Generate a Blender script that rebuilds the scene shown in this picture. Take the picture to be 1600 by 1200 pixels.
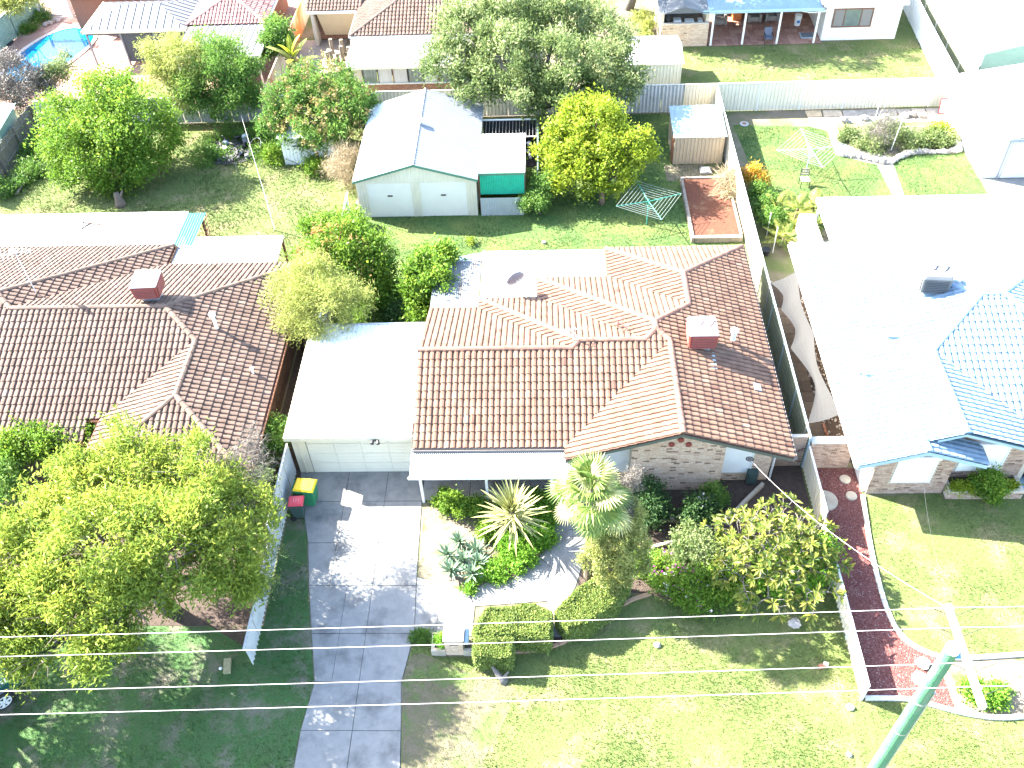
import bpy, bmesh, math, random
import numpy as np
from mathutils import Vector, Matrix

for o in list(bpy.data.objects):
    bpy.data.objects.remove(o)
scene = bpy.context.scene
COL = scene.collection
R = random.Random(7)
RN = np.random.RandomState(11)

# ------------------------------------------------------------------ camera
CAM_H, CAM_F = 29.0, 1438.0
PITCH, ROLL, YAW = 0.8086770, -0.0517949, -0.0563173
_fw = np.array([math.sin(YAW)*math.cos(PITCH), math.cos(YAW)*math.cos(PITCH), -math.sin(PITCH)])
_r = np.array([math.cos(YAW), -math.sin(YAW), 0.0])
_u = np.cross(_r, _fw)
_R = _r*math.cos(ROLL) + _u*math.sin(ROLL)
_U = -_r*math.sin(ROLL) + _u*math.cos(ROLL)
cam_data = bpy.data.cameras.new('camera')
cam = bpy.data.objects.new('camera', cam_data)
COL.objects.link(cam)
M = Matrix.Identity(4)
for i in range(3):
    M[i][0], M[i][1], M[i][2] = _R[i], _U[i], -_fw[i]
M[2][3] = CAM_H
cam.matrix_world = M
cam_data.sensor_width = 36.0
cam_data.lens = 36.0*CAM_F/1600.0
cam_data.clip_start = 0.2
cam_data.clip_end = 3000.0
scene.camera = cam

# ------------------------------------------------------------------ sky, sun, exposure
SUN_EL, SUN_DIR = math.radians(38.0), math.radians(-24.0)     # SUN_DIR: heading in which shadows fall
world = bpy.data.worlds.new('World')
scene.world = world
world.use_nodes = True
wn = world.node_tree.nodes
bg = wn['Background']
sky = wn.new('ShaderNodeTexSky')
sky.sky_type = 'NISHITA'
sky.sun_disc = False
sky.sun_elevation = SUN_EL
sky.sun_rotation = math.radians(-66.0)
sky.air_density = 1.0
sky.dust_density = 1.5
sky.ozone_density = 0.8
world.node_tree.links.new(sky.outputs[0], bg.inputs[0])
bg.inputs[1].default_value = 0.125
sun_d = bpy.data.lights.new('sun', 'SUN')
sun_d.energy = 4.9
sun_d.angle = math.radians(0.5)
sun_d.color = (1.0, 0.955, 0.87)
sun = bpy.data.objects.new('sun', sun_d)
COL.objects.link(sun)
sv = Vector((math.cos(SUN_EL)*math.cos(SUN_DIR), math.cos(SUN_EL)*math.sin(SUN_DIR), -math.sin(SUN_EL)))
sun.rotation_euler = sv.to_track_quat('-Z', 'Y').to_euler()
sun.location = (-30, 20, 40)
scene.view_settings.view_transform = 'Standard'
scene.view_settings.look = 'None'
scene.view_settings.gamma = 1.0
scene.view_settings.exposure = 3.15
scene.view_settings.use_curve_mapping = False
scene.render.engine = 'CYCLES'
scene.cycles.use_denoising = True
scene.cycles.max_bounces = 6
scene.cycles.diffuse_bounces = 3
scene.cycles.transparent_max_bounces = 6

# ------------------------------------------------------------------ helpers
def at(px, py, z=0.0):
    """the point of the place at height z that the photograph shows at a pixel"""
    d = _R*(px-800)/CAM_F - _U*(py-600)/CAM_F + _fw
    t = (z-CAM_H)/d[2]
    return Vector((d[0]*t, d[1]*t, z))

def lin(c):
    return tuple(c) if len(c) == 4 else (c[0], c[1], c[2], 1.0)

_mats = {}
def mat(name, col, col2=None, scale=3.0, rough=0.7, bump=0.0, bscale=40.0, metal=0.0, spec=0.3,
        col3=None, scale3=0.6, thr=(0.5, 0.7), detail=5.0, stretch=None):
    """a noise-mottled surface: col..col2 by fine noise, patches of col3 by broad noise"""
    if name in _mats:
        return _mats[name]
    m = bpy.data.materials.new(name)
    m.use_nodes = True
    nt = m.node_tree
    N, L = nt.nodes, nt.links
    b = N['Principled BSDF']
    b.inputs['Roughness'].default_value = rough
    b.inputs['Metallic'].default_value = metal
    b.inputs['Specular IOR Level'].default_value = spec
    if col2 is None:
        col2 = tuple(c*0.86 for c in col[:3])
    geo = N.new('ShaderNodeNewGeometry')
    src = geo.outputs['Position']
    if stretch:
        mp = N.new('ShaderNodeMapping')
        mp.inputs['Scale'].default_value = stretch
        L.new(src, mp.inputs['Vector'])
        src = mp.outputs[0]
    n1 = N.new('ShaderNodeTexNoise')
    n1.inputs['Scale'].default_value = scale
    n1.inputs['Detail'].default_value = detail
    n1.inputs['Roughness'].default_value = 0.65
    L.new(src, n1.inputs['Vector'])
    mr = N.new('ShaderNodeMapRange')
    mr.inputs[1].default_value, mr.inputs[2].default_value = 0.3, 0.7
    L.new(n1.outputs['Fac'], mr.inputs[0])
    mx = N.new('ShaderNodeMix')
    mx.data_type = 'RGBA'
    mx.inputs['A'].default_value = lin(col)
    mx.inputs['B'].default_value = lin(col2)
    L.new(mr.outputs[0], mx.inputs['Factor'])
    out = mx.outputs['Result']
    if col3 is not None:
        n3 = N.new('ShaderNodeTexNoise')
        n3.inputs['Scale'].default_value = scale3
        n3.inputs['Detail'].default_value = 6.0
        n3.inputs['Roughness'].default_value = 0.6
        L.new(src, n3.inputs['Vector'])
        m3 = N.new('ShaderNodeMapRange')
        m3.inputs[1].default_value, m3.inputs[2].default_value = thr
        L.new(n3.outputs['Fac'], m3.inputs[0])
        x3 = N.new('ShaderNodeMix')
        x3.data_type = 'RGBA'
        L.new(m3.outputs[0], x3.inputs['Factor'])
        L.new(out, x3.inputs['A'])
        x3.inputs['B'].default_value = lin(col3)
        out = x3.outputs['Result']
    L.new(out, b.inputs['Base Color'])
    if bump > 0:
        nb = N.new('ShaderNodeTexNoise')
        nb.inputs['Scale'].default_value = bscale
        nb.inputs['Detail'].default_value = 4.0
        L.new(geo.outputs['Position'], nb.inputs['Vector'])
        bp = N.new('ShaderNodeBump')
        bp.inputs['Strength'].default_value = bump
        bp.inputs['Distance'].default_value = 0.05
        L.new(nb.outputs['Fac'], bp.inputs['Height'])
        L.new(bp.outputs[0], b.inputs['Normal'])
    _mats[name] = m
    return m

def tone_mat(name, stops, trans=0.0, rough=0.6, noise=None):
    """colour chosen piece by piece from a ramp by the mesh attribute 'tone'"""
    if name in _mats:
        return _mats[name]
    m = bpy.data.materials.new(name)
    m.use_nodes = True
    nt = m.node_tree
    N, L = nt.nodes, nt.links
    b = N['Principled BSDF']
    b.inputs['Roughness'].default_value = rough
    b.inputs['Specular IOR Level'].default_value = 0.25
    a = N.new('ShaderNodeAttribute')
    a.attribute_name = 'tone'
    ramp = N.new('ShaderNodeValToRGB')
    el = ramp.color_ramp.elements
    while len(el) < len(stops):
        el.new(0.5)
    for e, (p, c) in zip(el, stops):
        e.position = p
        e.color = lin(c)
    L.new(a.outputs['Fac'], ramp.inputs[0])
    out = ramp.outputs[0]
    if noise:
        geo = N.new('ShaderNodeNewGeometry')
        n = N.new('ShaderNodeTexNoise')
        n.inputs['Scale'].default_value = noise[0]
        n.inputs['Detail'].default_value = 6
        L.new(geo.outputs['Position'], n.inputs['Vector'])
        mr = N.new('ShaderNodeMapRange')
        mr.inputs[1].default_value, mr.inputs[2].default_value = 0.35, 0.65
        mr.inputs[3].default_value, mr.inputs[4].default_value = noise[1], noise[2]
        L.new(n.outputs['Fac'], mr.inputs[0])
        mu = N.new('ShaderNodeMix')
        mu.data_type = 'RGBA'
        mu.blend_type = 'MULTIPLY'
        mu.inputs['Factor'].default_value = 1.0
        L.new(out, mu.inputs['A'])
        L.new(mr.outputs[0], mu.inputs['B'])
        out = mu.outputs['Result']
    L.new(out, b.inputs['Base Color'])
    if trans > 0:
        t = N.new('ShaderNodeBsdfTranslucent')
        L.new(out, t.inputs['Color'])
        ms = N.new('ShaderNodeMixShader')
        ms.inputs[0].default_value = trans
        L.new(b.outputs[0], ms.inputs[1])
        L.new(t.outputs[0], ms.inputs[2])
        L.new(ms.outputs[0], N['Material Output'].inputs['Surface'])
    _mats[name] = m
    return m

def tag(o, label=None, cat=None, group=None, kind=None):
    if label: o['label'] = label
    if cat: o['category'] = cat
    if group: o['group'] = group
    if kind: o['kind'] = kind
    return o

def thing(name, loc, label, cat, group=None):
    o = bpy.data.objects.new(name, None)
    o.empty_display_size = 0.3
    COL.objects.link(o)
    o.location = loc
    return tag(o, label, cat, group)

def wloc(o):
    v = Vector((0, 0, 0))
    while o is not None:
        v += o.location
        o = o.parent
    return v

class MB:
    """collects polygons in world coordinates; build() links them as ONE mesh object"""
    def __init__(s):
        s.v, s.f, s.mi, s.t = [], [], [], []
    def poly(s, pts, mi=0, tone=0.5):
        n = len(s.v)
        s.v.extend([tuple(p) for p in pts])
        s.f.append(tuple(range(n, n+len(pts))))
        s.mi.append(mi); s.t.append(tone)
        return s
    def hull(s, bot, top, mi=0, tone=0.5):
        """closed prism between two rings of equal count"""
        n, k = len(s.v), len(bot)
        s.v.extend([tuple(p) for p in bot] + [tuple(p) for p in top])
        F = [tuple(range(n+k-1, n-1, -1)), tuple(range(n+k, n+2*k))]
        for i in range(k):
            j = (i+1) % k
            F.append((n+i, n+j, n+k+j, n+k+i))
        s.f.extend(F); s.mi.extend([mi]*len(F)); s.t.extend([tone]*len(F))
        return s
    def box(s, x0, x1, y0, y1, z0, z1, mi=0, tone=0.5):
        b = [(x0, y0), (x1, y0), (x1, y1), (x0, y1)]
        return s.hull([(x, y, z0) for x, y in b], [(x, y, z1) for x, y in b], mi, tone)
    def obox(s, c, ax, ay, az, mi=0, tone=0.5):
        """box round c with half-axis vectors"""
        c, ax, ay, az = Vector(c), Vector(ax), Vector(ay), Vector(az)
        q = [c-ax-ay, c+ax-ay, c+ax+ay, c-ax+ay]
        return s.hull([p-az for p in q], [p+az for p in q], mi, tone)
    def prism(s, xy, z0, z1, mi=0):
        f = (lambda z: (z if callable(z) else (lambda x, y: z)))
        a, b = f(z0), f(z1)
        return s.hull([(x, y, a(x, y)) for x, y in xy], [(x, y, b(x, y)) for x, y in xy], mi)
    def tube(s, pts, rad, n=7, mi=0, tone=0.5, cap=True):
        pts = [Vector(p) for p in pts]
        if not isinstance(rad, (list, tuple)):
            rad = [rad]*len(pts)
        base = len(s.v)
        for i, p in enumerate(pts):
            d = (pts[min(i+1, len(pts)-1)] - pts[max(i-1, 0)]).normalized()
            a = d.orthogonal().normalized() if i == 0 else (pa - d*pa.dot(d)).normalized()
            pa = a
            b = d.cross(a)
            for k in range(n):
                t = 2*math.pi*k/n
                s.v.append(tuple(p + (a*math.cos(t) + b*math.sin(t))*rad[i]))
        F = []
        for i in range(len(pts)-1):
            for k in range(n):
                k2 = (k+1) % n
                F.append((base+i*n+k, base+i*n+k2, base+(i+1)*n+k2, base+(i+1)*n+k))
        if cap:
            F.append(tuple(base+k for k in reversed(range(n))))
            F.append(tuple(base+(len(pts)-1)*n+k for k in range(n)))
        s.f.extend(F); s.mi.extend([mi]*len(F)); s.t.extend([tone]*len(F))
        return s
    def lathe(s, c, prof, n=16, mi=0):
        """profile of (radius, z) turned about the vertical through c"""
        base = len(s.v)
        for r, z in prof:
            for k in range(n):
                t = 2*math.pi*k/n
                s.v.append((c[0]+r*math.cos(t), c[1]+r*math.sin(t), c[2]+z))
        F = []
        for i in range(len(prof)-1):
            for k in range(n):
                k2 = (k+1) % n
                F.append((base+i*n+k, base+i*n+k2, base+(i+1)*n+k2, base+(i+1)*n+k))
        F.append(tuple(base+k for k in reversed(range(n))))
        F.append(tuple(base+(len(prof)-1)*n+k for k in range(n)))
        s.f.extend(F); s.mi.extend([mi]*len(F)); s.t.extend([0.5]*len(F))
        return s
    def blob(s, c, rx, ry, rz, n=8, m=5, jit=0.12, mi=0, tone=0.5):
        """an uneven rounded lump"""
        base = len(s.v)
        for i in range(m+1):
            ph = math.pi*i/m
            for k in range(n):
                t = 2*math.pi*k/n
                j = 1+R.uniform(-jit, jit)
                s.v.append((c[0]+rx*j*math.sin(ph)*math.cos(t), c[1]+ry*j*math.sin(ph)*math.sin(t), c[2]+rz*j*math.cos(ph)))
        F = []
        for i in range(m):
            for k in range(n):
                k2 = (k+1) % n
                F.append((base+i*n+k, base+(i+1)*n+k, base+(i+1)*n+k2, base+i*n+k2))
        s.f.extend(F); s.mi.extend([mi]*len(F)); s.t.extend([tone]*len(F))
        return s
    def build(s, name, mats, parent=None, kind=None, smooth=False, local=False, bevel=0.0):
        me = bpy.data.meshes.new(name)
        off = Vector((0, 0, 0)) if (local or parent is None) else wloc(parent)
        v = np.array(s.v, dtype=np.float64).reshape(-1, 3) - np.array(off)
        me.from_pydata(v.tolist(), [], s.f)
        if not isinstance(mats, (list, tuple)):
            mats = [mats]
        for m in mats:
            me.materials.append(m)
        me.polygons.foreach_set('material_index', s.mi)
        at_ = me.attributes.new('tone', 'FLOAT', 'FACE')
        at_.data.foreach_set('value', s.t)
        if smooth:
            me.polygons.foreach_set('use_smooth', [True]*len(s.f))
        o = bpy.data.objects.new(name, me)
        COL.objects.link(o)
        if parent is not None:
            o.parent = parent
        if kind: o['kind'] = kind
        if bevel > 0:
            md = o.modifiers.new('bevel', 'BEVEL')
            md.width = bevel
            md.segments = 2
            md.limit_method = 'ANGLE'
        return o

def np_obj(name, V, F, m, parent=None, kind=None, tone=None, mi=None, smooth=False):
    """one mesh object from an (n,3) array and an (m,k) array of faces"""
    off = np.array(wloc(parent)) if parent is not None else np.zeros(3)
    me = bpy.data.meshes.new(name)
    V = np.asarray(V, dtype=np.float32) - off.astype(np.float32)
    F = np.asarray(F, dtype=np.int32)
    nf, k = F.shape
    me.vertices.add(len(V)); me.vertices.foreach_set('co', V.ravel())
    me.loops.add(nf*k); me.loops.foreach_set('vertex_index', F.ravel())
    me.polygons.add(nf)
    me.polygons.foreach_set('loop_start', np.arange(0, nf*k, k, dtype=np.int32))
    if tone is not None:
        a = me.attributes.new('tone', 'FLOAT', 'FACE')
        a.data.foreach_set('value', np.asarray(tone, dtype=np.float32))
    for x in (m if isinstance(m, (list, tuple)) else [m]):
        me.materials.append(x)
    if mi is not None:
        me.polygons.foreach_set('material_index', np.asarray(mi, dtype=np.int32))
    me.update(calc_edges=True)
    me.validate()
    me.polygons.foreach_set('use_smooth', [smooth]*nf)
    o = bpy.data.objects.new(name, me)
    COL.objects.link(o)
    if parent is not None: o.parent = parent
    if kind: o['kind'] = kind
    return o

def copy_tree(o, loc=None, parent=None):
    c = o.copy()
    COL.objects.link(c)
    c.parent = parent
    if loc is not None: c.location = loc
    for ch in list(o.children):
        copy_tree(ch, None, c)
    return c

def inside(poly, x, y):
    c = False
    j = len(poly)-1
    for i in range(len(poly)):
        xi, yi = poly[i]; xj, yj = poly[j]
        if (yi > y) != (yj > y) and x < (xj-xi)*(y-yi)/(yj-yi)+xi:
            c = not c
        j = i
    return c

def inside_np(poly, X, Y):
    c = np.zeros(X.shape, bool)
    j = len(poly)-1
    for i in range(len(poly)):
        xi, yi = poly[i]; xj, yj = poly[j]
        if yi != yj:
            c ^= ((yi > Y) != (yj > Y)) & (X < (xj-xi)*(Y-yi)/(yj-yi)+xi)
        j = i
    return c

def smooth_line(pts, n=6, closed=False):
    """Catmull-Rom through 2-D or 3-D points"""
    P = [np.array(p, float) for p in pts]
    out = []
    m = len(P)
    for i in range(m if closed else m-1):
        if closed:
            p0, p1, p2, p3 = P[i-1], P[i], P[(i+1) % m], P[(i+2) % m]
        else:
            p0, p1, p2, p3 = P[max(i-1, 0)], P[i], P[i+1], P[min(i+2, m-1)]
        for k in range(n):
            t = k/n
            out.append(0.5*((2*p1)+(-p0+p2)*t+(2*p0-5*p1+4*p2-p3)*t*t+(-p0+3*p1-3*p2+p3)*t**3))
    if not closed:
        out.append(P[-1])
    return [tuple(p) for p in out]
from mathutils.geometry import tessellate_polygon

# ------------------------------------------------------------------ builders shared by many things
TW, TG = 0.235, 0.34                    # cover width and gauge of a roof tile
TPROF = [(0.0, 0.002), (0.048, 0.0), (0.070, 0.044), (0.13, 0.057), (0.200, 0.047), (0.234, 0.002)]

class Face:
    """one slope of a roof: plan polygon, eave line on axis 'x' or 'y' at e, rising towards s"""
    def __init__(s, poly, axis, e, sgn, z0=2.45, p=0.345):
        s.poly, s.axis, s.e, s.s, s.z0, s.p = poly, axis, e, sgn, z0, p
        s.Ln = math.sqrt(1+p*p)
        I = Vector((0, sgn, 0)) if axis == 'x' else Vector((sgn, 0, 0))
        s.U = Vector((1, 0, 0)) if axis == 'x' else Vector((0, 1, 0))
        s.T = (I + Vector((0, 0, p)))/s.Ln
        s.N = (Vector((0, 0, 1)) - I*p)/s.Ln
        s.O = Vector((0, e, z0)) if axis == 'x' else Vector((e, 0, z0))
    def z(s, x, y):
        d = s.s*((y if s.axis == 'x' else x) - s.e)
        return s.z0 + s.p*d
    def uv(s, x, y):
        if s.axis == 'x': return (x, s.s*(y-s.e)*s.Ln)
        return (y, s.s*(x-s.e)*s.Ln)
    def pt(s, u, v, h=0.0):
        return s.O + s.U*u + s.T*v + s.N*h

def clip_tri(poly, tri):
    out = poly
    ar = (tri[1][0]-tri[0][0])*(tri[2][1]-tri[0][1]) - (tri[1][1]-tri[0][1])*(tri[2][0]-tri[0][0])
    sg = 1 if ar > 0 else -1
    for i in range(3):
        a, b = tri[i], tri[(i+1) % 3]
        nx, ny = -(b[1]-a[1])*sg, (b[0]-a[0])*sg
        f = lambda q: (q[0]-a[0])*nx + (q[1]-a[1])*ny
        res = []
        for k in range(len(out)):
            p, q = out[k], out[(k+1) % len(out)]
            fp, fq = f(p), f(q)
            if fp >= 0: res.append(p)
            if (fp >= 0) != (fq >= 0):
                t = fp/(fp-fq)
                res.append(tuple(p[i2]+(q[i2]-p[i2])*t for i2 in range(3)))
        out = res
        if len(out) < 3: return []
    return out

def tile_template():
    v = []
    for u, h in TPROF: v.append((u, 0.0, h+0.044))
    for u, h in TPROF: v.append((u, TG+0.03, h+0.012))
    for u, h in TPROF: v.append((u, 0.004, h+0.008))
    n = len(TPROF)
    f = []
    for k in range(n-1):
        f.append((k, k+1, n+k+1, n+k))
        f.append((2*n+k, 2*n+k+1, k+1, k))
    f.append((2*n, 0, n, n)[:3])
    return v, f

TILE_V, TILE_F = tile_template()

def tile_roof(root, faces, m_tile, m_deck, singles=300, ridges=(), m_ridge=None, single_caps=True, eaves=(), m_gut=None, seed=3, tone=(0.2, 0.9)):
    """roof (deck) > tile ..., ridge_cap ..., gutter ..."""
    rr = random.Random(seed)
    mb = MB()
    for f in faces:
        for tri in tessellate_polygon([[Vector((x, y, 0)) for x, y in f.poly]]):
            pts = [f.poly[i] for i in tri]
            a = (pts[1][0]-pts[0][0])*(pts[2][1]-pts[0][1])-(pts[1][1]-pts[0][1])*(pts[2][0]-pts[0][0])
            if a < 0: pts = pts[::-1]
            mb.hull([(x, y, f.z(x, y)-0.06) for x, y in pts], [(x, y, f.z(x, y)-0.004) for x, y in pts])
    roof = mb.build('roof', m_deck, root)
    full, cut = [], MB()
    campos = Vector((0, 0, CAM_H))
    for fi, f in enumerate(faces):
        pl = [f.uv(x, y) for x, y in f.poly]
        tris = [[pl[i] for i in t] for t in tessellate_polygon([[Vector((u, v, 0)) for u, v in pl]])]
        u0, u1 = min(p[0] for p in pl), max(p[0] for p in pl)
        v0, v1 = min(p[1] for p in pl), max(p[1] for p in pl)
        off = rr.uniform(0, 0.1)
        for r_ in range(int(math.floor(v0/TG))-1, int(math.ceil(v1/TG))+1):
            for c_ in range(int((u1-u0)/TW)+2):
                u, v = u0-off+c_*TW, r_*TG-0.03
                k = sum(inside(pl, u+TW*a, v+TG*b) for a in (0.02, 0.5, 0.98) for b in (0.02, 0.5, 0.98))
                if k == 0: continue
                tn = min(1, max(0, rr.gauss(0.5*(tone[0]+tone[1]), 0.25*(tone[1]-tone[0]))))
                if rr.random() < 0.012: tn = rr.choice((0.02, 0.98))
                if k == 9:
                    o = f.pt(u, v)
                    full.append(((o-campos).length, fi, u, v, tn))
                else:
                    for q in TILE_F:
                        pg = [(TILE_V[i][0]+u, TILE_V[i][1]+v, TILE_V[i][2]) for i in q]
                        if q[0] >= 2*len(TPROF): # front lip: keep whole when its middle is inside
                            if inside(pl, sum(p[0] for p in pg)/len(pg), pg[0][1]+0.01):
                                cut.poly([f.pt(*p) for p in pg], 0, tn)
                            continue
                        for t in tris:
                            w = clip_tri(pg, t)
                            if len(w) >= 3:
                                cut.poly([f.pt(*p) for p in w], 0, tn)
    full.sort()
    # the nearest tiles one by one, sharing a few meshes
    variants = []
    for i in range(8):
        me = bpy.data.meshes.new('tile')
        me.from_pydata(TILE_V, [], TILE_F)
        me.materials.append(m_tile)
        a = me.attributes.new('tone', 'FLOAT', 'FACE')
        a.data.foreach_set('value', [i/7.0]*len(TILE_F))
        variants.append(me)
    base = wloc(roof)
    for d, fi, u, v, tn in full[:singles]:
        f = faces[fi]
        o = bpy.data.objects.new('tile', variants[int(round(tn*7))])
        COL.objects.link(o)
        o.parent = roof
        jr = rr.uniform(-0.012, 0.012)
        U2 = (f.U + f.T*jr).normalized()
        T2 = (f.T - f.U*jr).normalized()
        mw = Matrix((U2, T2, f.N)).transposed().to_4x4()
        mw.translation = f.pt(u, v, rr.uniform(-0.004, 0.006)) - base
        o.matrix_local = mw
    rest = full[singles:]
    if rest:
        tv = np.array(TILE_V)
        n = len(TILE_V)
        V = np.zeros((len(rest), n, 3)); T = []
        for i, (d, fi, u, v, tn) in enumerate(rest):
            f = faces[fi]
            o = np.array(f.pt(u, v, rr.uniform(-0.004, 0.006)))
            V[i] = o + tv[:, :1]*np.array(f.U) + tv[:, 1:2]*np.array(f.T) + tv[:, 2:3]*np.array(f.N)
        q = np.array([g if len(g) == 4 else (g[0], g[1], g[2], g[2]) for g in TILE_F if len(g) == 4])
        F = (q[None] + (np.arange(len(rest))*n)[:, None, None]).reshape(-1, 4)
        T = np.repeat([x[4] for x in rest], len(q))
        np_obj('roof_tiles', V.reshape(-1, 3), F, m_tile, roof, 'stuff', tone=T)
    if cut.f:
        cut.build('cut_tiles', m_tile, roof, 'stuff')
    # ridge caps
    joined = MB()
    cv, cf = [], []
    for j, (rad, y) in enumerate(((0.125, 0.0), (0.105, 0.43))):
        for k in range(6):
            t = math.pi*k/5
            cv.append((rad*math.cos(t), y, rad*0.8*math.sin(t)))
    for k in range(5):
        cf.append((k, k+1, 6+k+1, 6+k))
    cf.append(tuple(range(6)))
    capm = []
    for i in range(4):
        me = bpy.data.meshes.new('ridge_cap')
        me.from_pydata(cv, [], cf)
        me.materials.append(m_ridge or m_tile)
        a = me.attributes.new('tone', 'FLOAT', 'FACE')
        a.data.foreach_set('value', [0.3+0.2*i]*len(cf))
        capm.append(me)
    for a, b in ridges:
        a, b = Vector(a), Vector(b)
        d = (b-a)
        n = max(1, int(round(d.length/0.39)))
        d.normalize()
        sx = d.cross(Vector((0, 0, 1))).normalized()
        up = sx.cross(d).normalized()
        mw = Matrix((sx, d, up)).transposed().to_4x4()
        for i in range(n):
            p = a + (b-a)*(i/n)
            m2 = mw.copy()
            m2.translation = p + up*(0.03+rr.uniform(-0.006, 0.006)) - base
            if single_caps:
                o = bpy.data.objects.new('ridge_cap', capm[rr.randrange(4)])
                COL.objects.link(o); o.parent = roof; o.matrix_local = m2
            else:
                k = len(joined.v)
                joined.v.extend([tuple(m2 @ Vector(q) + base) for q in cv])
                joined.f.extend([tuple(k+w for w in g) for g in cf])
                joined.mi.extend([0]*len(cf)); joined.t.extend([rr.uniform(0.3, 0.9)]*len(cf))
    if joined.f:
        joined.build('ridge_caps', m_ridge or m_tile, roof, 'stuff')
    for a, b in eaves:
        a, b = Vector(a), Vector(b)
        d = (b-a)
        L = d.length
        d.normalize()
        sd = Vector((d.y, -d.x, 0))
        g = MB()
        c = (a+b)/2 + sd*0.05 + Vector((0, 0, -0.05))
        g.obox(c+Vector((0, 0, -0.045)), d*(L/2), sd*0.055, (0, 0, 0.008))
        g.obox(c+sd*0.05, d*(L/2), sd*0.006, (0, 0, 0.055))
        g.obox(c-sd*0.058+Vector((0, 0, -0.05)), d*(L/2), sd*0.012, (0, 0, 0.1))
        g.build('gutter', m_gut, root)
    return roof

def corr(mb, O, A, B, pitch=0.076, amp=0.018, ribs=False, mi=0):
    """corrugated sheet: waves repeat along A, run along B"""
    O, A, B = Vector(O), Vector(A), Vector(B)
    Nn = A.cross(B).normalized()
    L = A.length
    if ribs:            # flat pans with narrow trapezoid ribs
        n = max(1, int(round(L/pitch)))
        ts, hs = [], []
        for i in range(n):
            for t, h in ((0.0, 0), (0.62, 0), (0.70, 1), (0.88, 1), (0.96, 0)):
                ts.append((i+t)/n); hs.append(h*amp)
        ts.append(1.0); hs.append(0)
    else:
        n = max(1, int(round(L/pitch)))
        ts = [i/(n*4) for i in range(n*4+1)]
        hs = [amp*(0.5+0.5*math.sin(2*math.pi*i/4.0)) for i in range(n*4+1)]
    k = len(mb.v)
    for t, h in zip(ts, hs):
        p = O + A*t + Nn*h
        mb.v.append(tuple(p)); mb.v.append(tuple(p+B))
    for i in range(len(ts)-1):
        mb.f.append((k+2*i, k+2*i+2, k+2*i+3, k+2*i+1)); mb.mi.append(mi); mb.t.append(0.5)
    return mb

def fence(name, label, pts, h, m, m_cap=None, plen=2.37, pitch=0.2, amp=0.03, ribs=True, cat='fence', group=None, cap=True, post=True, flip=False):
    """sheet-metal fence along a polyline; h = one height or one per stretch"""
    root = thing(name, (pts[0][0], pts[0][1], 0), label, cat, group)
    m_cap = m_cap or m
    for i in range(len(pts)-1):
        a, b = Vector((pts[i][0], pts[i][1], 0)), Vector((pts[i+1][0], pts[i+1][1], 0))
        hh = h[i] if isinstance(h, (list, tuple)) else h
        d = b-a
        n = max(1, int(round(d.length/plen)))
        for k in range(n):
            p, q = a+d*(k/n), a+d*((k+1)/n)
            g = d.normalized()*0.012
            dz = R.uniform(-0.012, 0.012)
            if flip: p, q = q, p; g = -g
            mb = MB()
            corr(mb, p+g+Vector((0, 0, 0.02)), (q-p)-2*g, (0, 0, hh-0.04+dz), pitch, amp, ribs)
            mb.build('fence_panel', m, root)
        if cap:
            dn = d.normalized(); sd = Vector((dn.y, -dn.x, 0))
            MB().obox((a+b)/2+Vector((0, 0, hh)), d/2, sd*0.035, (0, 0, 0.022)).build('top_rail', m_cap, root)
        if post:
            for k in range(n+1):
                p = a+d*(k/n)
                MB().box(p.x-0.03, p.x+0.03, p.y-0.03, p.y+0.03, 0, hh+0.022).build('fence_post', m_cap, root)
    return root

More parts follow.
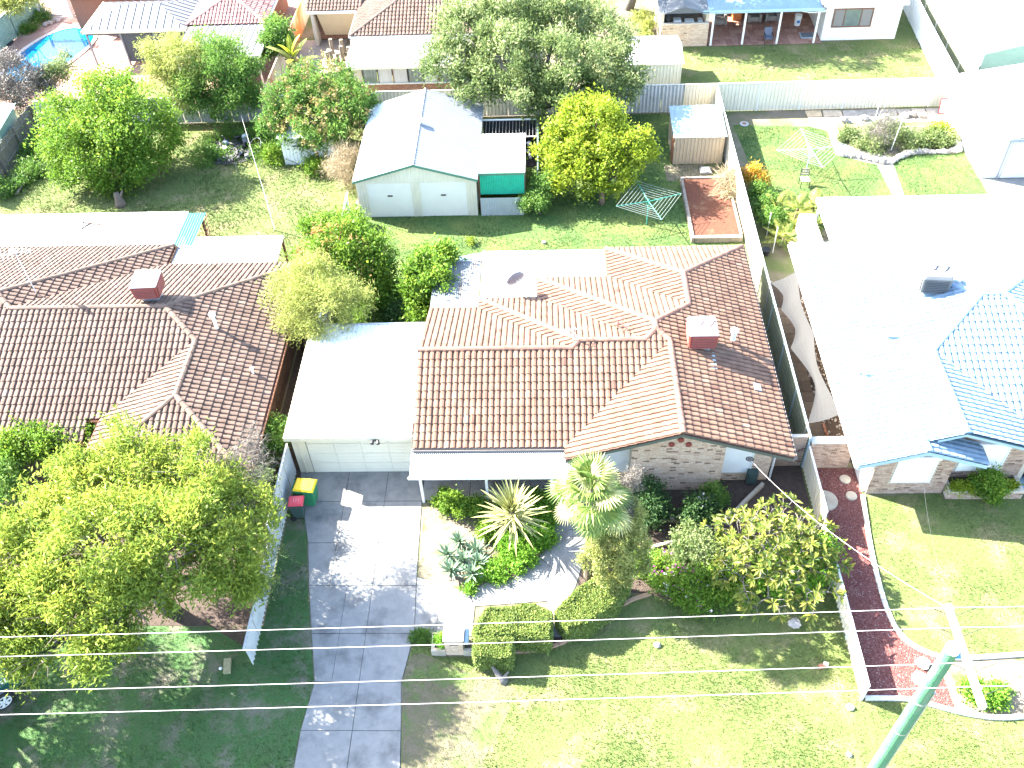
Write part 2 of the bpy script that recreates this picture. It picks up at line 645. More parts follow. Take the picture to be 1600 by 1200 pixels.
def leaf_cloud(lobes, n, ln, wd, clump=16, rc=0.22, shell=0.5, up=0.35, out=0.6, droop=0.0, seed=0, tone=(0.15, 0.9), zmin=0.03, low=-0.75, bough=20, tip=0.35):
    """leaves in sprays over and through lobes (cx,cy,cz,rx,ry,rz): verts, faces, tones"""
    rs = np.random.RandomState(seed)
    L = np.array([l if len(l) == 6 else (l[0], l[1], l[2], l[3], l[3], l[3]) for l in lobes], float)
    w = (L[:, 3]*L[:, 4]+L[:, 3]*L[:, 5]+L[:, 4]*L[:, 5]); w = w/w.sum()
    nc = max(1, n//clump)
    # boughs: tufts that stand out of the crown, with hollows between them
    nb = max(6, min(nc, int(bough*len(L))))
    bl = rs.choice(len(L), nb, p=w)
    BD = rs.normal(size=(nb, 3)); BD /= np.linalg.norm(BD, axis=1)[:, None]
    bad = BD[:, 2] < low
    BD[bad, 2] *= -1
    bf = (shell + (1-shell)*rs.rand(nb)**0.5)*(1+0.13*rs.normal(size=nb))
    BC = L[bl, :3] + BD*L[bl, 3:]*bf[:, None]*0.86
    bi = rs.randint(0, nb, nc)
    D = BD[bi]*0.7+rs.normal(size=(nc, 3))*0.6+np.array([0, 0, 0.25]); D /= np.linalg.norm(D, axis=1)[:, None]
    br = (0.20+0.20*rs.rand(nb))[bi]
    C = BC[bi] + D*L[bl[bi], 3:]*br[:, None]*(0.35+0.65*rs.rand(nc))[:, None]
    tc = 0.55*rs.rand(nb)[bi]+0.25*rs.rand(nc)
    ci = np.repeat(np.arange(nc), clump)
    m = len(ci)
    P = C[ci] + rs.normal(size=(m, 3))*rc*(0.6+0.8*rs.rand(nc))[ci][:, None]
    d = rs.normal(size=(m, 3)) + D[ci]*out + np.array([0, 0, up])
    d /= np.linalg.norm(d, axis=1)[:, None]
    d[:, 2] -= droop; d /= np.linalg.norm(d, axis=1)[:, None]
    nn = rs.normal(size=(m, 3))*0.7 + D[ci]*0.5 + np.array([0, 0, 0.7])
    s = np.cross(d, nn); s /= np.linalg.norm(s, axis=1)[:, None]+1e-9
    nn = np.cross(s, d)
    sz = 0.5+1.1*rs.rand(m)**1.3
    le = ln*sz[:, None]; wi = wd*(sz*(0.75+0.5*rs.rand(m)))[:, None]
    tipf = np.clip((np.abs(C-BC[bi])/(L[bl[bi], 3:]*0.4)).max(1)*0.6+0.5*(D[:, 2]), 0, 1.3)   # tone rises towards the outside and top of each tuft
    ok = P[:, 2] > zmin
    V = np.stack([P, P+d*le*0.45+s*wi*0.5+nn*le*0.06, P+d*le-nn*le*0.08, P+d*le*0.45-s*wi*0.5+nn*le*0.06], axis=1)[ok]
    T = np.clip(tone[0]+(tone[1]-tone[0])*(0.5*tc[ci]/0.8+0.4*rs.rand(m)+tip*(tipf[ci]-0.55)), 0, 1)[ok]
    V[:, :, 2] = np.maximum(V[:, :, 2], zmin*0.6)
    F = np.arange(len(V)*4).reshape(-1, 4)
    return V.reshape(-1, 3), F, T

def limbs(mb, base, lobes, r0, seed=0, twig=3, mi=0):
    rr = random.Random(seed)
    base = Vector(base)
    cz = sum(l[2] for l in lobes)/len(lobes)
    cx = sum(l[0] for l in lobes)/len(lobes); cy = sum(l[1] for l in lobes)/len(lobes)
    fork = base + Vector(((cx-base.x)*0.2, (cy-base.y)*0.2, (cz-base.z)*0.42))
    mid = (base+fork)/2 + Vector((rr.uniform(-.1, .1), rr.uniform(-.1, .1), 0))
    mb.tube([base, mid, fork], [r0*1.15, r0*0.95, r0*0.8], 9, mi)
    for l in lobes:
        c = Vector(l[:3])
        m1 = (fork*0.55+c*0.45) + Vector((rr.uniform(-.2, .2), rr.uniform(-.2, .2), rr.uniform(0, .25)))
        mb.tube([fork, m1, c], [r0*0.55, r0*0.38, r0*0.2], 6, mi)
        rad = l[3]
        for k in range(twig):
            e = c + Vector((rr.uniform(-1, 1), rr.uniform(-1, 1), rr.uniform(-0.2, 1)))*rad*0.75
            mb.tube([c.lerp(m1, rr.uniform(0, .6)), c.lerp(e, .5)+Vector((0, 0, rr.uniform(0, .15))), e], [r0*0.18, r0*0.11, r0*0.04], 5, mi)

def plant(name, label, cat, base, lobes, n, ln, wd, m_leaf, m_wood, r0=0.1, seed=1, crown='crown', trunk='trunk', twig=3, group=None, **kw):
    root = thing(name, (base[0], base[1], 0), label, cat, group)
    mb = MB()
    limbs(mb, (base[0], base[1], -0.05), lobes, r0, seed, twig)
    mb.build(trunk, m_wood, root, smooth=True)
    V, F, T = leaf_cloud(lobes, n, ln, wd, seed=seed, **kw)
    np_obj(crown, V, F, m_leaf, root, tone=T)
    return root

def sheet(name, poly, z, m, kind='structure', label=None, cat=None):
    mb = MB()
    pts = [Vector((x, y, 0)) for x, y in poly]
    for t in tessellate_polygon([pts]):
        q = [(poly[i][0], poly[i][1], z) for i in t]
        a = (q[1][0]-q[0][0])*(q[2][1]-q[0][1])-(q[1][1]-q[0][1])*(q[2][0]-q[0][0])
        mb.poly(q if a > 0 else q[::-1])
    return tag(mb.build(name, m), label, cat, None, kind)

def blades(name, polys, holes, dens, h, w, m, seed, z=0.004, tone=(0, 1), clump=None, near=1.0):
    """grass blades on the given ground, one object of stuff"""
    rs = np.random.RandomState(seed)
    Vs, Ts = [], []
    for poly in polys:
        a = np.array(poly)
        x0, y0 = a.min(0); x1, y1 = a.max(0)
        n = int((x1-x0)*(y1-y0)*dens)
        X = x0+(x1-x0)*rs.rand(n); Y = y0+(y1-y0)*rs.rand(n)
        ok = inside_np(poly, X, Y)
        for hpoly in holes:
            ok &= ~inside_np(hpoly, X, Y)
        X, Y = X[ok], Y[ok]
        n = len(X)
        pat = 0.5+0.25*np.sin(X*1.3+1.7*np.sin(Y*0.9))+0.25*np.sin(Y*1.9+1.3*np.sin(X*1.1+2))
        keep = rs.rand(n) < 0.55+0.45*pat
        X, Y, pat = X[keep], Y[keep], pat[keep]; n = len(X)
        ang = rs.rand(n)*2*math.pi
        hh = h*(0.5+rs.rand(n))*(0.7+0.6*pat)
        ww = w*(0.6+0.8*rs.rand(n))
        lx, ly = np.cos(ang), np.sin(ang)
        tx, ty = -ly, lx
        lean = hh*(0.3+0.9*rs.rand(n))
        b = np.stack([X, Y, np.full(n, z)], 1)
        s = np.stack([tx*ww, ty*ww, np.zeros(n)], 1)
        t = b+np.stack([lx*lean, ly*lean, hh], 1)
        Vs.append(np.stack([b-s*0.5, b+s*0.5, t], 1).reshape(-1, 3))
        Ts.append(np.clip(tone[0]+(tone[1]-tone[0])*(0.5*rs.rand(n)+0.5*(1-pat)), 0, 1))
    V = np.concatenate(Vs); T = np.concatenate(Ts)
    F = np.arange(len(V)).reshape(-1, 3)
    return np_obj(name, V, F, m, None, 'stuff', tone=T)
# ------------------------------------------------------------------ materials
M_GROUND = mat('sandy_soil', (0.20, 0.16, 0.115), (0.13, 0.11, 0.075), 1.2, 0.95, 0.5, 25, col3=(0.09, 0.11, 0.035), scale3=0.35, thr=(0.42, 0.6))
M_LAWN = mat('lawn_sunny', (0.125, 0.15, 0.045), (0.085, 0.125, 0.034), 6.0, 0.95, 0.6, 30, col3=(0.20, 0.175, 0.085), scale3=0.7, thr=(0.5, 0.66))
M_LAWN2 = mat('lawn_lush', (0.085, 0.14, 0.036), (0.062, 0.115, 0.03), 5.0, 0.95, 0.6, 30, col3=(0.12, 0.15, 0.04), scale3=0.5, thr=(0.45, 0.65))
M_LAWN3 = mat('lawn_patchy', (0.045, 0.115, 0.03), (0.065, 0.105, 0.04), 2.2, 0.95, 0.6, 30, col3=(0.16, 0.14, 0.105), scale3=0.8, thr=(0.49, 0.66))
M_BLADE = tone_mat('grass_blade', [(0, (0.05, 0.10, 0.022)), (0.5, (0.12, 0.155, 0.042)), (1, (0.25, 0.225, 0.10))], 0.3)
M_BLADE2 = tone_mat('grass_blade_lush', [(0, (0.035, 0.085, 0.02)), (0.6, (0.07, 0.13, 0.032)), (1, (0.16, 0.17, 0.06))], 0.3)
M_CONC = mat('concrete_slab', (0.25, 0.245, 0.23), (0.19, 0.188, 0.178), 3.0, 0.9, 0.15, 60, col3=(0.115, 0.113, 0.108), scale3=1.1, thr=(0.50, 0.72), detail=9.0)
M_JOINT = mat('joint_dark', (0.06, 0.06, 0.055), None, 3, 0.95)
M_BED = mat('bed_soil', (0.05, 0.037, 0.03), (0.085, 0.06, 0.048), 6, 0.95, 0.7, 30)
M_SAND = mat('bed_sand', (0.22, 0.185, 0.13), (0.15, 0.12, 0.08), 3.5, 0.95, 0.5, 30, col3=(0.075, 0.085, 0.035), scale3=1.3, thr=(0.5, 0.62))
M_KERB = mat('kerb_concrete', (0.42, 0.38, 0.31), (0.30, 0.25, 0.19), 3, 0.9, 0.2)
M_KERBW = mat('kerb_pale', (0.62, 0.60, 0.54), (0.5, 0.47, 0.42), 4, 0.9, 0.2)
M_KERBR = mat('kerb_ochre', (0.33, 0.17, 0.10), (0.42, 0.30, 0.2), 2, 0.9, 0.2)
M_GRAV = mat('red_gravel', (0.155, 0.055, 0.048), (0.20, 0.085, 0.073), 45, 0.9, 0.6, 60, col3=(0.26, 0.17, 0.15), scale3=1.0, thr=(0.6, 0.75))
M_PEB = tone_mat('pebble', [(0, (0.11, 0.036, 0.031)), (0.8, (0.20, 0.078, 0.066)), (1, (0.33, 0.23, 0.21))], 0, 0.85)
M_TILE = tone_mat('roof_tile_terracotta', [(0, (0.10, 0.052, 0.038)), (0.2, (0.145, 0.082, 0.056)), (0.8, (0.166, 0.101, 0.069)), (1, (0.195, 0.135, 0.097))], 0, 0.8, noise=(2.2, 0.75, 1.15))
M_DECK = mat('roof_shadow_gap', (0.07, 0.035, 0.03), None, 3, 0.95)
M_CAP = tone_mat('ridge_terracotta', [(0, (0.155, 0.08, 0.06)), (1, (0.20, 0.115, 0.085))], 0, 0.8, noise=(3, 0.8, 1.15))
M_TILE2 = tone_mat('roof_tile_brown', [(0, (0.09, 0.058, 0.045)), (0.2, (0.115, 0.075, 0.057)), (0.8, (0.13, 0.088, 0.067)), (1, (0.155, 0.115, 0.09))], 0, 0.8, noise=(2.0, 0.75, 1.15))
M_CAP2 = tone_mat('ridge_brown', [(0, (0.11, 0.075, 0.058)), (1, (0.15, 0.105, 0.08))], 0, 0.8, noise=(3, 0.8, 1.15))
M_TILE3 = tone_mat('roof_tile_blue', [(0, (0.14, 0.215, 0.28)), (0.5, (0.175, 0.25, 0.315)), (1, (0.21, 0.285, 0.35))], 0, 0.6, noise=(1.5, 0.88, 1.08))
M_CAP3 = tone_mat('ridge_blue', [(0, (0.17, 0.27, 0.38)), (1, (0.22, 0.32, 0.43))], 0, 0.6)
M_DECK3 = mat('roof_gap_blue', (0.05, 0.09, 0.13), None, 3, 0.95)
M_BRICK = tone_mat('brick_tan', [(0, (0.17, 0.11, 0.085)), (0.1, (0.26, 0.17, 0.12)), (0.16, (0.50, 0.34, 0.24)), (0.6, (0.58, 0.42, 0.30)), (1, (0.64, 0.50, 0.38))], 0, 0.9, noise=(14, 0.82, 1.1))
M_BRICK2 = tone_mat('brick_brown', [(0, (0.16, 0.10, 0.08)), (0.3, (0.36, 0.24, 0.18)), (1, (0.48, 0.35, 0.27))], 0, 0.9, noise=(14, 0.82, 1.1))
M_BRICKR = tone_mat('brick_red', [(0, (0.20, 0.085, 0.055)), (1, (0.36, 0.17, 0.105))], 0, 0.9, noise=(10, 0.85, 1.1))
M_MORTAR = mat('mortar', (0.60, 0.52, 0.42), (0.52, 0.45, 0.36), 12, 0.95)
M_WHITE = mat('white_paint', (0.80, 0.80, 0.77), (0.74, 0.74, 0.71), 2.0, 0.5, col3=(0.66, 0.65, 0.60), scale3=0.7, thr=(0.55, 0.8))
M_WSTEEL = mat('white_steel_roof', (0.74, 0.745, 0.73), (0.66, 0.665, 0.65), 1.5, 0.45, col3=(0.5, 0.49, 0.46), scale3=0.5, thr=(0.58, 0.85), stretch=(1, 0.35, 1))
M_CREAM = mat('cream_steel', (0.74, 0.67, 0.52), (0.66, 0.60, 0.46), 1.2, 0.5, col3=(0.46, 0.42, 0.34), scale3=0.8, thr=(0.6, 0.85))
M_GSTEEL = mat('grey_steel_roof', (0.165, 0.165, 0.17), (0.145, 0.145, 0.15), 1.5, 0.5, metal=0.0, col3=(0.09, 0.09, 0.092), scale3=0.6, thr=(0.55, 0.85))
M_ZINC = mat('zinc_steel', (0.125, 0.135, 0.145), (0.10, 0.108, 0.118), 1.4, 0.5, metal=0.0, col3=(0.08, 0.075, 0.065), scale3=0.9, thr=(0.6, 0.8))
M_ASB = mat('fibre_cement', (0.50, 0.51, 0.50), (0.40, 0.41, 0.40), 1.8, 0.85, col3=(0.28, 0.28, 0.25), scale3=1.2, thr=(0.55, 0.8))
M_OLIVE = mat('olive_steel', (0.26, 0.28, 0.19), (0.21, 0.23, 0.155), 1.5, 0.5)
M_GREEN = mat('green_steel', (0.24, 0.36, 0.29), (0.19, 0.30, 0.24), 1.5, 0.5)
M_TRIMG = mat('green_trim', (0.10, 0.22, 0.15), None, 3, 0.45)
M_BLUET = mat('blue_trim', (0.33, 0.46, 0.52), None, 3, 0.45)
M_BLUER = mat('blue_steel_roof', (0.20, 0.30, 0.42), (0.16, 0.25, 0.36), 1.5, 0.45)
M_DARK = mat('dark_void', (0.02, 0.02, 0.022), None, 3, 0.8)
M_GLASS = mat('window_glass', (0.10, 0.13, 0.13), (0.16, 0.19, 0.17), 1.5, 0.08, spec=0.8)
M_SCREEN = mat('dark_screen', (0.06, 0.065, 0.075), (0.09, 0.095, 0.10), 30, 0.8)
M_BEIGEB = mat('beige_blind', (0.60, 0.47, 0.30), (0.54, 0.42, 0.27), 2, 0.85)
M_TIMBER = mat('old_timber', (0.25, 0.22, 0.18), (0.14, 0.12, 0.10), 5, 0.9, 0.4, 30, stretch=(1, 1, 0.3))
M_BTIMB = mat('brown_timber', (0.22, 0.10, 0.06), (0.15, 0.065, 0.04), 5, 0.7)
M_BARK = mat('bark', (0.20, 0.16, 0.125), (0.12, 0.095, 0.075), 9, 0.95, 0.6, 25)
M_BARKG = mat('grey_bark', (0.17, 0.155, 0.14), (0.11, 0.10, 0.088), 9, 0.95, 0.5, 25)
M_TERRA = mat('terracotta_plastic', (0.24, 0.06, 0.048), (0.20, 0.05, 0.04), 3, 0.6)
M_GREYPL = mat('pale_grey_plastic', (0.62, 0.62, 0.60), None, 3, 0.5)
M_BLK = mat('black_plastic', (0.025, 0.025, 0.028), None, 3, 0.5)
M_STEEL = mat('galvanised', (0.45, 0.46, 0.47), None, 5, 0.4, metal=0.5)
M_RUST = mat('rusty_fence', (0.62, 0.55, 0.45), (0.55, 0.45, 0.34), 1.0, 0.9, col3=(0.42, 0.16, 0.05), scale3=0.45, thr=(0.46, 0.62), stretch=(1, 1, 0.4))
M_WWALL = mat('stained_white_wall', (0.78, 0.77, 0.73), None, 2, 0.8, col3=(0.62, 0.40, 0.22), scale3=0.35, thr=(0.56, 0.75))
M_PAVER = tone_mat('paver', [(0, (0.13, 0.10, 0.075)), (1, (0.21, 0.16, 0.12))], 0, 0.9, noise=(6, 0.85, 1.1))
M_PAVRED = tone_mat('paver_red', [(0, (0.27, 0.135, 0.10)), (1, (0.40, 0.23, 0.17))], 0, 0.9, noise=(5, 0.85, 1.1))
M_STONE = tone_mat('rock', [(0, (0.25, 0.22, 0.2)), (1, (0.5, 0.46, 0.42))], 0, 0.9, noise=(9, 0.75, 1.1))
M_SAIL = mat('shade_cloth', (0.045, 0.0435, 0.041), (0.038, 0.037, 0.035), 14, 0.9)
M_SHADEG = mat('green_shade_cloth', (0.02, 0.42, 0.25), (0.02, 0.32, 0.19), 3, 0.7)
M_TURQ = mat('turquoise_sheet', (0.03, 0.21, 0.20), (0.025, 0.17, 0.17), 2, 0.4)

def leafmat(name, d, m, l, tr=0.45):
    d, m, l = [tuple(min(0.8, c*1.72) for c in q) for q in (d, m, l)] if name.startswith('leaf') else (d, m, l)
    return tone_mat(name, [(0, d), (0.5, m), (1, l)], tr, 0.5)
L_LIME = leafmat('leaf_lime', (0.03, 0.065, 0.012), (0.13, 0.175, 0.026), (0.36, 0.35, 0.06))
L_GREEN = leafmat('leaf_green', (0.025, 0.065, 0.014), (0.07, 0.135, 0.024), (0.16, 0.21, 0.045))
L_BRIGHT = leafmat('leaf_bright', (0.022, 0.06, 0.009), (0.08, 0.145, 0.015), (0.21, 0.25, 0.032))
L_DARK = leafmat('leaf_dark', (0.014, 0.038, 0.012), (0.03, 0.065, 0.02), (0.06, 0.10, 0.03))
L_GREY = leafmat('leaf_grey', (0.028, 0.055, 0.016), (0.095, 0.13, 0.042), (0.31, 0.32, 0.17))
L_YEL = leafmat('leaf_yellow', (0.05, 0.085, 0.009), (0.135, 0.18, 0.014), (0.29, 0.30, 0.03))
L_PALE = leafmat('leaf_pale', (0.10, 0.12, 0.03), (0.18, 0.20, 0.05), (0.28, 0.28, 0.09))
L_HEDGE = leafmat('leaf_hedge', (0.05, 0.085, 0.022), (0.13, 0.175, 0.045), (0.24, 0.26, 0.085))
L_DEAD = leafmat('leaf_dead', (0.035, 0.031, 0.027), (0.075, 0.067, 0.057), (0.13, 0.115, 0.10), 0.15)
L_CONIF = leafmat('leaf_conifer', (0.07, 0.09, 0.025), (0.16, 0.175, 0.05), (0.30, 0.28, 0.10), 0.3)
L_COVER = leafmat('leaf_cover', (0.05, 0.13, 0.012), (0.10, 0.20, 0.02), (0.17, 0.27, 0.035))
L_ORANGE = leafmat('flower_orange', (0.20, 0.14, 0.045), (0.26, 0.21, 0.075), (0.32, 0.28, 0.12), 0.3)
L_MAG = leafmat('flower_magenta', (0.28, 0.03, 0.22), (0.42, 0.07, 0.36), (0.55, 0.25, 0.5), 0.3)
L_WFLOW = leafmat('flower_white', (0.65, 0.62, 0.58), (0.75, 0.72, 0.70), (0.8, 0.76, 0.76), 0.3)
L_STRAW = leafmat('leaf_straw', (0.12, 0.095, 0.055), (0.18, 0.145, 0.09), (0.25, 0.21, 0.14), 0.25)
L_SILVER = leafmat('leaf_silver', (0.06, 0.10, 0.06), (0.09, 0.135, 0.085), (0.12, 0.165, 0.105), 0.1)
L_PALM = leafmat('leaf_palm', (0.04, 0.08, 0.015), (0.075, 0.12, 0.025), (0.14, 0.17, 0.05), 0.3)

# ------------------------------------------------------------------ ground, lawns, paths
sheet('ground', [(-700, -300), (700, -300), (700, 1200), (-700, 1200)], 0.0, M_GROUND)
P_DRIVE = [(-10.0, 23.2), (-10.0, 22.6), (-9.75, 21.6), (-9.2, 20.0), (-8.75, 17.6), (-8.27, 15.46), (-7.92, 13.92), (-8.1, 12.26), (-8.1, 5), (-4.7, 5), (-4.72, 11), (-5.0, 13.9), (-4.72, 15.6), (-4.86, 18.0), (-4.95, 21.3), (-5.05, 23.2)]
P_FLAWN = [(-4.68, 4), (-4.7, 11), (-4.97, 13.9), (-4.72, 15.55), (-4.0, 15.5), (-3.95, 14.85), (-2.65, 14.8), (-2.6, 15.0), (-0.2, 15.08), (0.9, 15.55), (1.8, 16.2), (2.75, 16.86), (3.6, 17.2), (4.2, 17.0), (5.2, 16.6), (6.8, 16.9), (8.4, 17.4), (10.0, 18.2), (10.0, 4)]
P_VERGE = [(-40, 4), (-8.15, 4), (-8.12, 12.2), (-7.95, 13.9), (-8.3, 15.46), (-8.8, 17.6), (-9.25, 20.0), (-10.1, 22.6), (-10.1, 16.0), (-40, 16.0)]
P_RLAWN = [(11.95, 21.4), (11.66, 18.8), (11.66, 16.6), (11.95, 15.5), (12.75, 14.95), (13.6, 14.8), (15.5, 14.9), (18, 15.1), (32, 15.5), (32, 21.3), (15.0, 21.3), (14.95, 21.6)]
P_RVERGE = [(10.1, 4), (10.1, 13.3), (11.4, 13.3), (12.1, 13.15), (13.1, 12.85), (14.2, 12.7), (16, 12.8), (32, 13.2), (32, 4)]
P_YARD = [(-10.1, 29.2), (-5.2, 29.2), (-5.1, 33.4), (2.8, 33.9), (9.9, 33.9), (9.9, 49.8), (-10.1, 49.8)]
P_LYARD = [(-30.9, 35.2), (-17.5, 35.2), (-10.3, 33.4), (-10.3, 49.8), (-30.9, 49.8)]
P_RYARD = [(11.8, 38.2), (23.2, 38.2), (23.2, 47.6), (16.5, 47.9), (11.0, 48.4)]
P_CYARD = [(8.6, 50.0), (23.9, 50.0), (25.0, 57.5), (25.2, 63), (23.2, 63), (23.0, 58.5), (10.8, 58.2), (7.4, 58.2), (4.5, 62), (4.0, 50.0)]
sheet('front_lawn', P_FLAWN, 0.004, M_LAWN)
sheet('verge_lawn', P_VERGE, 0.004, M_LAWN3)
sheet('neighbour_lawn', P_RLAWN, 0.004, M_LAWN)
sheet('street_verge', P_RVERGE, 0.004, M_LAWN)
sheet('back_lawn', P_YARD, 0.004, M_LAWN2)
sheet('yard_lawn', P_LYARD, 0.004, M_LAWN)
sheet('garden_lawn', P_RYARD, 0.004, M_LAWN2)
sheet('far_lawn', P_CYARD, 0.004, M_LAWN)
far_holes = []
P_WORN = smooth_line([(-4.66, 5), (-4.7, 11), (-4.95, 13.8), (-4.7, 14.9), (-3.9, 14.75), (-2.6, 14.2), (-1.3, 13.7), (-1.6, 12.4), (-2.2, 11), (-1.9, 9), (-2.6, 6)], 4, True)
sheet('worn_ground', P_WORN, 0.009, mat('worn_dirt', (0.145, 0.115, 0.08), (0.10, 0.10, 0.05), 2.0, 0.95, 0.6, 30, col3=(0.085, 0.125, 0.035), scale3=0.8, thr=(0.5, 0.62)))
blades('worn_grass', [P_WORN], [[(-60, 3), (60, 3), (60, 8.2), (-60, 8.2)]], 200, 0.05, 0.022, M_BLADE, 15)
blades('grass', [P_FLAWN, P_RVERGE], [P_WORN, [(-60, 3), (60, 3), (60, 8.2), (-60, 8.2)]], 620, 0.055, 0.024, M_BLADE, 5)
blades('grass_tufts', [P_VERGE], [[(-60, 3), (60, 3), (60, 8.2), (-60, 8.2)], [(-40, 15), (-22, 15), (-22, 17), (-40, 17)]], 330, 0.06, 0.024, M_BLADE2, 6)
blades('lawn_grass', [P_RLAWN], [[(20, 10), (40, 10), (40, 25), (20, 25)]], 520, 0.045, 0.022, M_BLADE, 7)
blades('yard_grass', [P_LYARD], [], 260, 0.085, 0.036, M_BLADE, 8)
blades('back_grass', [P_YARD, P_RYARD], [], 300, 0.06, 0.030, M_BLADE2, 9)
blades('far_grass', [P_CYARD], [], 160, 0.06, 0.034, M_BLADE, 10)

# driveway: a dark bed with separate concrete slabs on it
drive = sheet('driveway', P_DRIVE, 0.006, M_JOINT)
def slab_rows(parent, rows, zt=0.03):
    for name, pl in rows:
        cx = sum(p[0] for p in pl)/len(pl); cy = sum(p[1] for p in pl)/len(pl)
        mb = MB()
        q = []
        for x, y in pl:
            d = math.hypot(x-cx, y-cy)
            s_ = max(0.0, 1-0.014/d)
            q.append((cx+(x-cx)*s_, cy+(y-cy)*s_))
        dz = R.uniform(-0.003, 0.003)
        mb.prism(q, 0.0, zt+dz)
        mb.build(name, M_CONC, parent)
def edge(poly_pts, y):
    for (x0, y0), (x1, y1) in zip(poly_pts[:-1], poly_pts[1:]):
        if (y0-y)*(y1-y) <= 0 and y0 != y1:
            return x0+(x1-x0)*(y-y0)/(y1-y0)
LE = [(-10.0, 23.2), (-10.0, 22.6), (-9.75, 21.6), (-9.2, 20.0), (-8.75, 17.6), (-8.27, 15.46), (-7.92, 13.92), (-8.1, 12.26), (-8.1, 5)]
RE = [(-5.05, 23.2), (-4.95, 21.3), (-4.86, 18.0), (-4.72, 15.6), (-5.0, 13.9), (-4.72, 11), (-4.7, 5)]
ys = [23.1, 22.86, 21.37, 19.45, 17.6, 15.7, 13.92, 12.26, 10.6, 8.9, 7.2, 5.4]
rows = []
for i in range(len(ys)-1):
    a, b = ys[i], ys[i+1]
    cols = [None, -8.0, -6.42, None] if b > 17 else ([None, -7.35, -6.42, None] if b > 13.9 else [None, -6.42, None])
    for k in range(len(cols)-1):
        xa0 = cols[k] if cols[k] is not None else edge(LE, a); xb0 = cols[k] if cols[k] is not None else edge(LE, b)
        xa1 = cols[k+1] if cols[k+1] is not None else edge(RE, a); xb1 = cols[k+1] if cols[k+1] is not None else edge(RE, b)
        rows.append(('slab', [(xb0, b), (xb1, b), (xa1, a), (xa0, a)]))
slab_rows(drive, rows)

# garden path from the driveway round the bed to the porch
PO = [(-4.72, 15.65), (-4.0, 15.55), (-2.72, 15.6), (-2.66, 16.75), (-0.1, 16.95), (0.3, 16.0), (0.5, 16.7), (1.0, 17.6), (1.3, 18.8), (1.45, 20.5), (1.5, 21.9)]
PI_ = [(-4.84, 17.95), (-3.9, 17.72), (-3.0, 17.3), (-2.35, 17.7), (-1.4, 17.85), (-0.4, 18.8), (0.15, 20.0), (0.3, 21.2), (0.3, 21.9)]
P_PATH = PO + PI_[::-1]
path = sheet('garden_path', P_PATH, 0.008, M_JOINT)
slab_rows(path, [('slab', [(-4.72, 15.65), (-4.0, 15.55), (-3.9, 17.72), (-4.84, 17.95)]),
                 ('slab', [(-4.0, 15.55), (-2.72, 15.6), (-2.66, 16.75), (-2.9, 17.3), (-3.0, 17.3), (-3.9, 17.72)]),
                 ('slab', [(-2.66, 16.75), (-1.4, 16.85), (-1.4, 17.85), (-2.35, 17.7), (-2.9, 17.3)]),
                 ('slab', [(-1.4, 16.85), (-0.1, 16.95), (0.3, 16.0), (0.5, 16.7), (0.9, 17.5), (-0.4, 18.8), (-1.4, 17.85)]),
                 ('slab', [(0.9, 17.5), (1.3, 18.8), (1.42, 20.0), (0.15, 20.0), (-0.4, 18.8)]),
                 ('slab', [(1.42, 20.0), (1.5, 21.5), (0.3, 21.5), (0.3, 21.2), (0.15, 20.0)])])
porch = sheet('porch_floor', [(-5.0, 21.35), (0.28, 21.55), (0.28, 21.55), (2.6, 21.55), (2.6, 22.6), (-5.0, 22.6)], 0.010, M_JOINT)
slab_rows(porch, [('slab', [(-4.95, 21.4), (-3.1, 21.45), (-3.1, 22.6), (-4.95, 22.6)]), ('slab', [(-3.1, 21.45), (-1.3, 21.5), (-1.3, 22.6), (-3.1, 22.6)]),
                  ('slab', [(-1.3, 21.5), (0.6, 21.57), (0.6, 22.6), (-1.3, 22.6)]), ('slab', [(0.6, 21.57), (2.6, 21.57), (2.6, 22.6), (0.6, 22.6)])], 0.034)
sheet('garden_soil', [(-4.84, 21.3), (-4.8, 17.98), (-3.9, 17.74), (-3.0, 17.32), (-2.35, 17.72), (-1.4, 17.87), (-0.42, 18.82), (0.12, 20.0), (0.27, 21.3)], 0.012, M_SAND)
sheet('bed_soil', [(1.55, 22.2), (1.3, 18.8), (1.0, 17.55), (2.9, 17.3), (3.6, 17.25), (4.2, 17.05), (5.2, 16.65), (6.8, 16.95), (8.4, 17.45), (9.95, 18.25), (9.95, 22.8), (8.4, 22.8)], 0.012, M_BED)
sheet('side_soil', [(-11.3, 22.0), (-10.3, 20.0), (-10.25, 15), (-12, 16), (-30, 16.1), (-30, 23.5), (-18, 23.6), (-11.4, 23.6)], 0.012, M_BED)
sheet('gap_soil', [(-11.4, 22), (-10.0, 22), (-10.0, 33), (-11.4, 33)], 0.014, M_BED)
sheet('strip_soil', [(8.45, 22.8), (9.95, 22.8), (9.95, 34.2), (8.45, 34.2)], 0.014, M_BED)
P_GRAV = [(10.1, 22.85), (12.1, 22.85), (12.0, 21.4), (11.7, 18.8), (11.7, 16.5), (12.0, 15.4), (12.8, 14.85), (12.9, 13.1), (12.1, 13.25), (11.4, 13.42), (10.1, 13.45)]
grav = sheet('gravel_path', P_GRAV, 0.010, M_GRAV)
rs = np.random.RandomState(3)
n = 26000
X = 10.1+2.8*rs.rand(n); Y = 13.1+9.7*rs.rand(n)
ok = inside_np(P_GRAV, X, Y); X, Y = X[ok], Y[ok]; n = len(X)
sz = 0.012+0.016*rs.rand(n); an = rs.rand(n)*6.28
ring = [np.stack([X+sz*np.cos(an+k*1.571)*(1+0.4*(k % 2)), Y+sz*np.sin(an+k*1.571), np.full(n, 0.012)], 1) for k in range(4)]
top = np.stack([X+sz*0.3*np.cos(an), Y+sz*0.3*np.sin(an), 0.014+sz*0.8], 1)
V = np.stack(ring+[top], 1).reshape(-1, 3)
